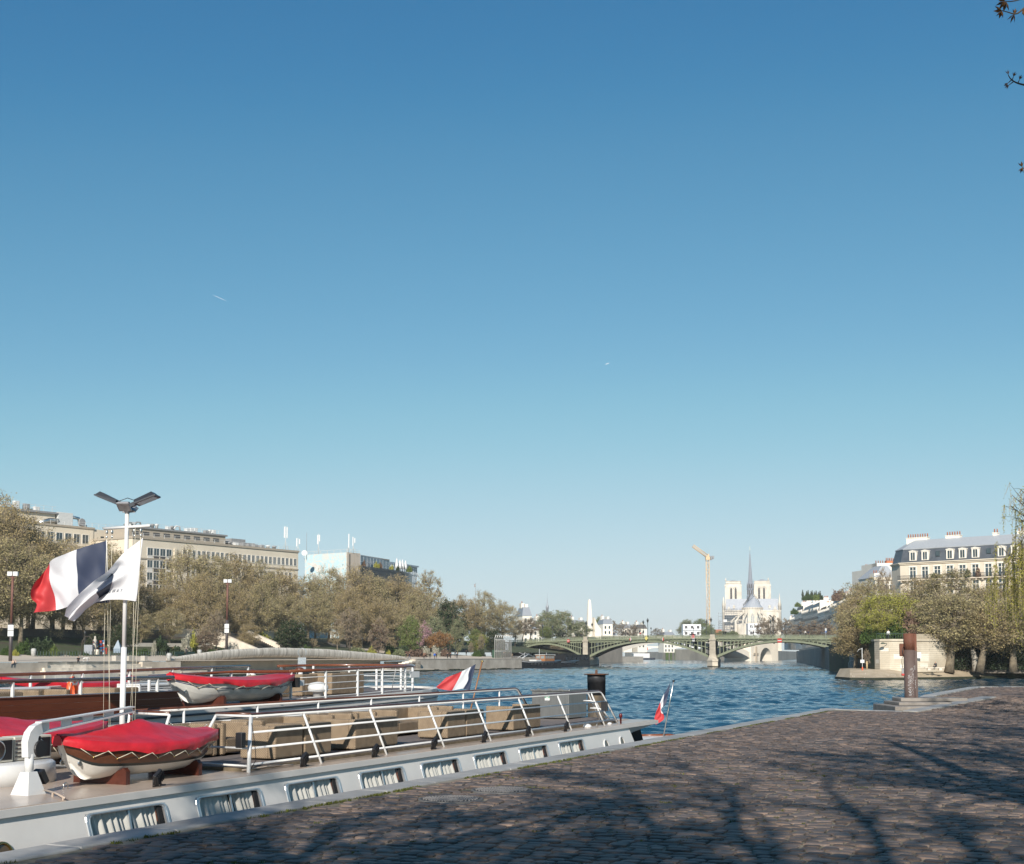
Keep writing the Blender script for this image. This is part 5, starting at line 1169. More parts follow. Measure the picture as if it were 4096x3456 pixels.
# shrubs: u, v of the base centre, half width and height in photo pixels
SHL = [("green", 90, 2600, 34, 45, 191, "bright green rounded shrub right of the left lamp post"), ("dark", 165, 2605, 60, 62, 190, "large dark rhododendron, the widest shrub of the left bed"), ("dark", 140, 2608, 40, 42, 188, "dark shrub in front of the rhododendron"),
      ("green", 165, 2618, 28, 26, 187, "bright green dome at the edge of the left bed"), ("fresh", 218, 2612, 22, 40, 187, "small pale green tree-shrub beside the left bed"), ("green", 20, 2608, 24, 24, 188, "small green shrub at the left edge of the picture"), ("yellow", 62, 2610, 16, 18, 187, "yellow flowering shrub beside the lamp post"),
      ("green", 195, 2622, 12, 11, 186, "tiny green shrub at the corner of the left bed"), ("green", 290, 2618, 24, 18, 187, "low grassy shrub behind the garden fence"), ("green", 345, 2620, 20, 16, 187, "low green shrub left of the garden arch"),
      ("green", 555, 2612, 46, 20, 187, "long clipped hedge end right of the mast"), ("dark", 640, 2600, 40, 58, 189, "glossy dark shrub left of the benches"), ("dark", 690, 2605, 55, 26, 188, "low dark hedge behind the benches"), ("white", 615, 2585, 12, 22, 188, "pale flowering shrub beside the glossy dark one"),
      ("white", 740, 2580, 26, 42, 190, "pale pink flowering shrub right of the benches"), ("yellow", 770, 2565, 22, 44, 192, "yellowish shrub hanging over the garden wall"), ("green", 850, 2602, 30, 12, 188, "low green mound at the foot of the garden stairs"), ("green", 878, 2603, 16, 12, 188, "smaller green mound beside the stair newel"),
      ("brown", 950, 2545, 50, 18, 206, "brownish planting above the stairs, left"), ("yellow", 1040, 2545, 50, 16, 206, "yellow grasses above the garden stairs"), ("green", 1235, 2595, 26, 16, 188, "green shrub peeping over the ramp wall near the steel loop"), ("grey", 1430, 2606, 42, 20, 188, "pale clipped hedge behind the ramp wall"),
      ("yellow", 1487, 2610, 22, 26, 187, "bright yellow shrub behind the ramp wall"), ("green", 1565, 2610, 28, 36, 187, "fresh green shrub right of the bare flame-shaped tree"), ("yellow", 1553, 2612, 12, 16, 185, "small yellow shrub at the ramp's end"), ("grey", 1595, 2616, 30, 22, 184, "silvery low shrub at the ramp's end"),
      ("dark", 1620, 2612, 30, 32, 188, "dark shrub behind the walkers"), ("brown", 1660, 2625, 60, 26, 182, "brown clipped hedge behind the walkers"), ("white", 1708, 2612, 20, 26, 184, "white flowering shrub above the walkers"), ("white", 1745, 2612, 20, 28, 184, "second white flowering shrub, nearer the path"),
      ("brown", 1780, 2618, 26, 22, 183, "brown shrub at the left of the path"), ("green", 1905, 2622, 22, 22, 184, "green shrub on the lawn's left corner"), ("dark", 1925, 2618, 20, 26, 186, "dark shrub on the lawn"), ("green", 2000, 2615, 20, 20, 186, "green shrub near the cage at the bridge")]
for k, u, v, hw, hh, L, lab in SHL:
 p = atL(u, v, L); s_, l_ = sL(p); z_ = prof(l_, s_); f = p.y / F; shrub(k, (p.x, p.y, z_ - .15), hw * f, (v - (v - hh)) * f + max(0, p.z - z_ + .0), lab)
# ============================================================ buildings beyond the far embankment
LIME = mat("limestone", "#d8ccb8", .85, var=.1, scale=.12, bump=.1, bscale=2); LIMED = mat("limestone_dark", "#a79c8c", .85, var=.1)
WGL = mat("building_glass", (.05, .07, .08), .12, var=.5, scale=.35, spec=.8); WFR = mat("window_reveal", (.70, .67, .62), .6)
PANEL = mat("spandrel_panel", (.09, .085, .08), .6, var=.3, scale=.4); ROOFG = mat("roof_grey", (.26, .26, .26), .7, var=.25); MACH = mat("machinery_white", (.62, .62, .60), .5, var=.15)
E35 = math.atan2(.815, .579)
def win(b, x0, x1, z0, z1, y=0., d=.35, fr=.12):                      # frame proud of wall, glass recessed
 b.box(x0 - fr, x0, y - .12, y + .02, z0 - fr, z1 + fr, 0); b.box(x1, x1 + fr, y - .12, y + .02, z0 - fr, z1 + fr, 0)
 b.box(x0, x1, y - .12, y + .02, z1, z1 + fr, 0); b.box(x0, x1, y - .12, y + .02, z0 - fr, z0, 0)
 b.box(x0, x1, y - .035, y - .02, z0, z1, 1)
 b.box((x0 + x1) / 2 - .04, (x0 + x1) / 2 + .04, y - .06, y - .035, z0, z1, 0)
def roofrail(parent, x0, x1, y, z, step=3.2, h=1.1):
 b = MB(); x = x0
 while x <= x1 + .01: b.box(x - .04, x + .04, y - .04, y + .04, z, z + h); x += step
 b.box(x0, x1, y - .03, y + .03, z + h, z + h + .06); b.box(x0, x1, y - .025, y + .025, z + h * .5, z + h * .5 + .05); b.build("roof_railing", MACH, parent)
def machines(parent, spots, seed):
 g = random.Random(seed)
 for (x, y, z, ww, hh) in spots:
  b = MB(); k = g.random()
  if k < .5: b.box(x - ww / 2, x + ww / 2, y - .6, y + .6, z, z + hh, bev=.08); b.box(x - ww * .4, x - ww * .1, y - .64, y - .6, z + .2, z + hh - .2); b.box(x + ww * .1, x + ww * .4, y - .64, y - .6, z + .2, z + hh - .2)
  elif k < .8: b.lathe([(ww * .35, 0), (ww * .35, hh * .7), (ww * .5, hh * .75), (ww * .5, hh), (.05, hh * 1.1)], 10, (x, y, z))
  else: b.tube([(x - ww, y, z + .3), (x, y, z + hh), (x + ww, y, z + hh), (x + ww * 1.3, y, z + .2)], .25, 6)
  b.build("roof_machine", MACH if g.random() < .6 else ROOFG, parent)
ZR = 35.9
# block B, the long one with the stepped corner
oB = W(531, 2143, 351); 
tB = thing("office_building", "long pale stone office building with a band of small top windows and roof machinery", "building", (oB.x, oB.y, 9.5), E35)
H = ZR - 9.5
b = MB(); b.box(0, 62.1, 0, 16.6, 0, H - .6, 0); b.box(-.25, 62.35, -.25, 16.85, H - .6, H, 1); b.box(-.15, 62.2, -.18, 0, H - 6.0, H - 5.6, 1)
for x in (1.2, 14.5): b.box(x - .5, x + .5, -.3, 0, 0, H - 2.5, 0)
b.build("walls", [LIME, LIMED], tB)
for k in range(26):                                                     # top band of windows
 b = MB(); x = 17.2 + k * 1.72; win(b, x, x + 1.05, H - 4.6, H - 2.6); b.build("window", [WFR, WGL], tB)
for k in range(24):
 b = MB(); x = 18.6 + k * 1.72
 if x < 60: win(b, x, x + 1.15, H - 9.6, H - 6.9); b.build("window", [WFR, WGL], tB)
for c in range(4):                                                      # tall panel of glass and dark spandrels by the corner
 for r in range(7):
  b = MB(); x = 5.0 + c * 2.15; z = H - 4.7 - r * 3.3; win(b, x, x + 1.75, z - .1, z + 1.8, 0, fr=.16); b.box(x, x + 1.75, -.06, 0, z - 1.35, z - .28, 2 if (c in (1, 2) or r > 3) else 0); b.build("window", [WFR, WGL, PANEL], tB)
for k in range(10):
 for r in range(3): pass
b = MB(); b.box(0, 62.1, -.08, 0, 1.0, 4.4, 0); b.build("ground_floor_glazing", WGL, tB)
b = MB()
for k in range(20): b.box(k * 3.2 - .12, k * 3.2 + .12, -.2, -.08, .2, 5, 0)
b.build("ground_floor_posts", LIMED, tB)
b = MB(); b.box(-.6, 9, -6, -.3, -.1, .3); b.build("entrance_slab", LIMED, tB)
b = MB(); b.box(1.5, 36.5, 4.2, 14, H, H + 2.7, 0); b.box(1.2, 37, 3.8, 14.4, H + 2.7, H + 3.15, 1); b.build("penthouse", [LIMED, ROOFG], tB)
b = MB()
for k in range(9): b.box(3 + k * 3.6, 5.2 + k * 3.6, 4.12, 4.2, H + .9, H + 1.9)
b.build("penthouse_vents", PANEL, tB)
b = MB(); b.box(36.8, 50, 6, 13, H, H + 1.6); b.box(41, 46.5, 6.5, 11, H + 1.6, H + 2.6); b.build("plant_room", ROOFG, tB)
roofrail(tB, 2, 36, 4.4, H + 3.15); roofrail(tB, .3, 61.5, .5, H, 3.6, 1.0)
machines(tB, [(3 + i * 2.3, 6 + (i % 3), H + 3.15, 1.2, 1.0 + .6 * ((i * 7) % 3) / 2) for i in range(15)], 2)
machines(tB, [(39 + i * 2.6, 5.4, H, 1.5, 1.3) for i in range(8)], 6)
# block A, set back to the left
oA = oB + Vector((-.815 * 16.6, .579 * 16.6, 0)); ZA = 39.0
tA = thing("office_building", "pale stone office building behind the flags with rooftop air ducts", "building", (oA.x, oA.y, 9.5), E35); HA = ZA - 9.5
b = MB(); b.box(-62, 0, 0, 15, 0, HA - .5, 0); b.box(-62, .3, -.25, 15.2, HA - .5, HA, 1); b.box(-62, .1, -.15, 0, HA - 5.7, HA - 5.3, 1); b.box(0, 9, .2, 15, 0, HA - .4, 0); b.build("walls", [LIME, LIMED], tA)
for k in range(17):
 b = MB(); x = -3.6 - k * 2.75; win(b, x, x + 1.9, HA - 4.6, HA - 2.2); b.build("window", [WFR, WGL], tA)
for k in range(16):
 b = MB(); x = -4.2 - k * 2.75; win(b, x, x + 1.9, HA - 9.6, HA - 7.0); b.build("window", [WFR, WGL], tA)
b = MB(); b.box(2.5, 4.8, .1, .2, HA - 4.6, HA - 2.2); b.build("window", WGL, tA)
b = MB(); b.box(-62, -9.5, 4, 13, HA, HA + 3.1, 0); b.box(-62, -9, 3.3, 13.5, HA + 3.1, HA + 3.6, 1); b.build("penthouse", [LIME, ROOFG], tA)
b = MB(); b.box(-9, -4.2, 3.4, 6.5, HA, HA + 3.8, bev=.1); b.build("duct_box", MACH, tA)
b = MB(); b.tube([(-15, 3, HA + .3), (-12, 3, HA + 1.3), (-9, 3.6, HA + 1.5)], .55, 8); b.tube([(-4, 4, HA + 2.8), (-2, 4, HA + 2.6), (-1.6, 4, HA + 1), (.5, 4, HA + .6)], .45, 8); b.build("air_duct", STEEL, tA)
b = MB(); q = MB(); q.lathe([(1.0, -.3), (1.1, 0), (1.0, .3)], 14); M = Matrix.Translation((-1.2, 3.6, HA + 1.6)) @ Matrix.Rotation(R(90), 4, 'X'); b.add([M @ Vector(p) for p in q.v], q.f); b.build("fan", ROOFG, tA)
roofrail(tA, -60, -9.5, 3.8, HA + 3.6, 2.6, 1.5); roofrail(tA, -20, 9, .4, HA, 2.2, 1.2)
machines(tA, [(-14 - i * 3.1, 6, HA + 3.6, 1.5, 1.3 + .5 * (i % 3)) for i in range(14)], 9)
b = MB(); b.box(-3, 9, -2.5, .2, HA - 7.2, HA - 6.9, 0); b.build("terrace_edge", LIME, tA)
# podium with glazing and dark mullions at the far left, under the trees
pA = Q(165, 252, 9.6); tP = thing("glazed_pavilion", "dark glazed pavilion with thin pale mullions under the trees at far left", "building", (pA.x, pA.y, 9.6), QA)
b = MB(); b.box(-40, 70, 0, 12, 0, 7.6); b.build("glazing", WGL, tP)
b = MB()
for k in range(45): b.box(-40 + k * 2.5 - .07, -40 + k * 2.5 + .07, -.15, 0, 0, 7.6)
for z in (2.5, 5.2, 7.5): b.box(-40, 70, -.12, 0, z, z + .12)
b.build("mullions", MACH, tP)
b = MB(); b.box(-41, 71, -1.5, 12.5, 7.6, 8.4); b.build("roof_slab", LIMED, tP)
# retaining wall and fence along the street
b = MB(); b.panel(Q(110, 214.6), Q(300, 214.6), 4.0, 9.9, .5); o = b.build("retaining_wall", mat("dark_stone_wall", "#6f675d", .9, var=.3, scale=.3)); tag(o, "dark retaining wall under the street trees, behind the garden", "wall")
b = MB(); b.panel(Q(226, 203.6), Q(262, 203.6), 4.0, 7.0, .5); o = b.build("garden_wall", PALEW); tag(o, "pale garden wall left of the stairs with plants hanging over it", "wall")
# mural block
MUR = bpy.data.materials.new("swirled_mural"); MUR.use_nodes = True; t_ = MUR.node_tree; bb = t_.nodes["Principled BSDF"]; bb.inputs["Roughness"].default_value = .8
tc = t_.nodes.new("ShaderNodeTexCoord"); no = t_.nodes.new("ShaderNodeTexNoise"); no.inputs["Scale"].default_value = .28; no.inputs["Detail"].default_value = 2; no.inputs["Distortion"].default_value = 2.5; rp = t_.nodes.new("ShaderNodeValToRGB")
rp.color_ramp.elements[0].position = .40; rp.color_ramp.elements[0].color = (.60, .60, .56, 1); rp.color_ramp.elements[1].position = .52; rp.color_ramp.elements[1].color = (.42, .62, .68, 1); e_ = rp.color_ramp.elements.new(.6); e_.color = (.62, .63, .60, 1); e_ = rp.color_ramp.elements.new(.7); e_.color = (.60, .54, .48, 1)
t_.links.new(tc.outputs["Object"], no.inputs["Vector"]); t_.links.new(no.outputs[0], rp.inputs[0]); t_.links.new(rp.outputs[0], bb.inputs[0])
oM = W(1389, 2209, 430); HM = oM.z - 9.5
tM = thing("institute_building", "concrete building with a pale blue swirled mural wall and rooftop antennas", "building", (oM.x, oM.y, 9.5), E35)
b = MB(); b.box(.0, 6.3, 0, 18.9, 0, HM, 0)
for z in (HM - 4.5, HM - 9.5): b.box(-.01, 6.31, -.02, .0, z, z + .12, 1)
b.box(3.4, 3.5, -.02, 0, HM - 14, HM, 1); b.box(1.0, 1.5, -.03, 0, HM - 8.5, HM - .5, 2)
b.build("walls", [mat("panel_concrete", "#b9ad9f", .85, var=.08), LIMED, PANEL], tM)
b = MB(); b.box(-.12, 0, .3, 18.9, 0, HM - .05); mw = b.build("mural_wall", MUR, tM)
b = MB(); g = random.Random(4)
for k in range(46):
 y = 1.6 + g.random() * 10.5; z = HM - 8.0 - g.random() * 9 - abs(y - 6.5) * .35; r = g.uniform(.5, 1.5); a0 = g.uniform(0, 6.28); a1 = a0 + g.uniform(2.5, 5.5)
 pts = [(-.16, y + r * (1 - .06 * q) * math.cos(a0 + (a1 - a0) * q / 12), z + r * (1 - .06 * q) * math.sin(a0 + (a1 - a0) * q / 12)) for q in range(13)]; b.tube(pts, .13, 4)
b.build("dark_curls", mat("mural_black", (.03, .03, .035), .8), tM)
roofrail(tM, .2, 6.2, .4, HM, 2, 1.1)
b = MB()
for y in range(0, 19, 3): b.box(.2, .3, y, y + .1, HM, HM + 1.1)
b.box(.2, .26, 0, 18.5, HM + 1.0, HM + 1.07); b.build("roof_railing", MACH, tM)
def antenna(parent_u, v, Y, h, label, panels, base_z):
 p = W(parent_u, v, Y); t = thing("antenna_mast", label, "antenna", (p.x, p.y, base_z), 0, "rooftop antennas")
 b = MB(); b.tube([(0, 0, 0), (0, 0, h)], .10, 6); b.tube([(-.9, 0, 0), (0, 0, h * .4), (.9, 0, 0)], .06, 5); b.build("pole", MACH, t)
 for (dx, z, ph) in panels:
  b = MB(); b.box(dx - .16, dx + .16, -.2, -.05, z, z + ph, bev=.04); b.build("panel", WHITE, t)
 return t
antenna(1142, 2190, 398, 7.2, "tall double panel antenna at the right end of the long office roof", [(-.35, 3.6, 3.4), (.45, 3.5, 3.4)], 35.9)
antenna(1192, 2190, 412, 4.6, "short panel antenna over the gap between the office roof and the mural", [(-.4, 1.8, 2.6), (.5, 2.6, 1.6)], 36.2)
antenna(1274, 2200, 440, 7.0, "panel antenna on the middle of the mural building roof", [(-.3, 3.4, 3.2), (.35, 4.4, 2.2)], oM.z)
antenna(1394, 2200, 432, 6.2, "tallest white panel antenna at the mural building corner", [(.1, 1.6, 4.6)], oM.z)
antenna(1413, 2200, 432, 5.2, "panel antenna at the right edge of the mural building roof", [(-.1, 2.2, 3.0), (.5, 3.2, 1.6)], oM.z)
p = W(1226, 2210, 440); b = MB(); b.tube([(0, 0, 0), (0, 0, 9)], .06, 5); o = b.build("whip_antenna", ROOFG); o.location = (p.x, p.y, 36.0); tag(o, "thin bare whip antenna left of the mural building", "antenna")
p = W(1218, 2208, 430); b = MB(); q = MB(); q.lathe([(.0, 0), (.6, .08), (.9, .25), (.92, .27)], 16); M = Matrix.Translation((0, 0, 1.2)) @ Matrix.Rotation(R(90), 4, 'X'); b.add([M @ Vector(v_) for v_ in q.v], q.f); b.tube([(0, .1, -1), (0, .1, 1.2)], .08, 6); o = b.build("satellite_dish", WHITE); o.location = (p.x, p.y, 36.2); tag(o, "white satellite dish on the roof edge left of the mural", "satellite dish")
# curved louvred building with glass top floor and glass slab
LOUV = mat("louvre_metal", (.10, .105, .115), .4, .6, var=.15); GLB = mat("curtain_glass", (.10, .15, .19), .08, var=.35, scale=.25, spec=.9); GFR = mat("glass_frame", (.42, .46, .5), .4, .5)
path = [(1441, 434), (1490, 440), (1530, 446), (1565, 452), (1595, 458), (1618, 464), (1636, 471), (1647, 480), (1651, 492)]
P2 = [W(u, 2300, Y) for u, Y in path]; o0 = P2[0]; ZT3 = 33.5
tC = thing("louvred_building", "curved building clad in dark horizontal louvres with a glass top floor and terrace", "building", (o0.x, o0.y, 9.5), 0)
loc = [(p.x - o0.x, p.y - o0.y) for p in P2]; far_ = [(loc[-1][0] - 3, loc[-1][1] + 10), (-8, 40)]
b = MB(); b.prism([(-2, 2)] + [(x - .0, y + .6) for x, y in loc] + far_, 0, ZT3 - 9.5 - .2); b.build("body", mat("louvre_backing", (.05, .055, .065), .3, spec=.8), tC)
b = MB()
for k in range(40):
 z = ZT3 - 9.5 - 1.25 - k * .52
 if z < 2: break
 ra = [[Vector((x, y + e, z + dz)) for e, dz in ((0, 0), (.35, .12), (.35, .2), (0, .08))] for x, y in loc]; b.loft(ra, 0, True, True)
b.build("louvres", LOUV, tC)
b = MB()
for z0, z1 in ((ZT3 - 10.1, ZT3 - 9.9), (ZT3 - 9.8, ZT3 - 9.7), (ZT3 - 9.6, ZT3 - 9.5), (ZT3 - 10.5, ZT3 - 10.3)): b.loft([[Vector((x, y - .15 + e, z)) for e, z in ((0, z0), (.2, z0), (.2, z1), (0, z1))] for x, y in loc], 0, True, True)
b.build("terrace_rail", LOUV, tC)
a_, c_ = W(1441, 2222, 446), W(1556, 2234, 470); zt = a_.z
b = MB(); b.panel((a_.x - o0.x, a_.y - o0.y), (c_.x - o0.x, c_.y - o0.y), ZT3 - 10, zt - 9.5, .4); g1 = b.build("top_floor_glazing", GLB, tC)
b = MB(); d = Vector((c_.x - a_.x, c_.y - a_.y, 0))
for k in range(10):
 q = a_ + d * (k / 9); b.box(q.x - o0.x - .12, q.x - o0.x + .12, q.y - o0.y - .45, q.y - o0.y - .2, ZT3 - 10, zt - 9.5)
for z in (zt - 9.6, zt - 11.6): b.panel((a_.x - o0.x, a_.y - o0.y - .35), (c_.x - o0.x, c_.y - o0.y - .35), z, z + .22, .3)
b.build("top_floor_frame", GFR, tC)
b = MB(); b.prism([(a_.x - o0.x - .5, a_.y - o0.y - .6), (c_.x - o0.x + .3, c_.y - o0.y - .6), (c_.x - o0.x - 3, c_.y - o0.y + 12), (a_.x - o0.x - 3, a_.y - o0.y + 12)], zt - 9.5, zt - 9.2); b.build("roof_slab", LIMED, tC)
a_, c_ = W(1556, 2251, 482), W(1668, 2262, 508)
tG = thing("glass_slab", "pale see-through glass slab building with a white steel frame behind the terrace", "building", (a_.x, a_.y, 9.5), 0); d = c_ - a_; hg = a_.z - 9.5
b = MB(); b.prism([(0, 0), (d.x, d.y), (d.x - 6, d.y + 10), (-6, 10)], 0, hg); b.build("glazing", mat("pale_glass", (.22, .30, .34), .1, var=.25, scale=.2, spec=.9), tG)
b = MB()
for k in range(15): b.box(d.x * k / 14 - .1, d.x * k / 14 + .1, d.y * k / 14 - .3, d.y * k / 14 - .05, 0, hg)
for k in range(9): b.panel((0, -.2), (d.x, d.y - .2), hg - .25 - k * 3, hg - k * 3 - .02, .2)
b.panel((-.5, -.3), (d.x + .5, d.y - .3), hg, hg + .5, .6); b.build("frame", GFR, tG)
for i, (u, v, h) in enumerate(((1587, 2278, 4.6), (1600, 2280, 4.2), (1610, 2281, 4.4), (1622, 2284, 4.2))):
 p = W(u, v, 462 + i * 2); b = MB(); b.lathe([(.06, 0), (.06, 1), (.75, 1.1), (.62, 2.2), (.3, h * .85), (.08, h)], 10); o = b.build("closed_parasol", WHITE); o.location = (p.x, p.y, ZT3); tag(o, "closed white parasol on the curved terrace, %s from the left of four" % N1[i], "parasol", "closed parasols on the terrace")
for i, (u, v, k, r) in enumerate(((1455, 2262, "brown", 1.6), (1506, 2266, "yellow", 1.8), (1522, 2268, "brown", 1.5), (1566, 2270, "yellow", 1.4), (1591, 2282, "dark", 1.2), (1637, 2288, "fresh", 1.8))):
 p = W(u, v + 8, path[0][1] + 3 + (u - 1441) * .14); shrub(k, (p.x, p.y, ZT3 - .1), r * .6, r * 1.3, "potted terrace plant on the curved building, %s from the left" % N1[i], "terrace plants")
# far roofs between the trees on the left bank
for i, (u0, u1, vt, Y, lab) in enumerate(((2090, 2128, 2428, 640, "white apartment house with stepped mansard end above the bridge's left half"), (2150, 2168, 2478, 700, "small white house end left of the willows"), (2290, 2345, 2480, 800, "low pale roofs left of the white obelisk"), (2412, 2452, 2476, 820, "pale flat-topped block right of the white obelisk"), (2494, 2530, 2496, 900, "white block behind the brown trees"), (2550, 2590, 2498, 900, "white house with a dark hipped roof left of the bridge lamps"), (2655, 2700, 2527, 1000, "low distant white roofs under the horizon haze"), (2130, 2150, 2500, 680, "pale house end right of the mansard"))):
 a_, c_ = W(u0, vt, Y), W(u1, vt, Y); t = thing("distant_house", lab, "building", (a_.x, Y, 6), .25); wd = c_.x - a_.x; h = a_.z - 6
 b = MB(); b.box(0, wd, 0, 12, 0, h * .8 if i == 0 else h * .85, 0); b.build("walls", mat("white_render", "#e2dccf", .8, var=.06), t)
 b = MB(); hz = h * .8 if i == 0 else h * .85; b.loft([[Vector(p) for p in ((-.2, -.2, hz), (wd + .2, -.2, hz), (wd + .2, 12.2, hz), (-.2, 12.2, hz))], [Vector(p) for p in ((.8, 1.5, h), (wd - .8, 1.5, h), (wd - .8, 10, h), (.8, 10, h))]]); b.build("roof", mat("zinc_roof", (.30, .32, .35), .5, .3, var=.15) if i != 5 else PANEL, t)
 for k in range(int(max(2, wd / 2.6))):
  for r in range(4): b = MB(); b.box(1 + k * 2.6, 2.1 + k * 2.6, -.05, 0, hz - 3 - r * 3.2, hz - 1.2 - r * 3.2); b.build("window", WGL, t)
 b = MB(); b.box(.5, 2.0, 4, 8, h - .5, h + 2); b.box(wd - 2.2, wd - .8, 4, 8, h - .5, h + 1.6); ch = b.build("chimney", mat("white_render", "#e2dccf"), t)
 b = MB()
 for k in range(5): b.lathe([(.2, 0), (.16, .9)], 6, (.8 + k * .22, 4.4 + k * .7, h + 2))
 b.build("chimney_pots", mat("terracotta", (.42, .15, .07), .8), ch)
p = W(2189, 2450, 1000); b = MB(); b.lathe([(.9, 0), (.9, 7), (1.2, 7.2), (1.0, 9), (.45, 10), (.3, 12), (.1, 16), (.02, 19)], 8); o = b.build("church_lantern", mat("zinc_roof", (.30, .32, .35))); o.location = (p.x, p.y, p.z - 4); tag(o, "tiny grey church lantern spire above the willow tops", "spire")
p = W(1902, 2360, 420); b = MB(); b.tube([(0, 0, -8), (0, 0, 2.2)], .06, 5); b.box(-.45, 0, -.02, .02, .9, 1.9); o = b.build("flagpole", ROOFG); o.location = p; tag(o, "thin distant flagpole standing above the brown trees", "flagpole")
# ============================================================ the green iron bridge
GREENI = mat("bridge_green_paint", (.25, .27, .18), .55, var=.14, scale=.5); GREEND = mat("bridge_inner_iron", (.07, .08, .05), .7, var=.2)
PIERS = mat("pier_stone", "#d2c8b6", .85, scale=.25, col2="#aca291", bump=.35, bscale=2); MOSSY = mat("wet_pier_stone", (.07, .065, .04), .8, var=.4, scale=.6)
BX, BY = -.632, .775; BA = math.atan2(BY, BX)
Rp = Vector((70.2, 464, 0))
br = thing("iron_bridge", "green iron arch bridge on two pale stone piers across the river", "bridge", Rp, BA)
# local x along the bridge to the left bank, local -y... upstream face towards the camera is +y
def rot_up(): return 1 if (Vector((-BY, BX)).dot(Vector((-Rp.x, -Rp.y)))) > 0 else -1
FS = rot_up(); WB = 20.0
def by(d): return FS * (0 - d)                                          # d metres behind the upstream face
SPANS = [(-60.0, -2.2), (2.2, 63.6), (68.0, 113.0)]
def ztop(x): return 11.4 - .00012 * (x - 30) ** 2 - (.3 * max(0, (x - 66) / 47) ** 1.5)
def arch(x, a, c, zs, zc): m_ = (a + c) / 2; h = (c - a) / 2; return zs + (zc - zs) * (1 - ((x - m_) / h) ** 2)
b = MB(); n = 60
xs_ = [-64 + 178 * i / n for i in range(n + 1)]
b.loft([[Vector((x, by(d), ztop(x) + dz)) for d, dz in ((0, -1.45), (0, -1.2), (WB, -1.2), (WB, -1.45), (WB - .2, -2.0), (.2, -2.0))] for x in xs_]); b.build("deck", GREENI, br)
b = MB(); b.loft([[Vector((x, by(d), ztop(x) + dz)) for d, dz in ((-.25, -1.5), (-.25, -1.25), (0, -1.25), (0, -1.5))] for x in xs_]); b.build("cornice", GREENI, br)
b = MB(); x = -63.0
while x < 113: b.box(x, x + .35, by(-.2), by(0), ztop(x) - 1.85, ztop(x) - 1.5); x += 2.0
b.build("brackets", GREENI, br)
PLANS = []
for d in (0.0, WB - .2):
 b = MB()
 b.loft([[Vector((x, by(d + e), ztop(x) + dz)) for e, dz in ((-.05, -.14), (-.05, 0), (.2, 0), (.2, -.14))] for x in xs_]); b.loft([[Vector((x, by(d + e), ztop(x) + dz)) for e, dz in ((0, -1.2), (0, -1.0), (.15, -1.0), (.15, -1.2))] for x in xs_])
 x = -63.5
 while x < 113:
  k = int(round(x / .55)); wd = .42 if k % 5 == 0 else .26; b.box(x, x + wd, by(d + .02), by(d + .13), ztop(x) - 1.05, ztop(x) - .1); x += .55
 b.build("parapet", GREENI, br)
for (a, c) in SPANS:
 zs, zc = 3.3, ztop((a + c) / 2) - 2.45; N = 40
 for rib, d in enumerate((0.0, 4.0, 8.0, 12.0, 16.0, 19.5)):
  b = MB(); X = [a + (c - a) * i / N for i in range(N + 1)]
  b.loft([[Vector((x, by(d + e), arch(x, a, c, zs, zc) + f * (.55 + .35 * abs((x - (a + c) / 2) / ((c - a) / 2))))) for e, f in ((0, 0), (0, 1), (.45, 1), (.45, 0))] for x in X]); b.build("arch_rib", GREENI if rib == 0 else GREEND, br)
  b = MB(); m_ = (a + c) / 2; h = (c - a) / 2
  nx = 11
  if 0 < rib < 5: nx = 5
  for sg in (-1, 1):
   for k in range(nx):
    x = m_ + sg * (h * (.36 + .64 * (k + .3) / nx)); zb = arch(x, a, c, zs, zc) + .5; zt = ztop(x) - 1.95
    if zt - zb < .25: continue
    b.box(x - .19, x + .19, by(d + .08), by(d + .34), zb, zt)
   q = []
   for k in range(nx + 1):
    x = m_ + sg * (h * (.40 + .60 * k / nx)); zb = arch(x, a, c, zs, zc) + .9; zt = ztop(x) - 1.95; q.append((x, zb + (zt - zb) * .52))
   b.loft([[Vector((x, by(d + e), z + f)) for e, f in ((.1, -.15), (.1, .15), (.32, .15), (.32, -.15))] for x, z in q])
   b.loft([[Vector((x, by(d + e), ztop(x) - 2.15 + f)) for e, f in ((.1, -.15), (.1, .2), (.32, .2), (.32, -.15))] for x, z in q])
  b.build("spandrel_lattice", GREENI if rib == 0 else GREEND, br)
for px in (0.0, 65.8):
 b = MB(); dd = -2.2
 def ring(hw, d0, d1, z, nose=0): return [Vector((px - hw, by(d0), z)), Vector((px, by(d0 - nose), z)), Vector((px + hw, by(d0), z)), Vector((px + hw, by(d1), z)), Vector((px, by(d1 + nose), z)), Vector((px - hw, by(d1), z))]
 b.loft([ring(2.45, -1.6, 22, -2, 1.6), ring(2.45, -1.6, 22, 2.0, 1.6)]); b.loft([ring(2.6, -1.7, 22, 2.0, 1.7), ring(2.6, -1.7, 22, 2.5, 1.7)]); b.loft([ring(2.5, -1.6, 22, 2.5, 1.6), ring(1.7, -1.1, 21.5, 3.5, .4)])
 b.loft([ring(1.95, -1.0, 21, 3.4, .0), ring(1.42, -1.0, 21, 4.4, .0), ring(1.38, -.95, 21, 9.3, .0)]); b.loft([ring(1.65, -1.2, 21.2, 9.3), ring(1.7, -1.25, 21.3, 9.9)]); b.loft([ring(1.15, -.8, 20.8, 9.9), ring(1.15, -.8, 20.8, ztop(px) + .1)])
 p_ = b.build("pier", PIERS, br)
 b = MB()
 for k in range(9): b.loft([ring(1.435, -1.012, 21, 4.6 + k * .52), ring(1.435, -1.012, 21, 4.64 + k * .52)])
 b.build("masonry_joints", mat("stone_joint", "#8d8474", .9), p_)
 b = MB(); b.loft([ring(2.5, -1.66, 22, -1, 1.62), ring(2.48, -1.64, 22, .45, 1.62)]); b.build("waterline_moss", MOSSY, p_)
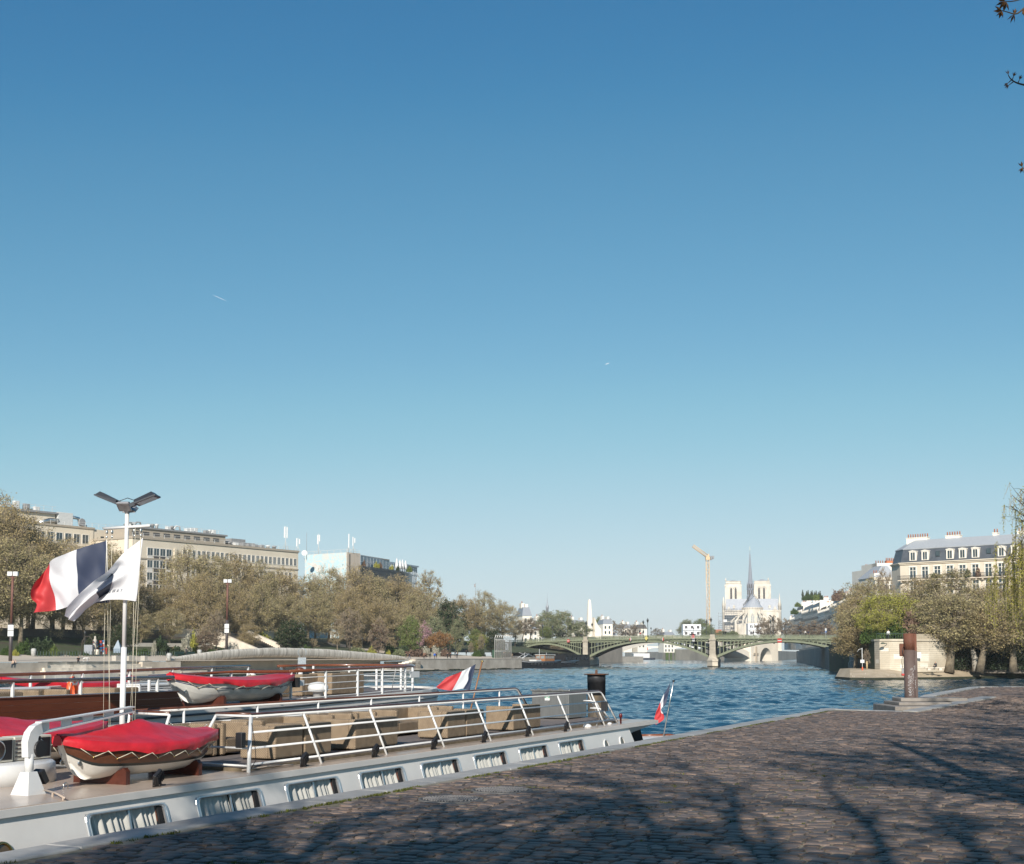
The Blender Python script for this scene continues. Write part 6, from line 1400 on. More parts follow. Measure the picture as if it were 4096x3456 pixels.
b = MB(); b.box(113, 124, by(-1.5), by(22), -2, 9.0); b.box(-72, -60, by(-1.5), by(22), -2, 9.2); b.build("abutment", mat("abutment_stone", "#8b8375", .9, var=.3, scale=.3, bump=.3), br)
SK = .843                                                               # the bridge crosses on the skew: piers follow the current
for o in [c for ch in br.children for c in (ch, *ch.children)]:
 for v_ in o.data.vertices: v_.co.x += SK * FS * -v_.co.y
def bw(x, d, z): x += SK * d; return Rp + Vector((x * BX - by(d) * BY, x * BY + by(d) * BX, z))
def bpt(u, d=0.):                                                       # x on the bridge seen at photo column u, d behind the face
 k = (u - 2048) / F; a_, c_ = bw(0, d, 0), bw(1, d, 0); f0, f1 = a_.x - k * a_.y, c_.x - k * c_.y; return f0 / (f0 - f1)
def bsign(u, vt, vb, label, kind):
 x = bpt(u); p = bw(x, -.75, 0); s_ = p.y / F; zt = CZ + (2619 - vt) * s_; zb = CZ + (2619 - vb) * s_; h = zt - zb
 t = thing("navigation_sign", label, "sign", (p.x, p.y, zb), BA, "navigation signs on the bridge"); y = by(0)
 if kind == 'bar':
  w_ = h * 1.3; b = MB(); b.box(-w_ / 2, w_ / 2, -.06, .06, 0, h); b.build("red_board", mat("sign_red", (.62, .05, .035), .5, var=.05), t); b = MB(); b.box(-w_ / 2 + .05, w_ / 2 - .05, -.075, .075, h * .36, h * .60); b.build("white_bar", WHITE, t)
 elif kind == 'yellow':
  b = MB(); b.prism([(0, 0), (h / 2, h / 2), (0, h), (-h / 2, h / 2)], -.06, .06, 0, Matrix.Rotation(R(90), 4, 'X')); b.build("yellow_board", mat("sign_yellow", (.72, .62, .20), .5, var=.05), t)
 elif kind in ('rw', 'wr'):
  e = h * .32; sg = FS * (1 if kind == 'rw' else -1)
  for nm, pts, m_ in (("red_half", [(0, 0), (sg * e, h * .5), (0, h)], mat("sign_red", (.62, .05, .035))), ("white_half", [(0, 0), (-sg * e, h * .5), (0, h)], WHITE)):
   b = MB(); b.prism(pts, -.06, .06, 0, Matrix.Rotation(R(90), 4, 'X')); b.build(nm, m_, t)
 elif kind == 'gauge':
  b = MB(); b.box(-h * .42, h * .42, -.06, .06, 0, h); b.build("white_board", WHITE, t); b = MB(); b.box(-h * .06, h * .06, -.075, .075, h * .28, h * .72); b.build("black_bar", BLACK, t)
  b = MB(); b.box(-.25, .25, -.06, .06, -h * .8, 0); b.build("dark_plate", BLACK, t)
 return t
bsign(2274, 2558, 2569, "red and white bar sign on the bridge's left arch", 'bar')
bsign(3116, 2554, 2570, "red and white bar sign on the bridge's right arch, the biggest one", 'bar')
bsign(2522, 2549, 2566, "red and white diamond sign left of the yellow diamond", 'rw')
bsign(2585, 2544, 2563, "plain yellow diamond sign over the middle arch", 'yellow')
bsign(2651, 2549, 2566, "white and red diamond sign right of the yellow diamond", 'wr')
bsign(2773, 2552, 2566, "white board with a black bar hanging left of the right pier", 'gauge')
x = bpt(2768); p = bw(x, -.5, 9.9); t = thing("signal_lights", "stack of red and white river signal lights on the bridge parapet", "signal", p, BA)
b = MB(); b.box(-1.6, 1.2, -.3, .3, 1.5, 1.75); b.box(-1.7, -.3, -.35, .35, -.2, .1); b.build("bracket", BLACK, t)
b = MB()
for k in range(3): b.ball((FS * -.55, -FS * -.0, .5 + k * .55), .34, .34, .3, 10, 6)
b.build("red_lamp", mat("signal_red", (.60, .10, .09), .4), t); b = MB(); b.box(-1.1, .4, -.08, .08, .1, 1.5); b.build("board", mat("sign_pink", (.55, .32, .30), .6), t)
# lamps on the bridge
def lamp_mesh():
 p_ = MB(); p_.lathe([(.28, 0), (.28, .3), (.16, .5), (.09, .8), (.08, 4.4), (.12, 4.5), (.06, 4.6)], 10); q = MB(); q.lathe([(.12, 4.6), (.20, 4.7), (.36, 5.35), (.40, 5.4), (.30, 5.55), (.12, 5.75), (.10, 5.95), (.03, 6.1)], 8)
 g_ = MB(); g_.lathe([(.21, 4.74), (.37, 5.34)], 8); return p_.mesh("post", mat("lamp_dark_paint", (.04, .045, .045), .5)), q.mesh("lantern", mat("lantern_metal", (.075, .08, .08), .4, .3)), None
LM = lamp_mesh()
def street_lamp(loc, label, sc=1., group="old lanterns on the bridge"):
 t = thing("street_lamp", label, "street lamp", loc, 0, group); t.scale = (sc,) * 3; link("post", LM[0], t); link("lantern", LM[1], t); return t
LT = "old black lantern on the bridge, %s"
for u, vt, d, wh in ((2345, 2483, .4, "directly above the left pier"), (2368, 2490, 19.5, "just right of the obelisk's foot"), (2572, 2480, 19.5, "left one of the pair above the yellow diamond"), (2590, 2472, .4, "right and taller one above the yellow diamond"), (2825, 2477, 19.5, "left one of the pair beside the crane"), (2843, 2469, .4, "right one of the pair above the right pier"), (3081, 2477, 19.5, "left one of the pair right of the cathedral"), (3091, 2467, .4, "right one of the pair right of the cathedral"), (2170, 2495, 19.5, "left one in front of the willows"), (2210, 2500, 19.5, "second one in front of the willows"), (3300, 2470, 19.5, "beside the trees at the right end"), (2603, 2508, 19.9, "small distant one right of the pair"), (2622, 2512, 19.9, "smallest distant one, further right"), (2774, 2509, 19.9, "small one in front of the white site cabins")):
 x = bpt(u, d); p = bw(x, d, ztop(x) - .5); h = CZ + (2619 - vt) / F * p.y - p.z; street_lamp(p, LT % wh, max(.35, h / 6.1))
# parking sign and camera post at the right end
x = bpt(3301, 19); p = bw(x, 19, ztop(x) - .8); t = thing("road_sign", "white and blue road signs on one post at the bridge's right end", "sign", p, BA)
b = MB(); b.tube([(0, 0, 0), (0, 0, 3.6)], .06, 6); b.build("post", MACH, t); b = MB(); b.box(-.35, .35, -.03, .03, 2.6, 3.4); b.build("white_board", WHITE, t); b = MB(); b.box(-.3, .3, -.03, .03, 2.0, 2.55); b.build("blue_board", mat("sign_blue", (.04, .14, .40), .5), t)
# ------------------------------------------------------------ two black barges at the left bank
def house_barge(name, label, u, v, ang, ln, bm_, hz, cabin):
 p = Q(u, v, 0); t = thing(name, label, "barge", (p.x, p.y, 0), ang)
 b = MB(); rings = []
 for x, w_, z in ((-ln / 2, .12, hz + .7), (-ln / 2 + 1.2, bm_ * .55, hz + .45), (-ln / 2 + 3.5, bm_ * .9, hz + .15), (-ln / 2 + 7, bm_, hz - .1), (ln / 2 - 5, bm_, hz - .1), (ln / 2 - 1.5, bm_ * .8, hz + .1), (ln / 2, bm_ * .35, hz + .3)):
  rings.append([Vector((x, -w_, z)), Vector((x, w_, z)), Vector((x + .3, w_ * .9, -.5)), Vector((x + .3, -w_ * .9, -.5))])
 b.loft(rings); b.build("hull", mat("black_hull", (.014, .014, .016), .35, var=.3), t)
 b = MB()
 for sg in (-1, 1): b.tube([(r[0].x - .05, sg * (abs(r[0].y) + .04), r[0].z - .28) for r in rings[:5]], .10, 5)
 b.build("white_band", WHITE, t)
 for k in range(7):
  for sg in (-1, 1): b = MB(); b.box(-ln / 2 + 9 + k * 2.2, -ln / 2 + 9.6 + k * 2.2, sg * bm_ - .03, sg * bm_ + .03, hz * .45, hz * .7); b.build("porthole", GLASSD, t)
 x0 = ln * cabin; WOODC = mat("cabin_wood", (.34, .15, .06), .45, var=.2)
 b = MB(); b.box(x0, x0 + 6, -bm_ * .7, bm_ * .7, hz - .1, hz + 1.9); c = b.build("wheelhouse", WOODC, t)
 b = MB(); b.box(x0 - .3, x0 + 6.3, -bm_ * .8, bm_ * .8, hz + 1.9, hz + 2.1, bev=.08); b.build("roof", mat("cream_roof", (.62, .60, .55), .5), c)
 for k in range(4):
  b = MB(); b.box(x0 + .4 + k * 1.4, x0 + 1.5 + k * 1.4, -bm_ * .7 - .03, bm_ * .7 + .03, hz + .75, hz + 1.6); b.build("window", mat("pale_window", (.25, .28, .28), .1), c)
 for k in range(2): b = MB(); b.box(x0 - .04, x0, -bm_ * .6 + k * bm_ * .65, -bm_ * .05 + k * bm_ * .65, hz + .75, hz + 1.6); b.build("window", mat("pale_window", (.25, .28, .28), .1), c)
 return t
ang = QA - .15
t = house_barge("barge", "black barge with white anchor emblem and stripes on the bow, white masts lowered", 400, 179, ang, 30, 2.6, 2.3, .12)
b = MB()
for sg in (-1, 1):
 base = Vector((-15 + 1.35, sg * 1.62, 1.9)); d1 = Vector((.75, sg * .55, 0)).normalized()
 b.tube([base + Vector((0, sg * .1, .35)), base + Vector((0, sg * .1, -.55))], .09, 6)
 b.tube([base - d1 * .55 + Vector((0, sg * .1, -.25)), base - d1 * .35 + Vector((0, sg * .12, -.6)), base + Vector((0, sg * .12, -.72)), base + d1 * .35 + Vector((0, sg * .16, -.6)), base + d1 * .55 + Vector((0, sg * .2, -.25))], .09, 6); b.tube([base - d1 * .6 + Vector((0, sg * .12, .35)), base + d1 * .6 + Vector((0, sg * .16, .35))], .08, 6)
b.build("anchor", WHITE, t)
b = MB(); b.tube([(-9, .5, 2.4), (-3, .2, 4.6)], .16, 6); b.tube([(-12, 0, 2.6), (-5, .4, 4.9), (3, -.6, 2.6)], .07, 5); b.tube([(-8, -1, 2.4), (-7.5, -1, 5.0)], .06, 5); b.tube([(-6, 1, 2.4), (-5.6, .6, 4.6), (-9, .2, 5.0)], .06, 5); b.tube([(3, 0, 2.4), (3, 0, 6.2)], .07, 5); b.tube([(9, 1.0, 2.3), (9, 1.0, 5.0)], .06, 5); b.tube([(-11, -1.6, 2.6), (-11, 1.6, 2.6), (-11, 1.6, 3.8), (-11, -1.6, 3.8), (-11, -1.6, 2.6)], .05, 5); b.build("lowered_masts", WHITE, t)
b = MB(); b.box(6, 8, -1.0, 1.0, 2.2, 3.4); b.box(-1, 2, -1.4, 1.4, 2.2, 2.7); b.build("deck_boxes", WHITE, t)
house_barge("barge", "second black barge with a glazed cream and wood wheelhouse, moored behind the anchor barge", 429, 183, ang, 26, 2.4, 2.1, -.42)
p = Q(456, 189, 0); t = thing("houseboat", "large black box-shaped houseboat under the bridge arch", "houseboat", (p.x, p.y, 0), ang)
b = MB(); b.box(-9, 9, -2.6, 2.6, -.4, 4.4); b.build("hull", mat("black_hull", (.014, .014, .016)), t); b = MB(); b.box(-9, 9, -2.62, 2.62, 1.2, 1.5); b.build("band", mat("dark_grey_band", (.05, .05, .055), .6), t)
for k in range(6): b = MB(); b.box(-8.5 + k * 2.9, -7.2 + k * 2.9, -2.65, 2.65, 2.4, 3.4); b.build("window", GLASSD, t)
# cage of tall bent pickets at the abutment
p = Q(361, 173.5, 0); t = thing("picket_cage", "row of tall pale bent metal pickets enclosing the quay end beside the barge", "fence", (p.x, p.y, 3.2), QA + .1)
b = MB()
for k in range(9): b.tube([(k * 1.1 - 3, -k * .25, 0), (k * 1.1 - 3, -k * .25, 6.2), (k * 1.1 - 3.6, -k * .25 - .6, 7.0)], .12, 5)
for z in (2.2, 5.6): b.tube([(-3, 0, z), (5.8, -2.0, z)], .07, 5)
b.build("pickets", MACH, t); b = MB(); b.box(0, 3.2, 1, 2, 0, 2.6); b.box(4, 5.5, .5, 1.5, 0, 2.4); b.build("green_cabinet", mat("cabinet_green", (.02, .06, .035), .5), t)
# ------------------------------------------------------------ beyond: white arch bridge with its obelisk, low stone bridge
PALEB = mat("pale_bridge_stone", "#e6ddcd", .85, var=.1, scale=.1); 
T0 = W(2430, 2640, 800); T1 = W(3000, 2640, 915)
e_ = (T1 - T0); ang = math.atan2(e_.y, e_.x); LnT = math.hypot(e_.x, e_.y)
t = thing("stone_bridge", "wide white flat-arched bridge seen through the green bridge's middle arch", "bridge", (T0.x, T0.y, 0), ang)
b = MB(); N = 36
def ta(x): q = x / LnT; return 2.0 + 11.2 * (1 - (2 * q - 1) ** 2) ** .9
X = [LnT * i / N for i in range(N + 1)]
b.loft([[Vector((x, y, z)) for y, z in ((0, ta(x)), (0, ta(x) + 1.9 + 2.2 * abs(2 * x / LnT - 1) ** 2), (20, ta(x) + 1.9 + 2.2 * abs(2 * x / LnT - 1) ** 2), (20, ta(x)))] for x in X]); b.build("arch", PALEB, t)
b = MB(); b.box(-70, LnT + 60, .5, 19.5, 15.1, 16.0); b.build("deck", PALEB, t)
b = MB(); 
for x0, x1 in ((LnT, LnT + 11), (LnT + 27, LnT + 35)): b.box(x0, x1 if x0 == LnT else x1, -1, 21, -2, 15.1)
b.loft([[Vector((LnT + 19 + 8 * c, y, z)) for y, z in ((-1, 9.2 * max(0, 1 - c * c) ** .5), (-1, 15.1), (21, 15.1), (21, 9.2 * max(0, 1 - c * c) ** .5))] for c in [-1 + 2 * i / 16 for i in range(17)]])
b.build("river_pier", PALEB, t)
b = MB(); b.box(LnT + 2.5, LnT + 8.5, -1.6, -1, 4.0, 5.6); b.box(LnT + 5, LnT + 6, -2.2, -1, 0, 10); b.build("pier_relief", LIMED, t)
b = MB(); b.box(-90, 0, 0, 20, -2, 3.0); b.build("left_abutment", PALEB, t)
p = W(2358, 2540, 790); t = thing("obelisk", "tall white stone obelisk monument with a stepped base rising behind the bridge", "monument", (p.x, p.y, 12), .25); H_ = CZ + (2619 - 2397) / F * p.y - 12
b = MB(); w_ = 3.4
def sq(h, z): return [Vector((-h, -h, z)), Vector((h, -h, z)), Vector((h, h, z)), Vector((-h, h, z))]
b.loft([sq(2.0, 0), sq(1.75, H_ * .2), sq(1.35, H_ * .5), sq(1.05, H_ * .72), sq(.8, H_ * .9), sq(.62, H_ * .965), sq(.3, H_ * .985), sq(.22, H_)]); b.build("shaft", PALEB, t)
b = MB(); b.loft([[Vector((x, y, z)) for x, y, z in ((2.5, -2.2, 0), (6.8, -2.2, 0), (6.6, -2.2, 7.5), (4.2, -2.2, 10.5), (2.5, -2.2, 14.5))], [Vector((x, y, z)) for x, y, z in ((2.5, 2.2, 0), (6.8, 2.2, 0), (6.6, 2.2, 7.5), (4.2, 2.2, 10.5), (2.5, 2.2, 14.5))]]); b.box(-4.6, -3, -2, 2, 0, 7); b.build("buttress", PALEB, t)
t0 = W(2440, 2629, 1500); t1 = W(2720, 2629, 1500); t = thing("stone_bridge", "low pale stone bridge with small arches far up the left channel", "bridge", (t0.x - 20, 1500, 0), 0); Wd = t1.x - t0.x + 25
b = MB(); N = 48; zd_ = CZ + (2619 - 2586) / F * 1500
def low(x): k = (x / 28.6) % 1.0; return max(4.0, zd_ - 6.5 + 5 * (1 - (2 * k - 1) ** 2))
X = [Wd * i / 90 for i in range(91)]; b.loft([[Vector((x, y, z)) for y, z in ((0, low(x)), (0, zd_), (15, zd_), (15, low(x)))] for x in X]); b.build("arches", PALEB, t)
for k in range(1, int(Wd / 28.6) + 1): b = MB(); b.lathe([(3.6, -2), (3.6, 5), (4.0, 5.2), (3.0, 6)], 12, (28.6 * k, 5, 0)); b.build("pier", LIMED, t)
for u in (2577, 2675): 
 p = W(u, 2588, 1497); b = MB(); b.box(-4.5, 4.5, -.3, 0, 0, 7); o = b.build("red_sign", mat("sign_red", (.62, .05, .035))); o.location = (p.x, p.y, p.z - 3.5); o.scale = (.9, 1, .45); tag(o, "tiny red bar sign on the far stone bridge, %s" % ("left" if u < 2600 else "right"), "sign", "far bridge signs")
# embankments of the islands and the left channel
b = MB(); pts = [W(2745, 2625, 1250), W(2500, 2630, 1700), W(2760, 2625, 1900), W(3200, 2640, 1400), W(3080, 2640, 1000)]
pl = [(p.x, p.y) for p in pts]; b.prism(pl, -2, 7.5); o = struct(b.build("island_ground", mat("island_stone", "#b0a798", .9, var=.2, scale=.05)))
b = MB(); b.panel(W(2660, 2630, 1180)[:2], W(2960, 2630, 1000)[:2], -2, 9.0, 4); o = b.build("island_embankment", mat("embankment_stone", "#b5aa98", .9, scale=.05, col2="#8d8577")); tag(o, "pale embankment wall of the cathedral island with dark ivy strips", "embankment wall")
b = MB()
for k in range(3): q = W(2668 + k * 18, 2630, 1168 - k * 9); b.box(q.x - 1.6, q.x + 1.6, q.y - 4.5, q.y - 2, 0, 8)
o = b.build("ivy", L_BUSH); tag(o, "dark ivy strips hanging down the island embankment", "ivy", kind="stuff")
b = MB(); q = W(2450, 2635, 900); b.prism([(q.x - 40, 760), (q.x + 14, 830), (q.x + 8, 990), (q.x - 120, 1600), (q.x - 300, 1600), (q.x - 90, 760)], -2, 3.2); struct(b.build("left_bank_quay", CONC))
p = W(2560, 2620, 1150); t = thing("river_boat", "small white passenger boat moored on the left channel beyond the bridges", "boat", (p.x, p.y, 0), .1)
b = MB(); b.loft([[Vector((x, y, z)) for y, z in ((-w_, 1.6), (w_, 1.6), (w_ * .8, -.5), (-w_ * .8, -.5))] for x, w_ in ((-14, .4), (-10, 3), (10, 3), (13, 2))]); b.build("hull", mat("dark_blue_hull", (.03, .04, .06), .5), t); b = MB(); b.box(-6, 8, -2.5, 2.5, 1.6, 5.5); b.box(-7, 4, -2.8, 2.8, 5.5, 5.9); b.build("cabin", WHITE, t)
# distant trees behind the bridge
def dtree(key, u, vt, vb, Y, wpx, label, name="tree", group="trees behind the bridge"):
 a_ = W(u, vt, Y); z0 = CZ + (2619 - vb) / F * Y; h = a_.z - z0; hb = {"fresh": 14, "grey": 14, "bare": 12, "brown": 11, "yellow": 14, "thin1": 15, "dark": 13}.get(key, 20); cr = {"fresh": 5.5, "grey": 5.5, "bare": 3.6, "brown": 3.0, "yellow": 7, "thin1": 4.2, "dark": 4.2}.get(key, 6.4)
 t = plant_tree(key, (a_.x, Y, z0), label, group, (wpx / F * Y / cr, wpx / F * Y / cr, h / hb), name=name); return t
for a_ in (("bare", 2120, 2475, 2560, 600, 45, "brown leafless tree left of the willows", "bare_tree"), ("bare", 2090, 2480, 2560, 590, 40, "brown leafless tree behind the bridge's left end", "bare_tree"), ("grey", 2190, 2448, 2570, 610, 52, "pale green willow, left one of the big pair", "willow_tree"), ("grey", 2248, 2446, 2570, 620, 56, "pale green willow, right one of the big pair", "willow_tree"), ("fresh", 2185, 2510, 2560, 600, 30, "fresh green low tree under the willows", "tree"), ("grey", 2320, 2485, 2560, 640, 42, "grey-green tree left of the obelisk", "tree"), ("fresh", 2400, 2472, 2560, 850, 36, "green tree right of the obelisk", "tree"), ("bare", 2440, 2480, 2560, 870, 38, "pale leafless tree second right of the obelisk", "bare_tree"), ("bare", 2490, 2495, 2560, 890, 36, "reddish leafless tree third right of the obelisk", "bare_tree"), ("bare", 2530, 2500, 2560, 900, 30, "leafless tree beside the white hipped house", "bare_tree"), ("bare", 2630, 2515, 2560, 1000, 30, "tiny leafless trees beyond the bridge lamps", "bare_tree"), ("fresh", 2805, 2480, 2560, 1190, 48, "bright green tree right of the site cabins", "tree"), ("grey", 2745, 2480, 2560, 1200, 36, "grey-green tree behind the site cabins", "tree"), ("fresh", 2835, 2510, 2560, 1120, 34, "low green tree at the crane's foot", "tree"), ("fresh", 2890, 2525, 2560, 1100, 36, "low green tree before the scaffolding, left", "tree"), ("fresh", 2930, 2525, 2560, 1110, 30, "low green tree before the scaffolding, right", "tree"),
           ("brown", 3055, 2475, 2570, 760, 40, "bushy brown leafless tree below the cathedral apse", "bare_tree"), ("bare", 3095, 2468, 2570, 740, 44, "pale-stemmed leafless tree right of the apse", "bare_tree"), ("bare", 3140, 2478, 2570, 720, 40, "leafless tree before the first island houses", "bare_tree"), ("brown", 3205, 2490, 2575, 660, 46, "brown leafless tree, left of those along the island houses", "bare_tree"), ("brown", 3255, 2485, 2575, 640, 46, "brown leafless tree, middle of those along the island houses", "bare_tree"), ("brown", 3305, 2485, 2575, 620, 44, "brown leafless tree, right of those along the island houses", "bare_tree"),
           ("thin1", 2130, 2555, 2640, 560, 30, "dark trunked tree under the left arch", "tree"), ("thin1", 2230, 2555, 2640, 570, 30, "second dark trunked tree under the left arch", "tree")):
 dtree(*a_)
b = MB(); b.panel(W(2010, 2600, 590)[:2], W(2480, 2600, 790)[:2], -1, 9.5, 3); o = b.build("embankment_wall", mat("embankment_pink", "#c2b19c", .9, var=.15, scale=.1)); tag(o, "pale pinkish embankment wall seen under the left arch", "embankment wall")
# ============================================================ cathedral, crane, cabins
CATH = mat("cathedral_stone", "#dbd4c7", .85, scale=.12, col2="#bfb7a9", bump=.3, bscale=1.2); LEAD = mat("lead_roof", (.50, .52, .55), .5, .2, scale=.5, col2=(.36, .38, .41), stretch=(2, 2, .3)); SPIRE = mat("spire_lead", (.27, .29, .33), .5, .2, var=.2); LANC = mat("lancet_dark", (.07, .065, .065), .7, var=.3)
ND = W(3000, 2600, 1240); ND.z = 8.0
cat_ = thing("cathedral", "white gothic cathedral with two square towers, a thin grey spire and a rounded apse", "cathedral", ND, -math.atan2(ND.x, ND.y))
# local metres: x right, y away, z up from 8 m
def zz(y): return 114.3 - y / 18.35 - 8.0
def xxn(x): return (x - 645) / 18.35
def lancet(b, x, y, w_, z0, z1, mi=0):
 pts = [(x - w_ / 2, z0), (x + w_ / 2, z0), (x + w_ / 2, z1 - w_ * .8), (x + w_ * .25, z1 - w_ * .25), (x, z1), (x - w_ * .25, z1 - w_ * .25), (x - w_ / 2, z1 - w_ * .8)]
 b.add([Vector((px, y, pz)) for px, pz in pts], [list(range(7))[::-1]], mi)
for (x0, x1, yt, apex, lx) in ((215, 510, 690, 668, (325, 405)), (722, 1028, 690, 655, (820, 908))):
 a, c = xxn(x0), xxn(x1); zt = zz(yt); Y = 58; b = MB(); cx = (a + c) / 2
 b.box(a, c, Y, Y + 15, 0, zz(770)); b.box(a + .9, c - .9, Y + .3, Y + 14.5, zz(770), zt)
 for k in range(9): b.box(a + 1 + k * (c - a - 2.4) / 8, a + 1.35 + k * (c - a - 2.4) / 8, Y - .1, Y + .2, zz(745), zz(730))
 b.box(a + .5, c - .5, Y - .3, Y + 15, zz(728), zz(718)); b.box(a + .6, c - .6, Y - .2, Y + 14.8, zt - .3, zt)
 for bx in (a, a + 1.5, a + 3.0, c - 3.9, c - 2.3, c - .9, cx - 1.0): b.box(bx, bx + .9, Y - 1.1, Y, 0, zz(800 if bx != cx - 1.0 else 830))
 for bx in (a + .2, c - .4): b.loft([[Vector((bx + e * .8, Y + f * .8, zz(790))) for e, f in ((-1, -1), (1, -1), (1, 1), (-1, 1))], [Vector((bx + e * .05, Y + f * .05, zz(735))) for e, f in ((-1, -1), (1, -1), (1, 1), (-1, 1))]])
 tw_ = b.build("tower", CATH, cat_)
 for l in lx:
  x = xxn(l); b = MB(); lancet(b, x, Y - .06, 2.0, zz(1035), zz(808)); b.build("lancet_opening", LANC, tw_)
  b = MB(); 
  for k in range(5): b.box(x - 1, x + 1, Y - .5, Y - .1, zz(1020) + k * 2.2, zz(1020) + k * 2.2 + .35)
  b.build("louvres", mat("belfry_louvre", (.16, .15, .15), .7), tw_)
  b = MB(); b.tube([(x + 2.0 * math.cos(t_), Y - .3, zz(832) + 2.2 * math.sin(t_)) for t_ in [math.pi * q / 8 for q in range(9)]], .32, 5); b.build("arch_moulding", CATH, tw_)
 b = MB(); b.loft([[Vector((a + 2, Y + 1, zt - .2)), Vector((c - 2, Y + 1, zt - .2)), Vector((c - 2, Y + 13, zt - .2)), Vector((a + 2, Y + 13, zt - .2))], [Vector((cx - .5, Y + 7, zz(apex))), Vector((cx + .5, Y + 7, zz(apex))), Vector((cx + .5, Y + 7.5, zz(apex))), Vector((cx - .5, Y + 7.5, zz(apex)))]]); b.build("tower_roof", LEAD, tw_)
 b = MB(); b.lathe([(.7, 0), (.75, 1.2), (.05, 3.4)], 6, ((c - 2.3) if lx[0] > 600 else (a + .9), Y + 1, zt)); b.build("pinnacle", CATH, tw_)
# transept and nave
b = MB(); b.box(xxn(180), xxn(1185), 22, 36, 0, zz(1238)); 
for g_ in (290, 1085): b.loft([[Vector((xxn(g_ - 32), 21.5, zz(1235))), Vector((xxn(g_ + 32), 21.5, zz(1235))), Vector((xxn(g_), 21.5, zz(1165)))], [Vector((xxn(g_ - 32), 23, zz(1235))), Vector((xxn(g_ + 32), 23, zz(1235))), Vector((xxn(g_), 23, zz(1165)))]])
b.box(xxn(880), xxn(1190), 21.5, 22, zz(1262), zz(1250)); b.box(xxn(180), xxn(530), 21.5, 22, zz(1262), zz(1250))
for x in (945, 1100): b.box(xxn(x) - .5, xxn(x) + .5, 20.8, 22, 0, zz(1240))
b.build("transept", CATH, cat_)
b = MB(); b.loft([[Vector((x, y, z)) for y, z in ((21.7, zz(1238)), (29, zz(1038)), (36.3, zz(1238)))] for x in (xxn(238), xxn(1140))]); b.build("transept_roof", LEAD, cat_)
for x in (378, 993):
 b = MB(); b.box(xxn(x) - .9, xxn(x) + .9, 22.0, 25, zz(1208), zz(1172)); b.loft([[Vector((xxn(x) - 1.2, y, zz(1172))), Vector((xxn(x) + 1.2, y, zz(1172))), Vector((xxn(x), y, zz(1145)))] for y in (21.8, 26)]); b.build("dormer", CATH, cat_)
b = MB(); q = MB(); q.lathe([(.05, 0), (1.5, 0), (1.55, .05)], 18); M = Matrix.Translation((xxn(995), 21.9, zz(1353))) @ Matrix.Rotation(R(90), 4, 'X'); b.add([M @ Vector(p) for p in q.v], q.f); b.build("rose_window", LANC, cat_)
for x0, zt, zb in ((1165, 945, 1255), (200, 1000, 1255)):
 b = MB(); x = xxn(x0); b.lathe([(1.5, zz(zb) - 20), (1.5, zz(1160)), (1.7, zz(1155)), (1.1, zz(1100)), (.5, zz(1020)), (.06, zz(zt))], 8, (x, 23, 0)); b.build("pinnacle", CATH, cat_)
 b = MB()
 for k in range(5): a_ = 6.283 * k / 5; b.box(x + 1.45 * math.cos(a_) - .2, x + 1.45 * math.cos(a_) + .2, 23 + 1.45 * math.sin(a_) - .2, 23 + 1.45 * math.sin(a_) + .2, zz(1240), zz(1170))
 b.build("pinnacle_shafts", LANC, cat_)
# choir roof ridge and apse
cxA, rA = xxn(697), 9.4
def half(r, z, y0=0.0, n=12): return [Vector((cxA + r * math.cos(t_), y0 - r * math.sin(t_) + 9.4, z)) for t_ in [math.pi * k / n for k in range(n + 1)]] 
b = MB(); b.loft([half(rA, 0), half(rA, zz(1230)), half(rA + .5, zz(1228)), half(rA + .5, zz(1205)), half(rA, zz(1205))], 0, False, False, False); b.box(cxA - rA, cxA + rA, 9.4, 22, 0, zz(1205)); 
for k in range(1, 7):
 t_ = math.pi * k / 7; x, y = cxA + (rA + .3) * math.cos(t_), 9.4 - (rA + .3) * math.sin(t_); b.box(x - .5, x + .5, y - .5, y + .5, 0, zz(1240))
b.build("apse", CATH, cat_)
b = MB(); 
for k in range(13): t_ = math.pi * (k + .5) / 13; x, y = cxA + (rA + .6) * math.cos(t_), 9.4 - (rA + .6) * math.sin(t_); b.box(x - .25, x + .25, y - .2, y + .2, zz(1225), zz(1208))
b.build("balustrade", LIMED, cat_)
for t_ in (.30, .5, .70):
 a_ = math.pi * t_; x, y = cxA + (rA + .1) * math.cos(a_), 9.4 - (rA + .1) * math.sin(a_); M = Matrix.Translation((x, y, 0)) @ Matrix.Rotation(math.pi / 2 - a_, 4, 'Z')
 b = MB(); q = MB(); lancet(q, 0, -.05, 3.2, zz(1465), zz(1305)); b.add([M @ Vector(p) for p in q.v], q.f); w_ = b.build("window", mat("stained_glass", (.36, .37, .37), .4, var=.4, scale=.8), cat_)
 b = MB(); q = MB(); q.box(-.15, .15, -.3, 0, zz(1465), zz(1350)); q.tube([(1.1 * math.cos(s_), -.15, zz(1340) + 1.1 * math.sin(s_)) for s_ in [6.283 * k / 10 for k in range(11)]], .18, 4); b.add([M @ Vector(p) for p in q.v], q.f); b.build("tracery", CATH, w_)
b = MB(); apexz = zz(1012); ap = [Vector((xxn(730), 14, apexz + .0))] 
for i in range(1): 
 rg = half(rA + .2, zz(1205)); b.add(rg + [Vector((xxn(728), 10.5, apexz))], [[k, k + 1, len(rg)] for k in range(len(rg) - 1)])
b.add([Vector((cxA - rA, 9.4, zz(1205))), Vector((cxA + rA, 9.4, zz(1205))), Vector((cxA + rA, 26, zz(1205))), Vector((cxA - rA, 26, zz(1205))), Vector((xxn(728), 10.5, apexz)), Vector((xxn(690), 29, apexz))], [[0, 4, 5, 3], [1, 2, 5, 4]])
b.build("choir_roof", LEAD, cat_)
b = MB()
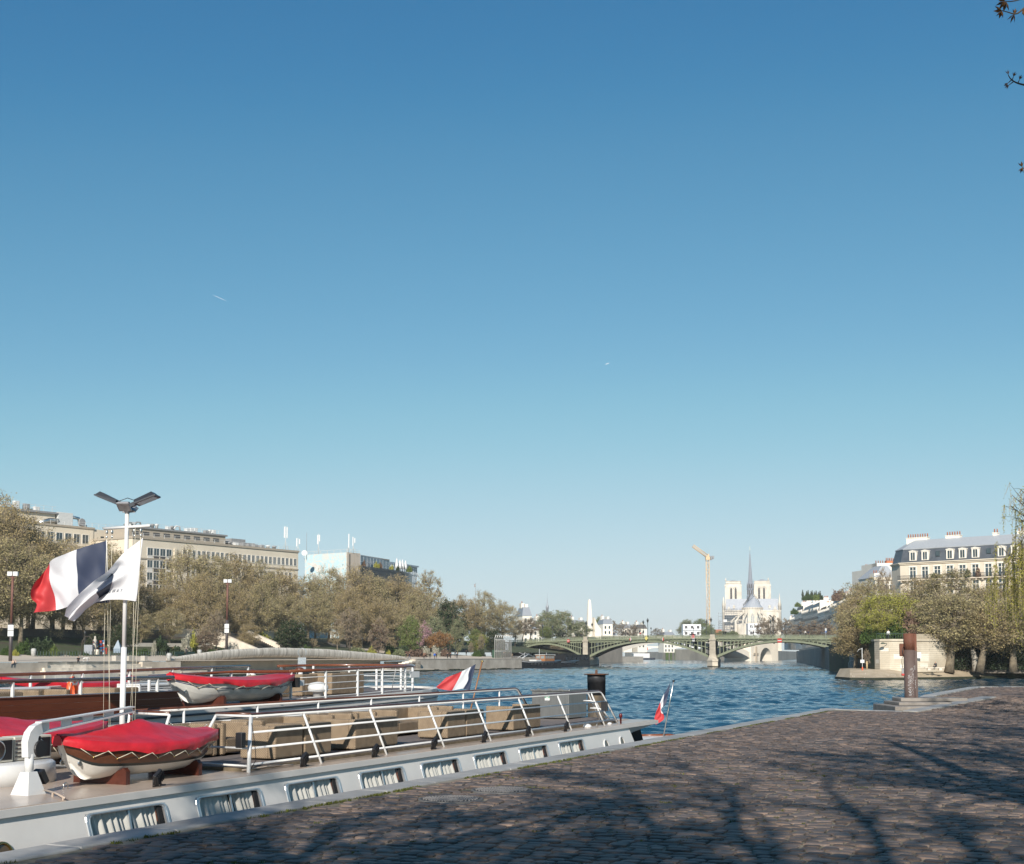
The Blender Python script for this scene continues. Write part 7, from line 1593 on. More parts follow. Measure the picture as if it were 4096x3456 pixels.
for k in range(10): q = k / 9; x = xxn(545 + 120 * q ** .8); z = zz(1160 - 190 * q); b.box(x - .35, x + .35, 18 + 8 * q, 18.6 + 8 * q, z - .6, z + 1.7)
for k in range(5): q = k / 4; x = xxn(740 + 80 * q); z = zz(1000 + 120 * q); b.box(x - .3, x + .3, 15, 15.6, z - .6, z + 1.6)
b.build("roof_statues", mat("statue_dark", (.045, .05, .055), .6), cat_)
for k in range(7):
 t_ = math.pi * (k + .5) / 7
 if .42 < t_ / math.pi < .58: continue
 c_, s_ = math.cos(t_), math.sin(t_); b = MB()
 def fl(r, z, e): return Vector((cxA + r * c_ - e * s_, 9.4 - r * s_ - e * c_, z))
 b.loft([[fl(rA + .3, zz(1300) + f, e) for e, f in ((-.25, 0), (.25, 0), (.25, 1.2), (-.25, 1.2))], [fl(rA + 6, zz(1365) + f, e) for e, f in ((-.25, 0), (.25, 0), (.25, 1.2), (-.25, 1.2))], [fl(rA + 10.5, zz(1440) + f, e) for e, f in ((-.4, -1), (.4, -1), (.4, 1.2), (-.4, 1.2))]])
 b.loft([[fl(rA + 10 + f, z, e) for e, f in ((-.6, 0), (.6, 0), (.6, 1.6), (-.6, 1.6))] for z in (0, zz(1425))]); b.build("flying_buttress", CATH, cat_)
b = MB(); b.loft([half(rA + 9, 0), half(rA + 9, zz(1500)), half(rA + 4, zz(1478))], 0, False, False); b.build("chapels", CATH, cat_)
# spire
sx_, sy_ = xxn(667), 29.0; b = MB()
b.lathe([(3.6, zz(1060)), (3.6, zz(985)), (3.0, zz(980)), (2.9, zz(880)), (3.2, zz(872)), (2.7, zz(865)), (2.6, zz(770)), (2.9, zz(765)), (2.0, zz(735)), (1.55, zz(600)), (.95, zz(430)), (.45, zz(290)), (.2, zz(200)), (.08, zz(165))], 8, (sx_, sy_, 0), 0, False); sp_ = b.build("spire", SPIRE, cat_)
b = MB()
for i in range(8):
 a_ = 6.283 * (i + .5) / 8
 for z0, z1, r in ((960, 885, 2.85), (850, 780, 2.55)): 
  x, y = sx_ + r * math.cos(a_), sy_ + r * math.sin(a_); b.box(x - .55, x + .55, y - .3, y + .3, zz(z0), zz(z1))
b.build("spire_openings", LANC, sp_)
b = MB()
for k in range(13):
 z = 720 - k * 38
 r = float(np.interp(z, [165, 290, 430, 600, 735], [.15, .5, 1.0, 1.6, 2.05]))
 for i in range(8): a_ = 6.283 * i / 8; x, y = sx_ + (r + .2) * math.cos(a_), sy_ + (r + .2) * math.sin(a_); b.box(x - .2, x + .2, y - .2, y + .2, zz(z), zz(z) + .5)
for i in range(8): a_ = 6.283 * i / 8; x, y = sx_ + 3.2 * math.cos(a_), sy_ + 3.2 * math.sin(a_); b.lathe([(.3, zz(880)), (.3, zz(800)), (.02, zz(690))], 5, (x, y, 0))
b.build("crockets", SPIRE, sp_)
b = MB(); b.box(sx_ - 1.0, sx_ + .9, sy_ - .1, sy_ + .1, zz(161), zz(156)); b.tube([(sx_, sy_, zz(170)), (sx_, sy_, zz(125))], .10, 5); b.ball((sx_, sy_, zz(121)), .5, .3, .35, 8, 5); b.build("cross_and_rooster", mat("gilded", (.75, .70, .52), .3, .5), sp_)
# scaffolding
SCF = mat("scaffold_tube", (.22, .23, .25), .5, .3, var=.2)
sc_ = thing("scaffolding", "dense grey scaffolding wrapped round the left flank of the cathedral", "scaffolding", ND + Vector((xxn(105) + 1, 6, 0)), -math.atan2(ND.x, ND.y))
def lattice(b, x0, x1, y0, y1, z0, z1, dx, dz, r=.11, diag=True):
 x = x0
 while x <= x1 + .01:
  for y in (y0, y1): b.box(x - r, x + r, y - r, y + r, z0, z1)
  x += dx
 z = z0 + dz
 while z <= z1 + .01:
  for y in (y0, y1): b.box(x0, x1, y - r, y + r, z - r, z + r)
  b.box(x0, x1, y0, y1, z - .06, z - .0) if random.Random(int(z * 7)).random() < .55 else None; z += dz
 if diag:
  g = random.Random(3); k = 0
  for _ in range(int((x1 - x0) * (z1 - z0) / 9)):
   x = x0 + dx * g.randint(0, max(0, int((x1 - x0) / dx) - 1)); z = z0 + dz * g.randint(0, max(0, int((z1 - z0) / dz) - 1)); b.tube([(x, y0 - .1, z), (x + dx, y0 - .1, z + dz)], r * .8, 4)
X0 = xxn(105)
b = MB(); lattice(b, 0, xxn(570) - X0, 0, 6, 0, zz(1410), 1.25, 2.0); b.build("lower_lattice", SCF, sc_)
b = MB(); lattice(b, xxn(215) - X0, xxn(440) - X0, 4, 10, zz(1410), zz(1225), 1.6, 2.0); b.build("upper_lattice", SCF, sc_)
b = MB(); lattice(b, 0, xxn(160) - X0, 2, 5, zz(1410), zz(1285), 2.7, 3, .09, False); lattice(b, xxn(460) - X0, xxn(530) - X0, 8, 12, zz(1410), zz(1220), 1.3, 2, .1, False); b.build("side_lattice", SCF, sc_)
b = MB(); b.box(xxn(195) - X0, xxn(252) - X0, -.4, -.2, zz(1455), zz(1412)); b.build("white_sheet", WHITE, sc_)
CAB = mat("cabin_white", (.70, .71, .72), .5, var=.05)
def cabins(u0, u1, vt, Y, rows, cols, label, z0=10):
 a, c = W(u0, vt, Y), W(u1, vt, Y); t = thing("site_cabins", label, "site cabin block", (a.x, Y, z0), 0); w_ = c.x - a.x; h = a.z - z0
 b = MB(); b.box(0, w_, 0, 10, 0, h); b.build("walls", CAB, t)
 for r in range(rows):
  for k in range(cols): b = MB(); x = w_ * (k + .3) / cols; z = h - (r + .72) * h / rows; b.box(x, x + w_ / cols * .42, -.1, 0, z, z + h / rows * .45); b.build("window", LANC, t)
 b = MB()
 for r in range(rows - 1): x = w_ * .32; z = h - (r + .3) * h / rows; b.tube([(x, -.5, z), (x + w_ * .25 * (1 if r % 2 else -1), -.5, z - h / rows)], .35, 4); 
 for r in range(rows): z = h - (r + 1) * h / rows; b.box(0, w_, -1.0, -.2, z, z + .25)
 b.build("stairs", CAB, t); return t
cabins(2732, 2804, 2497, 1150, 4, 3, "white stacked site cabins with zigzag stairs between the bridge lamps")
cabins(2992, 3044, 2494, 1205, 4, 2, "white stacked site cabins in front of the cathedral apse")
# ---------------------------------------------------------- tower crane
p = W(2834, 2560, 1220); YEL = mat("crane_yellow", (.60, .43, .25), .5, var=.12); t = thing("tower_crane", "tall yellow-orange tower crane with its jib raised to the left of the cathedral", "crane", (p.x, p.y, 8), 0); s_ = p.y / F
def cz_(v): return CZ + (2619 - v) * s_ - 8
def cx_(u): return (u - 2834) * s_
b = MB(); hw = 1.35; H_ = cz_(2232)
for sx in (-hw, hw):
 for sy in (-hw, hw): b.box(sx - .2, sx + .2, sy - .2, sy + .2, 0, H_)
k = 0; z = 0
while z < H_ - 3:
 for sy in (-hw, hw): b.tube([(-hw if k % 2 else hw, sy, z), (hw if k % 2 else -hw, sy, z + 3.0)], .13, 4); b.box(-hw, hw, sy - .15, sy + .15, z - .15, z + .15)
 z += 3.0; k += 1
b.build("mast", YEL, t)
b = MB(); A = Vector((cx_(2828), 0, cz_(2228))); Bq = Vector((cx_(2773), 0, cz_(2187))); Tp = Vector((cx_(2838), 0, cz_(2216))); d = (Bq - A)
up = Vector((.55, 0, .83)) * 2.6
for sy in (-1.1, 1.1): b.tube([A + Vector((0, sy, 0)), Bq + Vector((0, sy, 0))], .32, 5)
b.tube([A + up, Bq + up * .9], .36, 5)
for q in range(14):
 f0, f1 = q / 14, (q + .5) / 14
 for sy in (-1.1, 1.1): b.tube([A + d * f0 + Vector((0, sy, 0)), A + d * f1 + up, A + d * (q + 1) / 14 + Vector((0, sy, 0))], .18, 4)
b.build("jib", YEL, t)
b = MB(); b.box(cx_(2826), cx_(2843), -2, 2, cz_(2240), cz_(2228)); b.loft([[Vector((cx_(2828), y, cz_(2229))), Vector((cx_(2843), y, cz_(2229))), Vector((cx_(2838), y, cz_(2214)))] for y in (-1.2, 1.2)]); b.build("turntable", YEL, t)
b = MB(); b.box(cx_(2840), cx_(2860), -1.6, 1.6, cz_(2229), cz_(2224)); b.box(cx_(2845), cx_(2852), -1.8, 1.8, cz_(2240), cz_(2227)); b.box(cx_(2853), cx_(2859), -1.8, 1.8, cz_(2236), cz_(2226)); b.build("counterweight", mat("crane_grey", (.22, .23, .24), .6), t)
b = MB(); b.tube([(cx_(2825), -2.4, cz_(2325)), (cx_(2829), -2.4, cz_(2500))], .25, 4); b.build("hoist_tube", MACH, t)
b = MB(); b.box(-3, 3, -3, 3, 0, cz_(2518)); o = b.build("brick_chimney", mat("brick_far", (.36, .14, .08), .9)); o.location = W(2872, 2518, 1230); o.location.z = 8; tag(o, "tiny red brick block left of the scaffolding", "building")
# ============================================================ houses of the right-hand island
HWALL = mat("island_render", "#e6dfd2", .85, var=.08, scale=.12); HW2 = mat("island_stone_wall", "#d3c6b3", .85, var=.12, scale=.2); ZINC = mat("zinc_roof_pale", (.40, .42, .44), .55, .1, var=.12); SLATE = mat("slate_roof", (.085, .095, .11), .45, var=.25, scale=.6, spec=.6); TERR = mat("terracotta", (.42, .15, .07))
IRONB = mat("balcony_iron", (.03, .033, .035), .5)
def pots(b, x0, x1, y, z, n):
 for k in range(n): b.lathe([(.17, 0), (.13, .8), (.16, .85)], 6, (x0 + (x1 - x0) * k / max(1, n - 1), y, z))
# row along the quay behind the trees: local x along the facade (away), local -y is the river side
RW = [(3388, 620, 16, 2350, "tall pale house with high white chimney stacks at the near end of the island row"), (3352, 668, 15, 2372, "white-ended house with a big grey chimney wall, second in the island row"), (3318, 705, 17, 2396, "house with blue-shaded mansard dormers in the island row"), (3297, 735, 13, 2404, "narrow house with a brown steep roof in the island row"), (3270, 775, 20, 2390, "house with a roof garden of small cypresses in the island row"), (3205, 860, 15, 2402, "house with a sloping white gable end in the island row"), (3178, 905, 16, 2440, "lower house with a planted terrace, seventh in the island row"), (3157, 950, 14, 2462, "lowest house at the far left end of the island row")]
for i, (u, Y, ln, vt, lab) in enumerate(RW):
 p = W(u, vt, Y); dirx, diry = .12, .99; zt = p.z; z0 = 8; h = zt - z0
 nxt = RW[i + 1] if i + 1 < len(RW) else (u - 22, Y + 50)
 q = W(nxt[0], vt, nxt[1]); dv = Vector((q.x - p.x, q.y - p.y, 0)); L_ = dv.length; ang = math.atan2(dv.y, dv.x)
 t = thing("island_house", lab, "building", (p.x, p.y, z0), ang, "houses along the island quay")
 dp = -13.0; ev = h * .74                                             # body lies to the right of the facade line
 b = MB(); b.box(0, L_ - .3, dp, 0, 0, ev); b.box(0, L_ - .3, -.2, .25, ev, ev + .35); b.build("walls", HWALL if i % 2 else HW2, t)
 b = MB(); b.loft([[Vector((x, y, z)) for y, z in ((.1, ev), (-2.0, h * .9), (-6.5, h * .97), (-11, h * .9), (dp, ev))] for x in (.1, L_ - .4)]); rf = b.build("roof", (ZINC, SLATE, PANEL)[i % 3] if i != 3 else mat("brown_tiles", (.10, .07, .055), .8), t)
 b = MB()
 b.box(-.15, .25, dp + 1, -1.2, ev - 2, h * .95); b.box(L_ * .5, L_ * .5 + .8, -9, -2.5, ev, h); b.box(.1, .9, -6.5, -3.5, h * .85, h); ch = b.build("chimney_wall", HWALL, t)
 b = MB(); pots(b, .5, .5, -6, h, 1); pots(b, L_ * .5 + .4, L_ * .5 + .4, -4, h, 1)
 for k in range(4): b.lathe([(.2, 0), (.15, .9)], 6, (.5, -4 - k * .6, h)); b.lathe([(.2, 0), (.15, .9)], 6, (L_ * .5 + .4, -3.5 - k * .9, h))
 b.build("chimney_pots", TERR, t)
 nb_ = max(3, int(L_ / 3.2))
 for r in range(4):
  for k in range(nb_): b = MB(); x = L_ * (k + .5) / nb_; z = ev - 3.2 - r * 3.4; b.box(x - .5, x + .5, 0, .06, z, z + 2.0); b.build("window", WGL, t)
 for k in range(nb_): b = MB(); x = L_ * (k + .5) / nb_; b.box(x - .6, x + .6, -1.6, .2, ev + .5, ev + 2.3); b.build("dormer", HWALL, rf)
 b = MB(); b.box(0, L_ - .3, .0, .8, ev - 4.3, ev - 4.1); b.box(0, L_ - .3, .7, .8, ev - 4.1, ev - 3.2); b.build("balcony", IRONB, t)
 for r in range(3):
  for k in range(3): b = MB(); b.box(-.06, 0, dp + 2 + k * 3.6, dp + 3 + k * 3.6, ev - 3.6 - r * 3.6, ev - 1.8 - r * 3.6); b.build("end_window", WGL, t) if i in (0, 5) else None
for k, u in enumerate((3211, 3227, 3233, 3244, 3249, 3258, 3265, 3274, 3281)):
 p = W(u, 2394, 800); h = CZ + (2619 - (2362 + (k * 5) % 9)) / F * 800 - p.z; t = plant_tree("column", (p.x, p.y, p.z - 1), "small dark cypress in the roof garden, %s from the left" % (N1 + ["ninth"])[k], "cypresses in the roof garden", (.32, .32, (h + 1) / 11), name="cypress_tree")
for k, (u, v, r) in enumerate(((3222, 2395, 2.2), (3240, 2392, 2.4), (3262, 2394, 2.6), (3285, 2395, 2.2), (3192, 2420, 2.0), (3178, 2450, 2.4), (3345, 2395, 3.0), (3365, 2388, 3.0))):
 p = W(u, v, 790 if u < 3300 else 660); shrub(("green", "green", "fresh", "dark", "fresh", "green", "brown", "brown")[k], (p.x, p.y, p.z - 1), r, r * 1.5, "roof terrace planting on the island houses, %s from the left" % N1[(2, 3, 4, 5, 1, 0, 6, 7)[k]], "roof terrace plants")
# white gables left of the mansard building
for i, (u0, u1, vt, Y, lab) in enumerate(((3467, 3510, 2278, 400, "blank white gable house with a stepped top, left of the mansard building"), (3508, 3592, 2252, 385, "wide blank white party wall with a row of orange chimney pots"), (3500, 3585, 2292, 365, "lower white house with a grey pitched roof before the white party walls"))):
 a, c = W(u0, vt, Y), W(u1, vt, Y); w_ = c.x - a.x; h = a.z - 8; t = thing("island_house", lab, "building", (a.x, Y, 8), .12)
 b = MB(); b.box(0, w_, 0, 12, 0, h - (1.2 if i == 2 else 0)); b.box(w_ * .0, w_ * .45, .5, 4, h - 1.5, h + (1.0 if i == 0 else -.0)); b.build("walls", HWALL, t)
 if i == 2:
  b = MB(); b.loft([[Vector((-.3, -.3, h - 1.2)), Vector((w_ + .3, -.3, h - 1.2)), Vector((w_ + .3, 12.3, h - 1.2)), Vector((-.3, 12.3, h - 1.2))], [Vector((w_ * .55, 3, h + 2.3)), Vector((w_ - 1, 3, h + 2.3)), Vector((w_ - 1, 9, h + 2.3)), Vector((w_ * .55, 9, h + 2.3))]]); b.build("roof", ZINC, t); b = MB(); b.box(-.5, w_ + .5, -.5, 0, h - 1.9, h - 1.2); b.build("cornice", LIME, t)
  for k in range(3): b = MB(); b.box(w_ * (.12 + .3 * k), w_ * (.12 + .3 * k) + 1.1, -.05, 0, h - 5.5, h - 3.2); b.build("window", WGL, t)
 b = MB(); pots(b, .5, w_ * .42, 2, h + (.8 if i == 0 else 0), 4); 
 if i == 1: b.box(w_ * .55, w_ * .95, 1, 2.5, h, h + .8); pots(b, w_ * .58, w_ * .92, 1.7, h + .8, 5)
 b.build("chimney_pots", TERR, t)
# the big mansard building
Y0, Y1 = 311, 296; a = W(3600, 2252, Y0); c = W(3975, 2236, Y1); dv = Vector((c.x - a.x, c.y - a.y, 0)); ang = math.atan2(dv.y, dv.x); LnM = dv.length + 14
t = thing("apartment_building", "long pale stone apartment building with slate mansard, white dormers and orange chimney pots", "building", (a.x, a.y, 7), ang); ev = a.z - 7
b = MB(); b.prism([(0, 0), (LnM, 0), (LnM, 12), (-3.5, 12), (-4.2, 4.2)], 0, ev); b.build("walls", HW2, t)
b = MB(); pr_ = [(0, 0), (LnM, 0), (LnM, 12), (-3.5, 12), (-4.2, 4.2)]
def ins(d): return [(.0 + d * .4, -0 + d), (LnM, d), (LnM, 12 - d), (-3.5 + d, 12 - d), (-4.2 + d, 4.2 + d * .3)]
def out_(d): return [(-d * .4, -d), (LnM, -d), (LnM, 12 + d), (-3.5 - d, 12 + d), (-4.2 - d, 4.2 - d * .3)]
for z0, z1, d in ((ev - .5, ev - .2, .25), (ev - .2, ev, .5), (ev - 8.1, ev - 7.8, .3)): b.prism(out_(d), z0, z1)
b.build("cornice", LIME, t)
zr = ev + 3.1
b = MB(); b.loft([[Vector((x, y, ev)) for x, y in ins(.15)], [Vector((x, y, zr)) for x, y in ins(1.0)]]); rf = b.build("mansard", SLATE, t)
b = MB(); b.loft([[Vector((x, y, zr)) for x, y in ins(.9)], [Vector((x, y, zr + .2)) for x, y in ins(.85)], [Vector((x, y, zr + 2.5)) for x, y in ins(4.6)]]); b.build("zinc_roof", ZINC, t)
nW = 11
for k in range(nW):
 x = 3.2 + k * (LnM - 6) / (nW - 1) * .985
 if k not in (2, 6):
  b = MB(); b.box(x - .85, x + .85, .05, 2, ev + .4, ev + 2.5); b.box(x - .95, x + .95, -.05, 2, ev + 2.5, ev + 2.68); b.loft([[Vector((x - .95, y, ev + 2.68)), Vector((x + .95, y, ev + 2.68)), Vector((x, y, ev + 2.85))] for y in (-.1, 2)]); d_ = b.build("dormer", HWALL, rf)
  b = MB(); b.box(x - .5, x - .06, -.0, .06, ev + .55, ev + 2.3); b.box(x + .06, x + .5, -.0, .06, ev + .55, ev + 2.3); b.build("window", WGL, rf)
 else: b = MB(); b.box(x - .5, x + .5, .25, .6, ev + 1.2, ev + 2.4); b.build("skylight", WGL, rf)
for r in range(5):
 for k in range(nW):
  x = 3.2 + k * (LnM - 6) / (nW - 1) * .985; z = ev - 3.9 - r * 3.6
  b = MB(); b.box(x - .95, x - .7, -.12, 0, z - .1, z + 2.9); b.box(x + .7, x + .95, -.12, 0, z - .1, z + 2.9); b.box(x - .95, x + .95, -.2, 0, z + 2.75, z + 3.0); b.box(x - .7, x - .04, -.04, -.01, z, z + 2.75, 1); b.box(x + .04, x + .7, -.04, -.01, z, z + 2.75, 1); b.box(x - .07, x + .07, -.08, 0, z, z + 2.75); b.box(x - .7, x + .7, -.07, -.02, z + 1.9, z + 2.0); b.build("window", [HWALL, WGL], t)
for r, full in ((0, True), (1, False)):
 z = ev - 4.1 - r * 3.6
 b = MB()
 for xa, xb in (((-.2, LnM),) if full else ((18, 23.5), (27, 29))):
  b.box(xa, xb, -1.0, 0, z - .2, z, 1); b.box(xa, xb, -1.0, -.95, z + .95, z + 1.02); b.box(xa, xb, -1.0, -.96, z + .1, z + .16); x = xa
  while x < xb: b.box(x, x + .05, -1.0, -.95, z, z + 1.0); x += .22
  x = xa + .6
  while x < xb: b.box(x, x + .3, -.8, 0, z - .55, z - .2, 1); x += 1.5
 b.build("balcony", [IRONB, HW2], t)
for k, (x, wd) in enumerate(((2.2, 5.2), (11, 3.4), (21, 1.0), (28.0, 3.8), (37.5, 1.2), (42, 3.0))):
 b = MB(); b.box(x - wd / 2, x + wd / 2, 4.5, 6, zr + .5, zr + 3.0); b.box(x - wd / 2 - .1, x + wd / 2 + .1, 4.4, 6.1, zr + 3.0, zr + 3.15); c_ = b.build("chimney", HWALL, t); b = MB(); pots(b, x - wd / 2 + .2, x + wd / 2 - .2, 5.2, zr + 3.15, max(2, int(wd / .55))); b.build("chimney_pots", TERR, c_)
for k, (x, r) in enumerate(((8.3, .6), (16.5, .9), (19.0, .8), (13.0, .5))):
 q = Matrix.Translation((a.x, a.y, 7)) @ Matrix.Rotation(ang, 4, 'Z') @ Vector((x, -.6, ev - 4.1)); shrub(("green", "dark", "brown", "green")[k], q, r, r * 2.4, "balcony plant on the mansard building, %s" % ("leftmost", "dark round one", "thin brown one", "small green one")[k], "balcony plants")
# ============================================================ the island tip: sloping quay, round wall, trees
QS = mat("sloped_quay_stone", "#b3a48e", .9, scale=.35, col2="#968871", bump=.35, bscale=3); WALLI = mat("round_wall_stone", "#cfc5b2", .88, scale=.22, col2="#aca08c", bump=.25, bscale=2)
tipu = [(3338, 2716), (3400, 2721), (3500, 2722), (3650, 2720), (3800, 2718), (3950, 2715), (4096, 2712), (4300, 2709)]
W0 = [G(u, v, 0) for u, v in tipu]; T0_ = []
for (u, v), p in zip(tipu, W0):
 q = W(u + (22 if u < 3390 else 0), 2681, p.y + 7.5); T0_.append(Vector((q.x, q.y, 1.75)))
b = MB(); back = [Vector((p.x + 14, p.y + 28, 1.8)) for p in T0_]
b.loft([[p + Vector((0, 0, -2)) for p in W0], [p + Vector((0, 0, .02)) for p in W0], T0_, back], 0, False, False)
b.add([W0[0] + Vector((0, 0, -2)), W0[0], T0_[0], back[0], back[0] + Vector((0, 0, -4))], [[0, 1, 2, 3, 4]])
struct(b.build("island_quay", QS))
b = MB(); 
b.loft([[p + Vector((0, -.12, -1)) for p in W0], [p + Vector((0, -.15, .28)) for p in W0], [p + Vector((0, .35, .45)) for p in W0]], 0, False, False); o = b.build("algae_band", ALGAE); tag(o, "brown-green algae band along the waterline of the island quay", "algae", kind="stuff")
b = MB(); g = random.Random(8)
for (u0, u1, v0, v1) in ((3400, 3560, 2692, 2712), (3560, 3740, 2698, 2706), (3900, 3935, 2688, 2712), (3960, 4020, 2694, 2700), (4030, 4060, 2690, 2706)):
 for k in range(14 if u1 - u0 > 100 else 6):
  u = g.uniform(u0, u1); v = g.uniform(v0, v1); f = (v - 2681) / 40; i = int(np.searchsorted([t_[0] for t_ in tipu], u)) - 1; q = (u - tipu[i][0]) / (tipu[i + 1][0] - tipu[i][0]); A = T0_[i].lerp(T0_[i + 1], q); B = W0[i].lerp(W0[i + 1], q); p = A.lerp(B, min(.9, f)); d = (T0_[i + 1] - T0_[i]).normalized(); ln = g.uniform(.5, 2.4)
  n_ = (B - A).normalized(); up = Vector((0, -.01, .035))
  if g.random() < .65: a_, c_ = p + up, p + d * ln + up; w_ = n_ * .07
  else: a_, c_ = p + up, p + n_ * 1.0 + up; w_ = d * .07
  b.add([a_, c_, c_ + w_, a_ + w_], [[0, 1, 2, 3]])
tag(b.build("mortar_lines", mat("white_mortar", "#d9d0c0", .9)), "white mortar lines patched across the sloping island quay", "mortar", kind="stuff")
# round wall
wu = [(3476, 2680, 252), (3478, 2680, 245), (3486, 2680, 239), (3500, 2681, 235), (3520, 2681, 233), (3560, 2681, 232), (3640, 2681, 232), (3720, 2681, 234), (3800, 2681, 237)]
wp = [W(u, v, Y) for u, v, Y in wu]
t = thing("island_wall", "tall pale rounded stone wall at the island tip with a coping and lamp", "wall", (wp[4].x, wp[4].y, 1.6), 0); o_ = Vector((wp[4].x, wp[4].y, 1.6))
def wl(z, e=0.): return [Vector((p.x - o_.x - e * .5 * (i < 4), p.y - o_.y - e, z)) for i, p in enumerate(wp)]
b = MB(); b.loft([wl(-.3), wl(5.1), wl(5.1, .22), wl(5.45, .22), wl(5.45, -1.0)], 0, False, False); b.build("wall", WALLI, t)
b = MB(); pts = [p for p in wp if p.x > W(3640, 2681, 232).x - .1]; 
b.loft([[Vector((p.x - o_.x, p.y - o_.y - .05, z)) for p in pts] for z in (5.45, 6.35)] + [[Vector((p.x - o_.x, p.y - o_.y + .6, 6.35)) for p in pts]], 0, False, False); b.build("parapet", mat("parapet_stone", "#a79c88", .9, var=.15), t)
b = MB()
for k in range(13): z = .3 + k * .37; b.loft([wl(z, .012), wl(z + .025, .012)], 0, False, False)
b.build("course_joints", mat("stone_joint", "#8d8474"), t)
b = MB()
for (i0, q0, q1, z0, z1) in ((4, .1, .9, 3.3, 3.9), (5, .2, .7, 2.0, 2.8), (6, .3, .95, 1.6, 2.9), (3, .2, .8, 1.2, 1.9), (6, .5, .9, .5, 1.2), (5, .5, .9, .4, 1.0)):
 A = wl(0, .008)[i0]; B = wl(0, .008)[i0 + 1]; p, q = A.lerp(B, q0), A.lerp(B, q1); b.add([(p.x, p.y, z0), (q.x, q.y, z0), (q.x, q.y, z1), (p.x, p.y, z1)], [[0, 1, 2, 3]])
b.build("plaster_patches", mat("pale_plaster", "#ddd5c6", .9, var=.06), t)
b = MB(); p = wl(4.2, .1)[4]; b.tube([p + Vector((1.2, 0, -.2)), p + Vector((1.2, -.1, .4)), p + Vector((1.0, -1.0, .45)), p + Vector((.3, -1.6, .55))], .05, 5); b.lathe([(.05, .16), (.3, .1), (.42, -.1), (.1, -.12)], 10, p + Vector((.1, -1.7, .5))); b.build("wall_lamp", mat("lamp_green", (.05, .08, .06), .5), t)
p = wl(3.0, .05)[6]; b = MB(); b.box(p.x + .9, p.x + 2.0, p.y - .04, p.y + .02, 2.1, 3.15); b.build("notice_board", WHITE, t); b = MB(); b.tube([(p.x + .6, p.y - .06, 5.0), (p.x + .9, p.y - .06, 4.6), (p.x + 1.0, p.y - .06, 3.9), (p.x + 1.3, p.y - .06, 3.75)], .04, 5); b.build("drain_pipe", BLACK, t)
b = MB(); b.prism([(p.x - o_.x * 0, p.y) for p in [Vector((q.x, q.y + .3, 0)) for q in wp]] + [(wp[-1].x + .5, 243), (wp[-1].x + 60, 243), (wp[-1].x + 60, wp[-1].y + 70), (wp[0].x + 14, wp[0].y + 90), (wp[0].x + 2, wp[0].y + 3)], -1, 6.9); struct(b.build("garden_terrace", GRASS))
# terrace railing and the island's quay wall running away along the river
q = W(3520, 2560, 236); b = MB()
for k in range(14): b.box(k * .42, k * .42 + .05, 0, .05, 0, 1.15)
b.box(0, 5.6, 0, .06, 1.1, 1.18); o = b.build("terrace_railing", mat("railing_green", (.03, .06, .05), .5)); o.location = (q.x - .6, q.y, 6.95); tag(o, "short dark green railing above the round island wall", "railing")
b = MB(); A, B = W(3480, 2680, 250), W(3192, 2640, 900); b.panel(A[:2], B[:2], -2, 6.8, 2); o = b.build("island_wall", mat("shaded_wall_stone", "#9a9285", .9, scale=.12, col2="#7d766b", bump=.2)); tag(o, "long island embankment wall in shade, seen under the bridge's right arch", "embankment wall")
b = MB(); b.prism([(A.x + .8, A.y), (B.x + .8, B.y), (B.x + 160, B.y), (A.x + 120, A.y)], -1, 8.0); struct(b.build("island_street", CONC))
# ivy hedge behind the trunks
g = np.random.default_rng(5); P = []
A, B = W(3805, 2680, 240), W(4400, 2680, 236)
for k in range(9000): q = g.uniform(); z = 1.7 + g.uniform() ** 1.2 * (4.0 + 1.2 * math.sin(q * 17)); P.append((A.x + (B.x - A.x) * q, A.y + (B.y - A.y) * q + g.normal(0, .35), z))
o = link("ivy_hedge", fast("ivy_hedge", quads(g, np.array(P), .42), mat("ivy_leaf", (.028, .05, .014), .6, scale=.5, col2=(.012, .022, .008), island=.45))); tag(o, "dark green ivy hedge behind the plane trunks on the island", "hedge")
b = MB(); b.panel((A.x, A.y + .8), (B.x, B.y + .8), 1, 6.6, .6); o = b.build("garden_wall", mat("dark_stone_wall", "#6f675d")); tag(o, "dark garden wall covered by the ivy hedge", "wall")
# island trees
def itree(key, u, Y, vt, wpx, label, name="plane_tree", z0=1.6, lean=0., hb=20, cr=6.4):
 h = CZ + (2619 - vt) / F * Y - z0; p = W(u, 2600, Y); s_ = wpx / F * Y / cr; t = plant_tree(key, (p.x, p.y, z0), label, "trees at the island tip", (s_, s_, h / hb), name=name)
 if lean: t.rotation_euler = (0, lean, rnd.uniform(0, .6))
 return t
tree_kind("low0", seed=61, H=20, cr=6.4, th=5.0, clumps=270, per=52, leaf=.34, lm=L_OLIVE, sig=.10, limbs=7, tr=.62, twigs=10, base=-.06)
tree_kind("low1", seed=62, H=20, cr=6.4, th=5.5, clumps=270, per=52, leaf=.34, lm=L_OLIVE2, sig=.10, limbs=7, tr=.62, twigs=10, base=-.06)
itree("low0", 3795, 236, 2345, 165, "plane tree on the island quay, thick leaning trunk nearest the round wall", lean=.16)
itree("low1", 3918, 235, 2390, 150, "plane tree on the island quay, second trunk from the round wall", lean=.14)
itree("low0", 4050, 236, 2360, 150, "plane tree on the island quay, thick flared third trunk from the round wall", lean=.05)
itree("low1", 4190, 238, 2380, 160, "plane tree on the island quay, half outside the right edge", lean=.05)
itree("plane0", 3820, 252, 2288, 180, "tall brown plane tree on the terrace in front of the mansard building", z0=6.9); itree("plane1", 3700, 262, 2318, 130, "brown plane tree on the terrace right of the yellow-green tree", z0=6.9); itree("plane3", 4000, 255, 2330, 150, "brown plane tree on the terrace under the right end of the mansard building", z0=6.9)
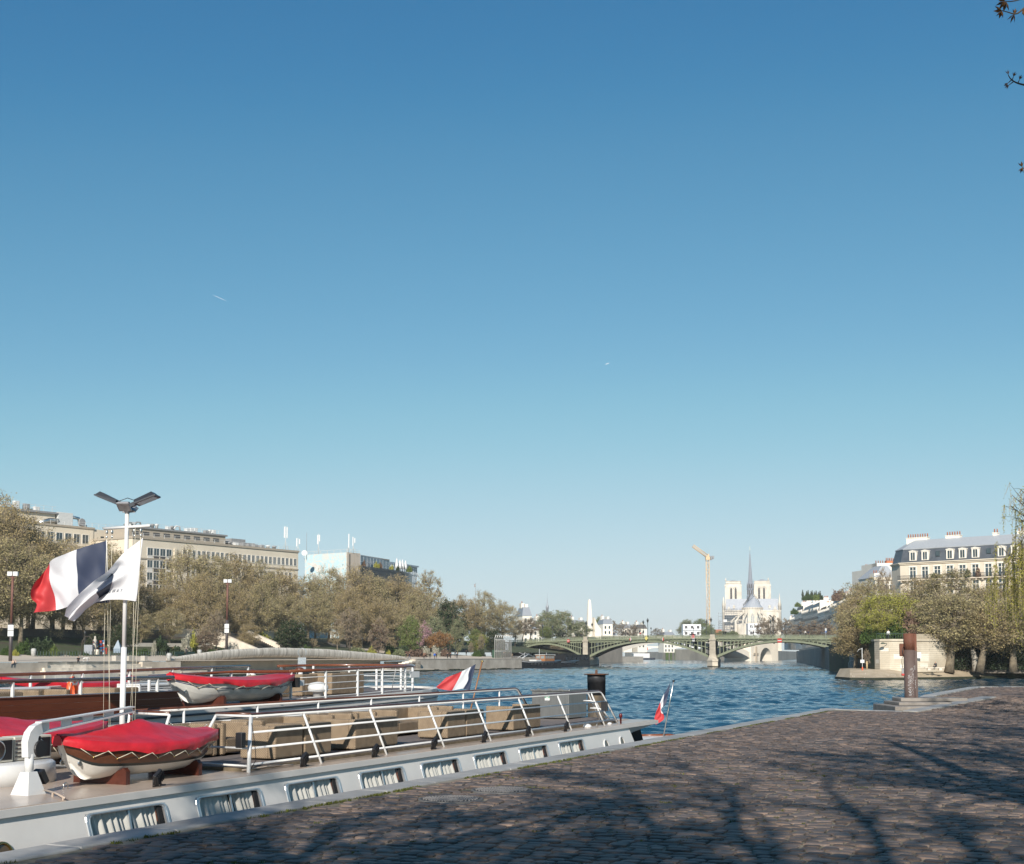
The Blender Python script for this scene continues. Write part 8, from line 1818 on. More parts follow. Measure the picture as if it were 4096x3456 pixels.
itree("low1", 3438, 262, 2350, 98, "brown plane tree overhanging the right end of the green bridge", z0=1.4); itree("plane2", 3480, 280, 2312, 130, "tall brown plane tree behind the yellow-green tree", z0=6.0); itree("low0", 3445, 252, 2400, 110, "dense brown plane tree drooping beside the round wall", z0=1.4)
itree("low1", 3420, 250, 2480, 90, "low drooping brown crown at the bridge end near the water", z0=1.0)
itree("yellow", 3560, 246, 2362, 135, "bright yellow-green tree above the round wall", "tree", 6.4, hb=14, cr=7.0)
itree("yellow", 3515, 240, 2440, 90, "lower bough-like yellow-green tree at the wall's left end", "tree", 6.4, hb=14, cr=7.0)
itree("bare", 3640, 244, 2470, 46, "thin pale-stemmed tree rising behind the rusty pile", "bare_tree", 6.6, hb=12, cr=3.6)
itree("bare", 3466, 234, 2600, 16, "staked sapling left of the round wall", "sapling", 1.7, hb=12, cr=3.6)
itree("bare", 3545, 300, 2290, 60, "leafless twiggy tree before the white gable houses", "bare_tree", 6.6, hb=12, cr=3.6)
for u, v, r, hh, k, lab in ((3588, 2555, 3.0, 3.4, "green", "rounded green shrub on the wall left of the rusty pile"), (3500, 2560, 2.2, 3.0, "green", "green shrub hanging over the wall's left end"), (3704, 2537, 1.1, 1.3, "white", "small white flowering shrub on the wall parapet"), (3720, 2540, 2.2, 2.2, "green", "dark green shrub behind the white flowering one"), (3660, 2540, 2.6, 3.6, "brown", "brown shadowy shrub above the parapet")):
 p = W(u, v, 238); shrub(k, (p.x, p.y + (2 if k in ("green", "brown") else 0), 6.4), r, hh + max(0, p.z - 6.4), lab, "shrubs above the round wall")
# white birch-like trunk between planes
p = W(3905, 2680, 237.5); b = MB(); b.tube([(0, 0, -.2), (-.2, 0, 2), (-.5, .2, 3.8)], [.75, .55, .4], 8); o = b.build("tree_stump", mat("pale_bark", (.42, .38, .32), .9, var=.4, scale=1.5)); o.location = (p.x, p.y, 1.6); tag(o, "pale mottled trunk in front of the ivy, left of the second plane trunk", "tree trunk")
# posts and bench on the island quay
p = W(3450, 2687, 231); t = thing("river_sign_post", "thin metal pole with a white square sign and orange foot at the island tip", "sign post", (p.x, p.y, 1.3), 0)
b = MB(); b.tube([(0, 0, 0), (0, 0, 4.2)], .06, 6); b.build("pole", MACH, t); b = MB(); b.box(-.35, .35, -.05, 0, 1.6, 2.15); b.build("sign", WHITE, t); b = MB(); b.tube([(0, -.02, 0), (0, -.02, .85)], .12, 8); b.build("orange_foot", ORG, t); b = MB(); b.tube([(0, 0, 4.1), (-.6, 0, 3.9), (-.8, 0, 3.5)], .04, 5); b.build("bracket", MACH, t)
p = W(3468, 2681, 233); b = MB(); b.tube([(0, 0, 0), (0, 0, 1.55)], .16, 7); o = b.build("tree_stake", mat("pale_timber", (.45, .33, .18), .8)); o.location = (p.x, p.y, 1.6); tag(o, "pale wooden stake beside the sapling", "stake")
p = W(3395, 2640, 258); b = MB(); b.tube([(0, 0, 0), (0, 0, 1.0), (.2, 0, 1.5), (.7, 0, 1.6), (1.2, 0, 1.9)], .08, 6); o = b.build("bent_pipe", MACH); o.location = (p.x, p.y, 1.6); tag(o, "bent white pipe over the water under the brown trees", "pipe")
p = W(3738, 2683, 231); t = thing("stone_bench", "low pale stone bench at the foot of the round wall", "bench", (p.x, p.y, 1.6), 0)
b = MB(); b.box(-1.7, 1.7, -.3, .3, .38, .5); b.build("seat", PALEW, t)
for x in (-1.0, 1.0): b = MB(); b.box(x - .25, x + .25, -.25, .25, 0, .38); b.build("leg", PALEW, t)
# ------------------------------------------------------------ weeping willow at the right edge
g = np.random.default_rng(77); rw = random.Random(77); pw_ = W(4270, 2700, 128)
t = thing("weeping_willow", "weeping willow with hanging yellow-green strands and bare upper twigs at the right edge", "tree", (pw_.x, pw_.y, 1.5), 0)
tb = MB(); tb.tube([(0, 0, 0), (-.3, .2, 4), (-.9, 0, 8), (-1.2, 0, 13), (-1.8, 0, 18)], [.6, .5, .36, .2, .05], 9); tips = []
for k in range(26):
 s = Vector((-.3 - .06 * k * .4, 0, 5 + k * .46)); a = rw.uniform(1.9, 4.4) if k % 4 else rw.uniform(0, 6.28); ln = rw.uniform(3.5, 8.2) * (1 - .018 * k); e = s + Vector((math.cos(a) * ln, math.sin(a) * ln * .8, rw.uniform(2.0, 4.6))); m_ = s.lerp(e, .5) + Vector((rw.uniform(-.5, .5), rw.uniform(-.5, .5), rw.uniform(-.2, .8)))
 tb.tube([s, m_, e], [.16, .08, .02], 5); tips += [m_.lerp(e, q) for q in (.0, .3, .6, .9, 1)]
 for _ in range(7):
  s2 = m_.lerp(e, rw.random()); e2 = s2 + Vector((rw.uniform(-1.7, .9), rw.uniform(-1, 1), rw.uniform(-.1, 1.9))); tb.tube([s2, s2.lerp(e2, .5) + Vector((0, 0, rw.uniform(-.2, .3))), e2], [.035, .022, .008], 4); tips.append(e2)
tb.build("trunk", BARKD, t)
V = []; TW_ = []
for k in range(850):
 s = tips[rw.randrange(len(tips))]
 hi = max(0, (s.z - 12.5) / 6)
 if rw.random() < hi * 1.1: ln = rw.uniform(.3, 1.5); dens = 3
 else: ln = min(s.z - rw.uniform(3.5, 6.5), rw.uniform(1.2, 6.5)); ln = max(.6, ln); dens = 13
 dx, dy = rw.uniform(-.6, .3), rw.uniform(-.4, .4); n_ = max(3, int(ln * dens)); q = np.linspace(0, 1, n_); x = s.x + dx * np.sqrt(q); y = s.y + dy * np.sqrt(q); z = s.z + .3 * np.sin(q * 3) - ln * q
 V.append(quads(g, np.stack([x, y, z], 1) + g.normal(0, .06, (n_, 3)), .24, .34)); 
 for i in range(0, n_ - 1, 3): j = min(n_ - 1, i + 3); TW_.append([(x[i] - .012, y[i], z[i]), (x[i] + .012, y[i], z[i]), (x[j] + .01, y[j], z[j]), (x[j] - .01, y[j], z[j])])
c = link("crown", fast("crown", np.concatenate(V), L_WILL), t); link("twigs", fast("twigs", np.array(TW_), TWIG), c)
# ============================================================ things on the far promenade
RUSTP = mat("lamp_post_rust", (.17, .075, .055), .6, .2, var=.2)
for i, (u, vt, vb, L, lab) in enumerate(((41, 2285, 2647, 171.5, "tall rust-brown lamp post with twin white boxes and white signs at far left"), (906, 2316, 2600, 176, "tall rust-brown lamp post with twin white boxes and white signs beside the garden stairs"))):
 p = atL(u, vb, L); h = (vb - vt) / F * p.y; t = thing("lamp_post", lab, "lamp post", p, .15, "twin-box lamp posts"); b = MB(); b.tube([(0, 0, h * .42), (0, 0, h - .5)], .22, 10); b.build("post", RUSTP, t)
 b = MB(); b.tube([(0, 0, 0), (0, 0, h * .42)], .30, 10); b.build("post_sleeve", mat("dark_sleeve", (.09, .075, .075), .5, .3), t)
 for sx in (-1, 1): b = MB(); b.box(sx * .06, sx * .85, -.4, .4, h - .85, h - .1, bev=.05); b.build("lamp_box", WHITE, t)
 b = MB(); b.box(-.4, .4, -.1, .1, h - 1.15, h - .85); b.build("bracket", RUSTP, t)
 z = h * (.28 if i == 0 else .24)
 for k in range(2): b = MB(); b.box(-.48, .46, -.40, -.34, z + k * 1.0, z + k * 1.0 + .92); b.build("sign", WHITE, t)
SSTL = mat("brushed_sculpture", (.55, .56, .57), .3, 1., var=.2)
p = W(1208, 2672, 286); t = thing("steel_loop", "brushed steel keyhole-shaped loop sculpture on a box plinth in front of the ramp", "sculpture", (p.x, p.y, .8), .1); s_ = p.y / F
b = MB(); b.box(-16 * s_, 16 * s_, -.7, .7, 0, 54 * s_); b.build("plinth", SSTL, t)
b = MB(); pts = []
for k in range(25):
 a_ = -.62 + (math.pi + 1.24) * k / 24; pts.append((17 * s_ * math.cos(a_), 54 * s_ + (21 + 17 * math.sin(a_)) * s_))
pts = [(8 * s_, 54 * s_), (9 * s_, 58 * s_)] + pts + [(-9 * s_, 58 * s_), (-8 * s_, 54 * s_)]
b.loft([[Vector((x, -.7, z)) for x, z in pts], [Vector((x, .7, z)) for x, z in pts], [Vector((x * .9, .7, 54 * s_ + (z - 54 * s_) * .95)) for x, z in pts], [Vector((x * .9, -.7, 54 * s_ + (z - 54 * s_) * .95)) for x, z in pts], [Vector((x, -.7, z)) for x, z in pts]], 0, False, False, False); b.build("loop", SSTL, t)
# totem poles: red, white and blue rings
TR, TB_, TW2 = mat("totem_red", (.45, .05, .03), .6), mat("totem_blue", (.03, .14, .34), .6), WHITE
for i, (u, vt, vb, lab) in enumerate(((374, 2566, 2606, "striped totem left of the stone figure"), (384, 2566, 2604, "striped totem half behind the stone figure"), (401, 2566, 2618, "tallest red, white and blue striped totem"), (412, 2570, 2617, "red and blue striped totem right of the tallest"), (423, 2592, 2616, "shortest red totem at the right end"))):
 p = atL(u, vb, 187); h = (vb - vt) / F * p.y; t = thing("totem_pole", lab, "totem", p, 0, "striped totems in the garden"); z = 0; k = i
 while z < h: dz = h * (.12 + .1 * ((k * 37) % 5) / 4); b = MB(); b.lathe([(.30, 0), (.30, dz - .02)], 10, (0, 0, z)); b.build("ring", (TR, TB_, TR, TW2, TB_)[k % 5] if i != 4 else (TR, TR)[k % 2], t); z += dz; k += 1
p = atL(379, 2618, 186.5); t = thing("stone_figure", "weathered standing stone figure on a pale block among the totems", "statue", p, 0); b = MB(); b.box(-.9, .9, -.7, .7, 0, 1.0); b.build("plinth", PALEW, t); b = MB(); b.lathe([(.35, 1.0), (.42, 1.8), (.25, 2.4), (.4, 2.8), (.22, 3.1), (.18, 3.25), (.22, 3.5), (.05, 3.7)], 9); b.build("figure", CONC, t)
p = atL(349, 2618, 186.5); t = thing("garden_arch", "rusty garland arch over a grey cabinet in the garden", "arch", p, 0); b = MB(); b.tube([(-1.1, 0, 0), (-1.05, 0, 2.6), (-.5, 0, 3.5), (.3, 0, 3.6), (1.0, 0, 2.8), (1.1, 0, 0)], .09, 6); b.build("arch", BARKD, t); b = MB(); b.box(-.8, .9, .4, 1.4, 0, 1.9); b.build("cabinet", mat("grey_cabinet", (.25, .27, .30), .5), t)
p = atL(471, 2612, 186); b = MB(); b.loft([sq(.05, 2.6), sq(.7, .9), sq(.65, 0)]); o = b.build("glass_pyramid", mat("bluish_stone", (.2, .26, .32), .4)); o.location = p; tag(o, "bluish pointed stone left of the mast in the garden", "sculpture")
b = MB(); 
for k in range(60): s_ = 186 + k * .75; q = Q(s_, 184.5, prof(184.5, s_)); b.box(q.x - .05, q.x + .05, q.y - .05, q.y + .05, q.z, q.z + 1.0)
b.panel(Q(186, 184.5), Q(231, 184.5), 4.2, 4.27, .05); b.panel(Q(186, 184.5), Q(231, 184.5), 3.7, 3.75, .05); o = b.build("garden_fence", mat("fence_green", (.04, .07, .06), .6)); tag(o, "low green wire fence along the front of the left garden bed", "fence")
for i, (u, v, w_) in enumerate(((466, 2644, 2.6), (519, 2643, 3.0), (576, 2643, 1.5))):
 p = atL(u, v, 170.5); b = MB(); b.box(-w_ / 2 * .55, w_ / 2 * .55, -.5, .5, 0, 1.0, bev=.03); o = b.build("stone_block", mat("pale_block", "#b3ada2", .85)); o.location = (p.x, p.y, 3.1); o.rotation_euler = (0, 0, QA); tag(o, "pale square stone block on the promenade edge, %s" % ("left of the mast", "just right of the mast", "smallest, right of the mast")[i], "stone block", "stone blocks on the promenade")
for i, u in enumerate((722, 765)):
 p = atL(u, 2608, 184); t = thing("park_bench", "dark green park bench before the hedge, %s one" % ("left" if i == 0 else "right"), "bench", (p.x, p.y, prof(184, sL(p)[0])), QA, "green park benches"); gm = mat("bench_green", (.015, .05, .04), .5)
 b = MB(); b.box(-1.5, 1.5, -.25, .25, .42, .5); b.build("seat", gm, t); b = MB(); b.box(-1.5, 1.5, .25, .32, .55, 1.05); b.build("backrest", gm, t)
 for x in (-1.2, 1.2): b = MB(); b.box(x - .06, x + .06, -.25, .3, 0, .42); b.build("leg", gm, t)
for u, v, L, lab in ((798, 2602, 184, "pale litter bin right of the benches"), (676, 2642, 170, "weathered white bollard stone at the start of the ramp wall"), (134, 2620, 185, "grey litter bin at the left garden bed")):
 p = atL(u, v, L); b = MB(); b.lathe([(.42, 0), (.48, 1.0), (.5, 1.3), (.3, 1.5)], 9); o = b.build("litter_bin" if "bin" in lab else "bollard_stone", mat("pale_bin", (.42, .42, .40), .7, var=.25)); o.location = (p.x, p.y, max(3.1, prof(L, sL(p)[0]))); tag(o, lab, "bin" if "bin" in lab else "bollard")
for u, vt, vb, L, lab in ((1010, 2475, 2552, 205, "slim green garden lantern post above the stairs"), (630, 2478, 2528, 213, "green street lantern under the trees right of the mast"), (816, 2476, 2526, 213, "green street lantern behind the leafless tree"), (1449, 2550, 2592, 190, "slim garden lantern behind the yellow shrub"), (1677, 2565, 2605, 186, "garden lantern left of the walkers"), (1822, 2565, 2612, 184, "garden lantern beside the path"), (1938, 2572, 2622, 182, "garden lantern on the lawn"), (1991, 2578, 2625, 180, "garden lantern near the bridge end"), (374, 2480, 2550, 205, "dark lantern post behind the totems"), (338, 2522, 2600, 190, "thin lamp post left of the garden arch")):
 p = atL(u, vb, L); h = (vb - vt) / F * p.y; street_lamp(Vector((p.x, p.y, p.z)), lab, h / 6.1, "garden lanterns")
for u, v, L in ((2026, 2600, 196),):
 p = atL(u, v, L); t = thing("notice_board", "white notice board at the bridge's left end", "sign", (p.x, p.y, p.z), QA); b = MB(); b.box(-1.2, 1.2, -.05, .05, 0, 2.4); b.build("board", WHITE, t)
# ============================================================ people
def person_mesh(pose):
 J = {"pelvis": (0, 0, .95), "chest": (0, .0, 1.32), "neck": (0, .0, 1.50), "head": (0, -.01, 1.62), "top": (0, 0, 1.72)}
 def leg(sx, fw, bk): return [(sx * .09, 0, .90), (sx * .10, -fw * .5, .50), (sx * .10, -fw + bk, .09), (sx * .11, -fw + bk - .16, .04)]
 def arm(sx, fw, out=.0): return [(sx * .19, 0, 1.42), (sx * (.25 + out), fw * -.35 + .03, 1.14), (sx * (.24 + out), -fw * .9, .90), (sx * (.23 + out), -fw - .03, .82)]
 if pose == 'stand': L_, R_, A_, B_ = leg(-1, .0, 0), leg(1, .05, 0), arm(-1, .06), arm(1, .02)
 elif pose == 'walk': L_, R_, A_, B_ = leg(-1, .32, .0), leg(1, -.30, .1), arm(-1, -.22), arm(1, .26)
 elif pose == 'stroll': L_, R_, A_, B_ = leg(-1, -.18, .05), leg(1, .20, 0), arm(-1, .16), arm(1, -.12, .03)
 else:
  J = {"pelvis": (0, .05, .12), "chest": (0, .02, .50), "neck": (0, -.02, .68), "head": (0, -.06, .80), "top": (0, -.05, .90)}
  L_, R_ = [[(sx * .10, 0, .12), (sx * .14, -.42, .22 if pose == 'sit' else .16), (sx * .13, -.46, -.30), (sx * .13, -.62, -.36)] for sx in (-1, 1)]
  A_, B_ = [[(sx * .19, .0, .60), (sx * .25, -.12, .36), (sx * .14, -.34, .30), (sx * .08, -.42, .29)] for sx in (-1, 1)]
 verts = [J["pelvis"], J["chest"], J["neck"], J["head"], J["top"]]; ed = [(0, 1), (1, 2), (2, 3), (3, 4)]; rad = [.155, .175, .06, .095, .06]
 for ch, root, rs in ((L_, 0, (.095, .07, .048, .04)), (R_, 0, (.095, .07, .048, .04)), (A_, 1, (.065, .05, .038, .034)), (B_, 1, (.065, .05, .038, .034))):
  k = len(verts); verts += ch; ed.append((root, k)); ed += [(k + i, k + i + 1) for i in range(3)]; rad += rs
 me = bpy.data.meshes.new("body"); me.from_pydata(verts, ed, []); o = bpy.data.objects.new("tmp", me); COL.objects.link(o)
 o.modifiers.new("s", 'SKIN'); ly = me.skin_vertices[0].data
 for i, r in enumerate(rad): ly[i].radius = (r * (1.15 if i < 2 else 1), r)
 ly[0].use_root = True
 sb = o.modifiers.new("d", 'SUBSURF'); sb.levels = 1; sb.render_levels = 1
 out = bpy.data.meshes.new_from_object(o.evaluated_get(bpy.context.evaluated_depsgraph_get())); bpy.data.objects.remove(o); bpy.data.meshes.remove(me)
 sit = pose.startswith('sit'); hz = J["head"][2]
 for _ in range(5): out.materials.append(None)
 mi = []
 for f in out.polygons:
  c = f.center
  if c.z > hz + .045 or (c.z > hz - .04 and c.y > J["head"][1] + .02): m_ = 4
  elif c.z > J["neck"][2] - .02: m_ = 3
  elif (not sit and c.z < .10) or (sit and c.z < -.28): m_ = 0
  elif (not sit and c.z < .98 and abs(c.x) < .19) or (sit and (c.z < .2) ): m_ = 1
  elif (not sit and c.z < .86) or (sit and c.y < -.36 and c.z > .24): m_ = 3
  else: m_ = 2
  mi.append(m_)
 out.polygons.foreach_set("material_index", mi); out.polygons.foreach_set("use_smooth", [True] * len(mi)); return out
PM = {k: person_mesh(k) for k in ("stand", "walk", "stroll", "sit")}
SKIN = mat("skin", (.48, .27, .19), .6)
def cloth(c): return mat("cloth_" + c.strip('#'), c, .85)
def person(pose, p, rot, label, top, trousers, hair="#1c1410", shoes="#202020", sc=1., group=None):
 t = thing("person", label, "person", p, rot, group); t.scale = (sc,) * 3; o = link("body", PM[pose], t)
 for i, m_ in enumerate((cloth(shoes), cloth(trousers), cloth(top), SKIN, cloth(hair))): o.material_slots[i].link = 'OBJECT'; o.material_slots[i].material = m_
 return t
def onp(u, v, L, z=None): p = atL(u, v, L); s_, l_ = sL(p); return Vector((p.x, p.y, prof(l_, s_) + .03 if z is None else z))
for u, v, L, pose, rot, lab, a_, b_, hr in ((1625, 2634, 172, "walk", -.6, "person in black jacket and red cap walking at the end of the ramp", "#15161a", "#4a4a3c", "#b01818"), (1638, 2634, 172, "walk", -.8, "person in dark jacket and jeans walking beside the red cap", "#1a1818", "#2c3a55", "#241810"), (1696, 2632, 172, "stroll", .4, "person in brown top and black leggings walking alone on the promenade", "#7a5a48", "#141416", "#2a1a10"), (1720, 2631, 173, "walk", .5, "runner in all black, left of the blue jacket", "#131418", "#131418", "#1c1410"), (1738, 2631, 172, "walk", .5, "runner in a bright blue jacket", "#1f5fc0", "#23242a", "#1c1410"), (1745, 2631, 174, "walk", .5, "runner in dark clothes just right of the blue jacket", "#20242c", "#20242c", "#1c1410"), (1790, 2630, 172, "walk", .3, "runner in black, left one of the pair before the path", "#15161a", "#15161a", "#1c1410"), (1802, 2630, 173, "walk", .3, "runner in black with pale shoes, right one of the pair before the path", "#15161a", "#15161a", "#1c1410"), (1828, 2629, 174, "walk", .2, "runner in dark clothes at the foot of the path", "#1b2434", "#15161a", "#1c1410"), (1865, 2598, 188, "stand", 2.8, "dark standing person on the garden path beside the shrubs", "#101012", "#101012", "#1c1410"), (1832, 2575, 212, "walk", 2.9, "tiny dark person climbing the top of the garden path", "#1c2030", "#1a1a1c", "#1c1410"), (2016, 2632, 176, "stand", .2, "person in black standing on the lawn by the wall near the barges", "#101012", "#101012", "#1c1410"), (2047, 2634, 174, "stand", -.2, "person in beige coat by the cage near the barges", "#b09a80", "#8a7a66", "#3a2a1c"), (745, 2618, 172, "stroll", 1.2, "person in grey walking on the ramp behind the parapet", "#4d4a4c", "#2c2c30", "#6a6460"), (1308, 2592, 182, "stand", 1.0, "person in white top half hidden behind the ramp wall", "#c8c8c4", "#303038", "#2a1a10"), (1820, 2612, 180, "stand", 2.0, "dark person at the left edge of the garden path", "#1a1a20", "#202028", "#1c1410")):
 person(pose, onp(u, v, L, 3.15 if L <= 174 and u > 1600 else (4.0 if u == 745 else None)), rot, lab, a_, b_, hr, "#c8c4c0" if "pale" in lab or u in (1720, 1802) else "#202020", 1., "people on the far bank")
p = atL(52, 2668, 168.3); person("sit", (p.x, p.y, 2.62), -.4, "person in a pale top and jeans sitting at the left end of the tiers", "#b9a08c", "#2a3346", "#7a4a28")
p = atL(61, 2668, 168.4); person("sit", (p.x, p.y, 2.62), -.2, "person with long brown hair in jeans sitting second from the left on the tiers", "#a8988c", "#27303f", "#6a4022")
p = atL(313, 2650, 169.0); dogw = p.copy(); person("sit", (p.x, p.y, 3.12), .3, "person in black sitting on the top tier beside a white dog", "#0f0f12", "#141418", "#241a14")
p = W(1136, 2672, 285); person("sit", (p.x, p.y, 1.2), .5, "dark figure sitting in the shade of the recess under the ramp", "#0c0c0e", "#101014", "#141010")
p = W(3743, 2680, 231); person("sit", (p.x, p.y, 2.12), -.9, "person in grey sitting on the stone bench by the round wall", "#3a3d40", "#2c2e32", "#1c1a18", sc=1.1)
p = W(3554, 2560, 236.5); person("stand", (p.x, p.y, 6.95), .0, "person in a white top leaning at the terrace railing", "#d8d8d6", "#2a2c30", "#2a1c12", sc=1.05)
for u, lab, a_ in ((2450, "person in black, left one of the pair right of the obelisk", "#14151c"), (2456, "person in dark blue, right one of the pair right of the obelisk", "#1c2236"), (2558, "person in a red jacket on the bridge by the lanterns", "#a01a18"), (2565, "person in grey beside the red jacket on the bridge", "#5a4a48"), (2508, "small dark person on the bridge left of the lanterns", "#1c1c22"), (2893, "person in black crossing the bridge before the scaffolding, left", "#121318"), (2900, "person in black crossing the bridge before the scaffolding, right", "#17181e"), (3012, "person in black on the bridge below the apse", "#15161a"), (3126, "person in black standing on the bridge right of the lanterns", "#101014"), (3220, "person in white on the bridge near its right end", "#c8c6c0"), (3232, "person in dark blue on the bridge near its right end", "#1a2438"), (2322, "dark person on the bridge left of the obelisk's foot", "#1c1a1c")):
 p = bw(bpt(u), 1.6, ztop(bpt(u)) - .35); person("walk" if u % 2 else "stroll", p, BA + (0 if u % 2 else math.pi), lab, a_, "#1d1e24", sc=1.05, group="people on the bridge")
# white spotted dog
t = thing("dog", "white spotted dog standing on the top tier beside the person in black", "dog", dogw + Vector((1.25, .3, .0)) , -.25); t.location.z = 3.12
dv_ = [(-.42, 0, .60), (-.05, 0, .58), (.32, 0, .62), (.50, 0, .70), (.60, 0, .62), (.72, 0, .50), (-.52, 0, .62), (-.72, 0, .40)]; de = [(0, 1), (1, 2), (2, 3), (3, 4), (4, 5), (0, 6), (6, 7)]; dr_ = [.13, .12, .16, .10, .09, .05, .03, .015]
for sx in (-1, 1):
 for root, x0 in ((0, -.42), (2, .32)):
  k = len(dv_); back = root == 0; dv_ += [(x0 + (-.02 if back else .0), sx * .10, .42), (x0 - (.12 if back else -.02), sx * .10, .24), (x0 - (.06 if back else .0), sx * .10, .05), (x0 + .04, sx * .10, .02)]; de += [(root, k), (k, k + 1), (k + 1, k + 2), (k + 2, k + 3)]; dr_ += [.075, .045, .035, .035]
me = bpy.data.meshes.new("body"); me.from_pydata(dv_, de, []); o = bpy.data.objects.new("tmp", me); COL.objects.link(o); o.modifiers.new("s", 'SKIN')
for i, r in enumerate(dr_): me.skin_vertices[0].data[i].radius = (r, r)
me.skin_vertices[0].data[1].use_root = True; sb = o.modifiers.new("d", 'SUBSURF'); sb.levels = 1; sb.render_levels = 1
out = bpy.data.meshes.new_from_object(o.evaluated_get(bpy.context.evaluated_depsgraph_get())); bpy.data.objects.remove(o); bpy.data.meshes.remove(me); out.materials.append(mat("spotted_fur", (.75, .73, .70), .8, scale=5, col2=(.30, .28, .26))); link("body", out, t)
b = MB()
for sx in (-1, 1): b.tube([(.54, sx * .07, .70), (.52, sx * .13, .66), (.55, sx * .12, .55)], .03, 5)
b.build("ears", mat("dog_ear", (.04, .035, .03), .8), t)
# ============================================================ the trees whose shadows fall over the quay
def quay_tree(x, y, H, th, seed, label, limbs, spread, leaves=900):
 rn = random.Random(seed); g = np.random.default_rng(seed); t = thing("plane_tree", label, "tree", (x, y, ZQ), 0, "plane trees on the near quay"); tb = MB(); cl = []
 tb.tube([(0, 0, -.2), (.1, 0, th * .5), (.15, .1, th)], [.42, .34, .32], 12)
 for k in range(limbs):
  a = 6.283 * k / limbs + rn.uniform(-.3, .3); s = Vector((.15, .1, th - .3)); e = Vector((math.cos(a) * spread * rn.uniform(.6, 1), math.sin(a) * spread * rn.uniform(.6, 1), H * rn.uniform(.8, 1.0))); m_ = s.lerp(e, .4) + Vector((math.cos(a) * .5, math.sin(a) * .5, -.3))
  r0 = rn.uniform(.15, .22); tb.tube([s, m_, s.lerp(e, .7) + Vector((rn.uniform(-.5, .5), rn.uniform(-.5, .5), 0)), e], [r0, r0 * .75, r0 * .45, r0 * .12], 8)
  for j in range(9):
   q = rn.uniform(.3, 1); s2 = s.lerp(m_, q * 2.5) if q < .4 else m_.lerp(e, (q - .4) / .6); a2 = a + rn.uniform(-1.6, 1.6); ln = rn.uniform(1.6, 3.6) * (1.15 - .4 * q); e2 = s2 + Vector((math.cos(a2) * ln, math.sin(a2) * ln, rn.uniform(.1, .9) * ln)); tb.tube([s2, s2.lerp(e2, .5) + Vector((rn.uniform(-.2, .2), rn.uniform(-.2, .2), .15)), e2], [.075, .045, .012], 5)
   for w_ in range(7):
    s3 = s2.lerp(e2, rn.uniform(.25, 1)); a3 = a2 + rn.uniform(-1.4, 1.4); l3 = rn.uniform(.5, 1.5); e3 = s3 + Vector((math.cos(a3) * l3, math.sin(a3) * l3, rn.uniform(-.1, .8) * l3)); tb.tube([s3, s3.lerp(e3, .5) + Vector((0, 0, .06)), e3], [.022, .014, .005], 4); cl += [s3.lerp(e3, rn.random()) for _ in range(3)]
 tb.build("trunk", BARK, t); C = np.array([tuple(c) for c in cl]); i = g.integers(0, len(C), leaves); link("crown", fast("crown", quads(g, C[i] + g.normal(0, .14, (leaves, 3)), .19), L_OLIVE2), t); return t
for i, (s_, l_, H, th, sp_, lv, lab) in enumerate(((0, 4.3, 11.0, 5.6, 2.8, 5000, "small plane tree of the quay left of the camera"), (-9, 1.5, 17, 8, 4, 7000, "plane tree of the quay behind the camera towards the river"), (-4, -3, 20, 9, 4.4, 6000, "plane tree of the quay just behind the camera"), (6, -5.5, 20, 9, 4.4, 5000, "plane tree of the quay nearest the camera on its right"), (16, -6, 19, 8.5, 4.4, 4500, "first plane tree of the quay right of the picture"), (27, -6, 18, 8, 4.3, 5000, "second plane tree of the quay right of the picture"), (39, -6.5, 18, 8, 4.3, 7000, "third plane tree of the quay right of the picture"), (52, -7, 17, 7.5, 4.2, 7000, "fourth plane tree of the quay right of the picture"), (-17, -1, 19, 9, 4.2, 7000, "farthest plane tree of the quay behind the camera"))):
 p = Q(s_, l_); quay_tree(p.x, p.y, H, th, i + 1, lab + ", outside the picture", 6, sp_, lv)
# budding twigs reaching in at the top right corner
t = thing("budding_branch_tree", "tree whose budding twig tips reach into the top right corner of the sky", "tree", (8.2, 15.0, ZQ), 0)
o_ = Vector((8.2, 15, ZQ)); tb = MB(); tb.tube([(0, 0, -.2), (.1, 0, 6), (.0, 0, 11.5), (-.2, -.3, 15)], [.3, .26, .2, .08], 9); lf = MB()
def tw(pts, r, leaf=True):
 P = [W(u, v, Y) - o_ for u, v, Y in pts]; q = [curve(P, k / 14) for k in range(15)]; tb.tube(q, [r * (1 - .75 * k / 14) for k in range(15)], 5)
 return q
def bud(p, d, ln, w_):
 d = Vector(d).normalized(); s = d.orthogonal().normalized(); 
 for k in range(5):
  a_ = 6.283 * k / 5; e = (d + .55 * (s * math.cos(a_) + d.cross(s) * math.sin(a_))).normalized(); n_ = e.cross(d).normalized() if e.cross(d).length > .01 else s; lf.add([p, p + e * ln * .5 + n_ * w_, p + e * ln, p + e * ln * .5 - n_ * w_], [[0, 1, 2, 3]])
Ya = 13.0
a1 = tw([(4300, -60, Ya), (4180, -30, Ya), (4100, 30, Ya), (4065, 55, Ya), (4030, 48, Ya), (4008, 42, Ya)], .014); a2 = tw([(4230, -60, Ya), (4130, -20, Ya), (4070, 0, Ya), (4040, 6, Ya), (4020, 4, Ya)], .012)
a3 = tw([(4300, 300, Ya), (4160, 345, Ya), (4096, 339, Ya), (4060, 328, Ya), (4040, 312, Ya), (4033, 298, Ya)], .014); a4 = tw([(4240, 700, Ya), (4130, 690, Ya), (4100, 676, Ya), (4089, 668, Ya)], .01)
for q0, q1 in (((4072, 332), (4078, 318)), ((4048, 322), (4054, 306)), ((4052, 328), (4036, 340)), ((4046, 320), (4032, 332))): P = [W(*q0, Ya) - o_, W(*q1, Ya) - o_]; tb.tube(P, [.006, .003], 4); bud(P[1], P[1] - P[0], .05, .008)
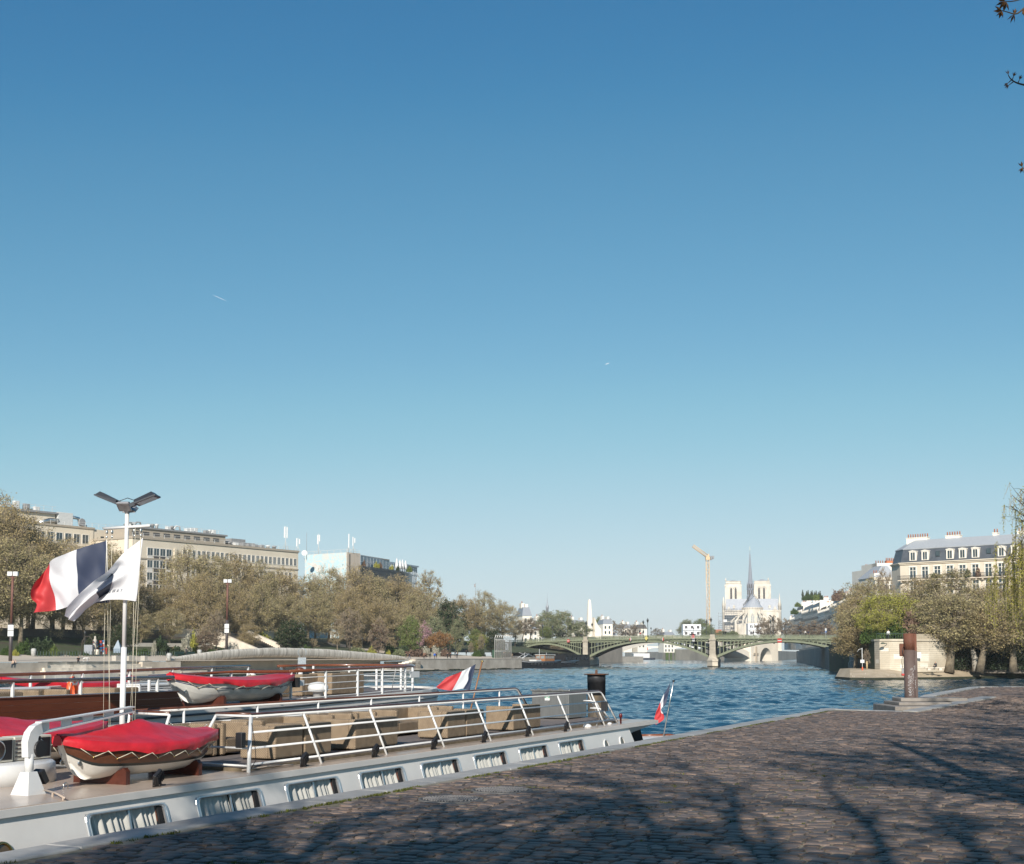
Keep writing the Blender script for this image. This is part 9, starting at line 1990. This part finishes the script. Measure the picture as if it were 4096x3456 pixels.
for p, d, ln, w_ in ((a1[-1], (-1, 0, .1), .14, .03), (a1[-1], (-.4, 0, -1), .13, .03), (a1[9], (-.5, 0, -1), .15, .02), (a1[9], (.2, 0, 1), .09, .02), (a2[-1], (-.6, 0, -.6), .16, .03), (a2[-2], (-.2, 0, -1), .17, .03), (a2[-1], (-1, 0, .5), .14, .03), (a1[6], (.3, 0, -1), .12, .03), (a3[-1], (-.2, 0, 1), .08, .012), (a4[-1], (-.3, 0, 1), .1, .02), (a4[-2], (-.4, 0, -1), .1, .02)): bud(p, d, ln * .62, w_ * .55)
for q in (a1, a2, a3, a4): tb.tube([Vector((-.0, 0, min(11, max(5, q[0].z)))), Vector((q[0].x * .5, q[0].y * .5, q[0].z + .3)), q[0]], [.06, .035, .014], 6)
tb.build("trunk", BARKD, t); lf.build("buds", leafmat("bud_leaf", (.20, .10, .035), (.12, .06, .025), .4, .4), t)
# ============================================================ short vapour trails high in the sky
TRL = mat("vapour", (.9, .9, .92), .9)
for i, (u0, v0, u1, v1) in enumerate(((852, 1180, 906, 1204), (2420, 1458, 2438, 1452))):
 a, c = W(u0, v0, 6000), W(u1, v1, 6000); b = MB(); b.tube([a - a, (c - a) * .3, (c - a) * .7, c - a], [.2, .5 + .5 * i, .5 + .5 * i, .2], 6); o = b.build("vapour_trail", TRL); o.location = a; tag(o, ["faint short vapour trail high on the left of the sky", "tiny bright vapour trail above the bridge"][i], "vapour trail", kind="stuff")
# ============================================================ thin haze in the air
m = bpy.data.materials.new("haze"); m.use_nodes = True; t_ = m.node_tree; t_.nodes.remove(t_.nodes["Principled BSDF"]); pv = t_.nodes.new("ShaderNodeVolumePrincipled")
pv.inputs["Color"].default_value = (.92, .96, 1.0, 1); pv.inputs["Density"].default_value = .00010; pv.inputs["Anisotropy"].default_value = -.05; t_.links.new(pv.outputs[0], t_.nodes["Material Output"].inputs["Volume"])
b = MB(); b.box(-2600, 2600, -95, 6000, -3.6, 125); struct(b.build("haze", m), "stuff")
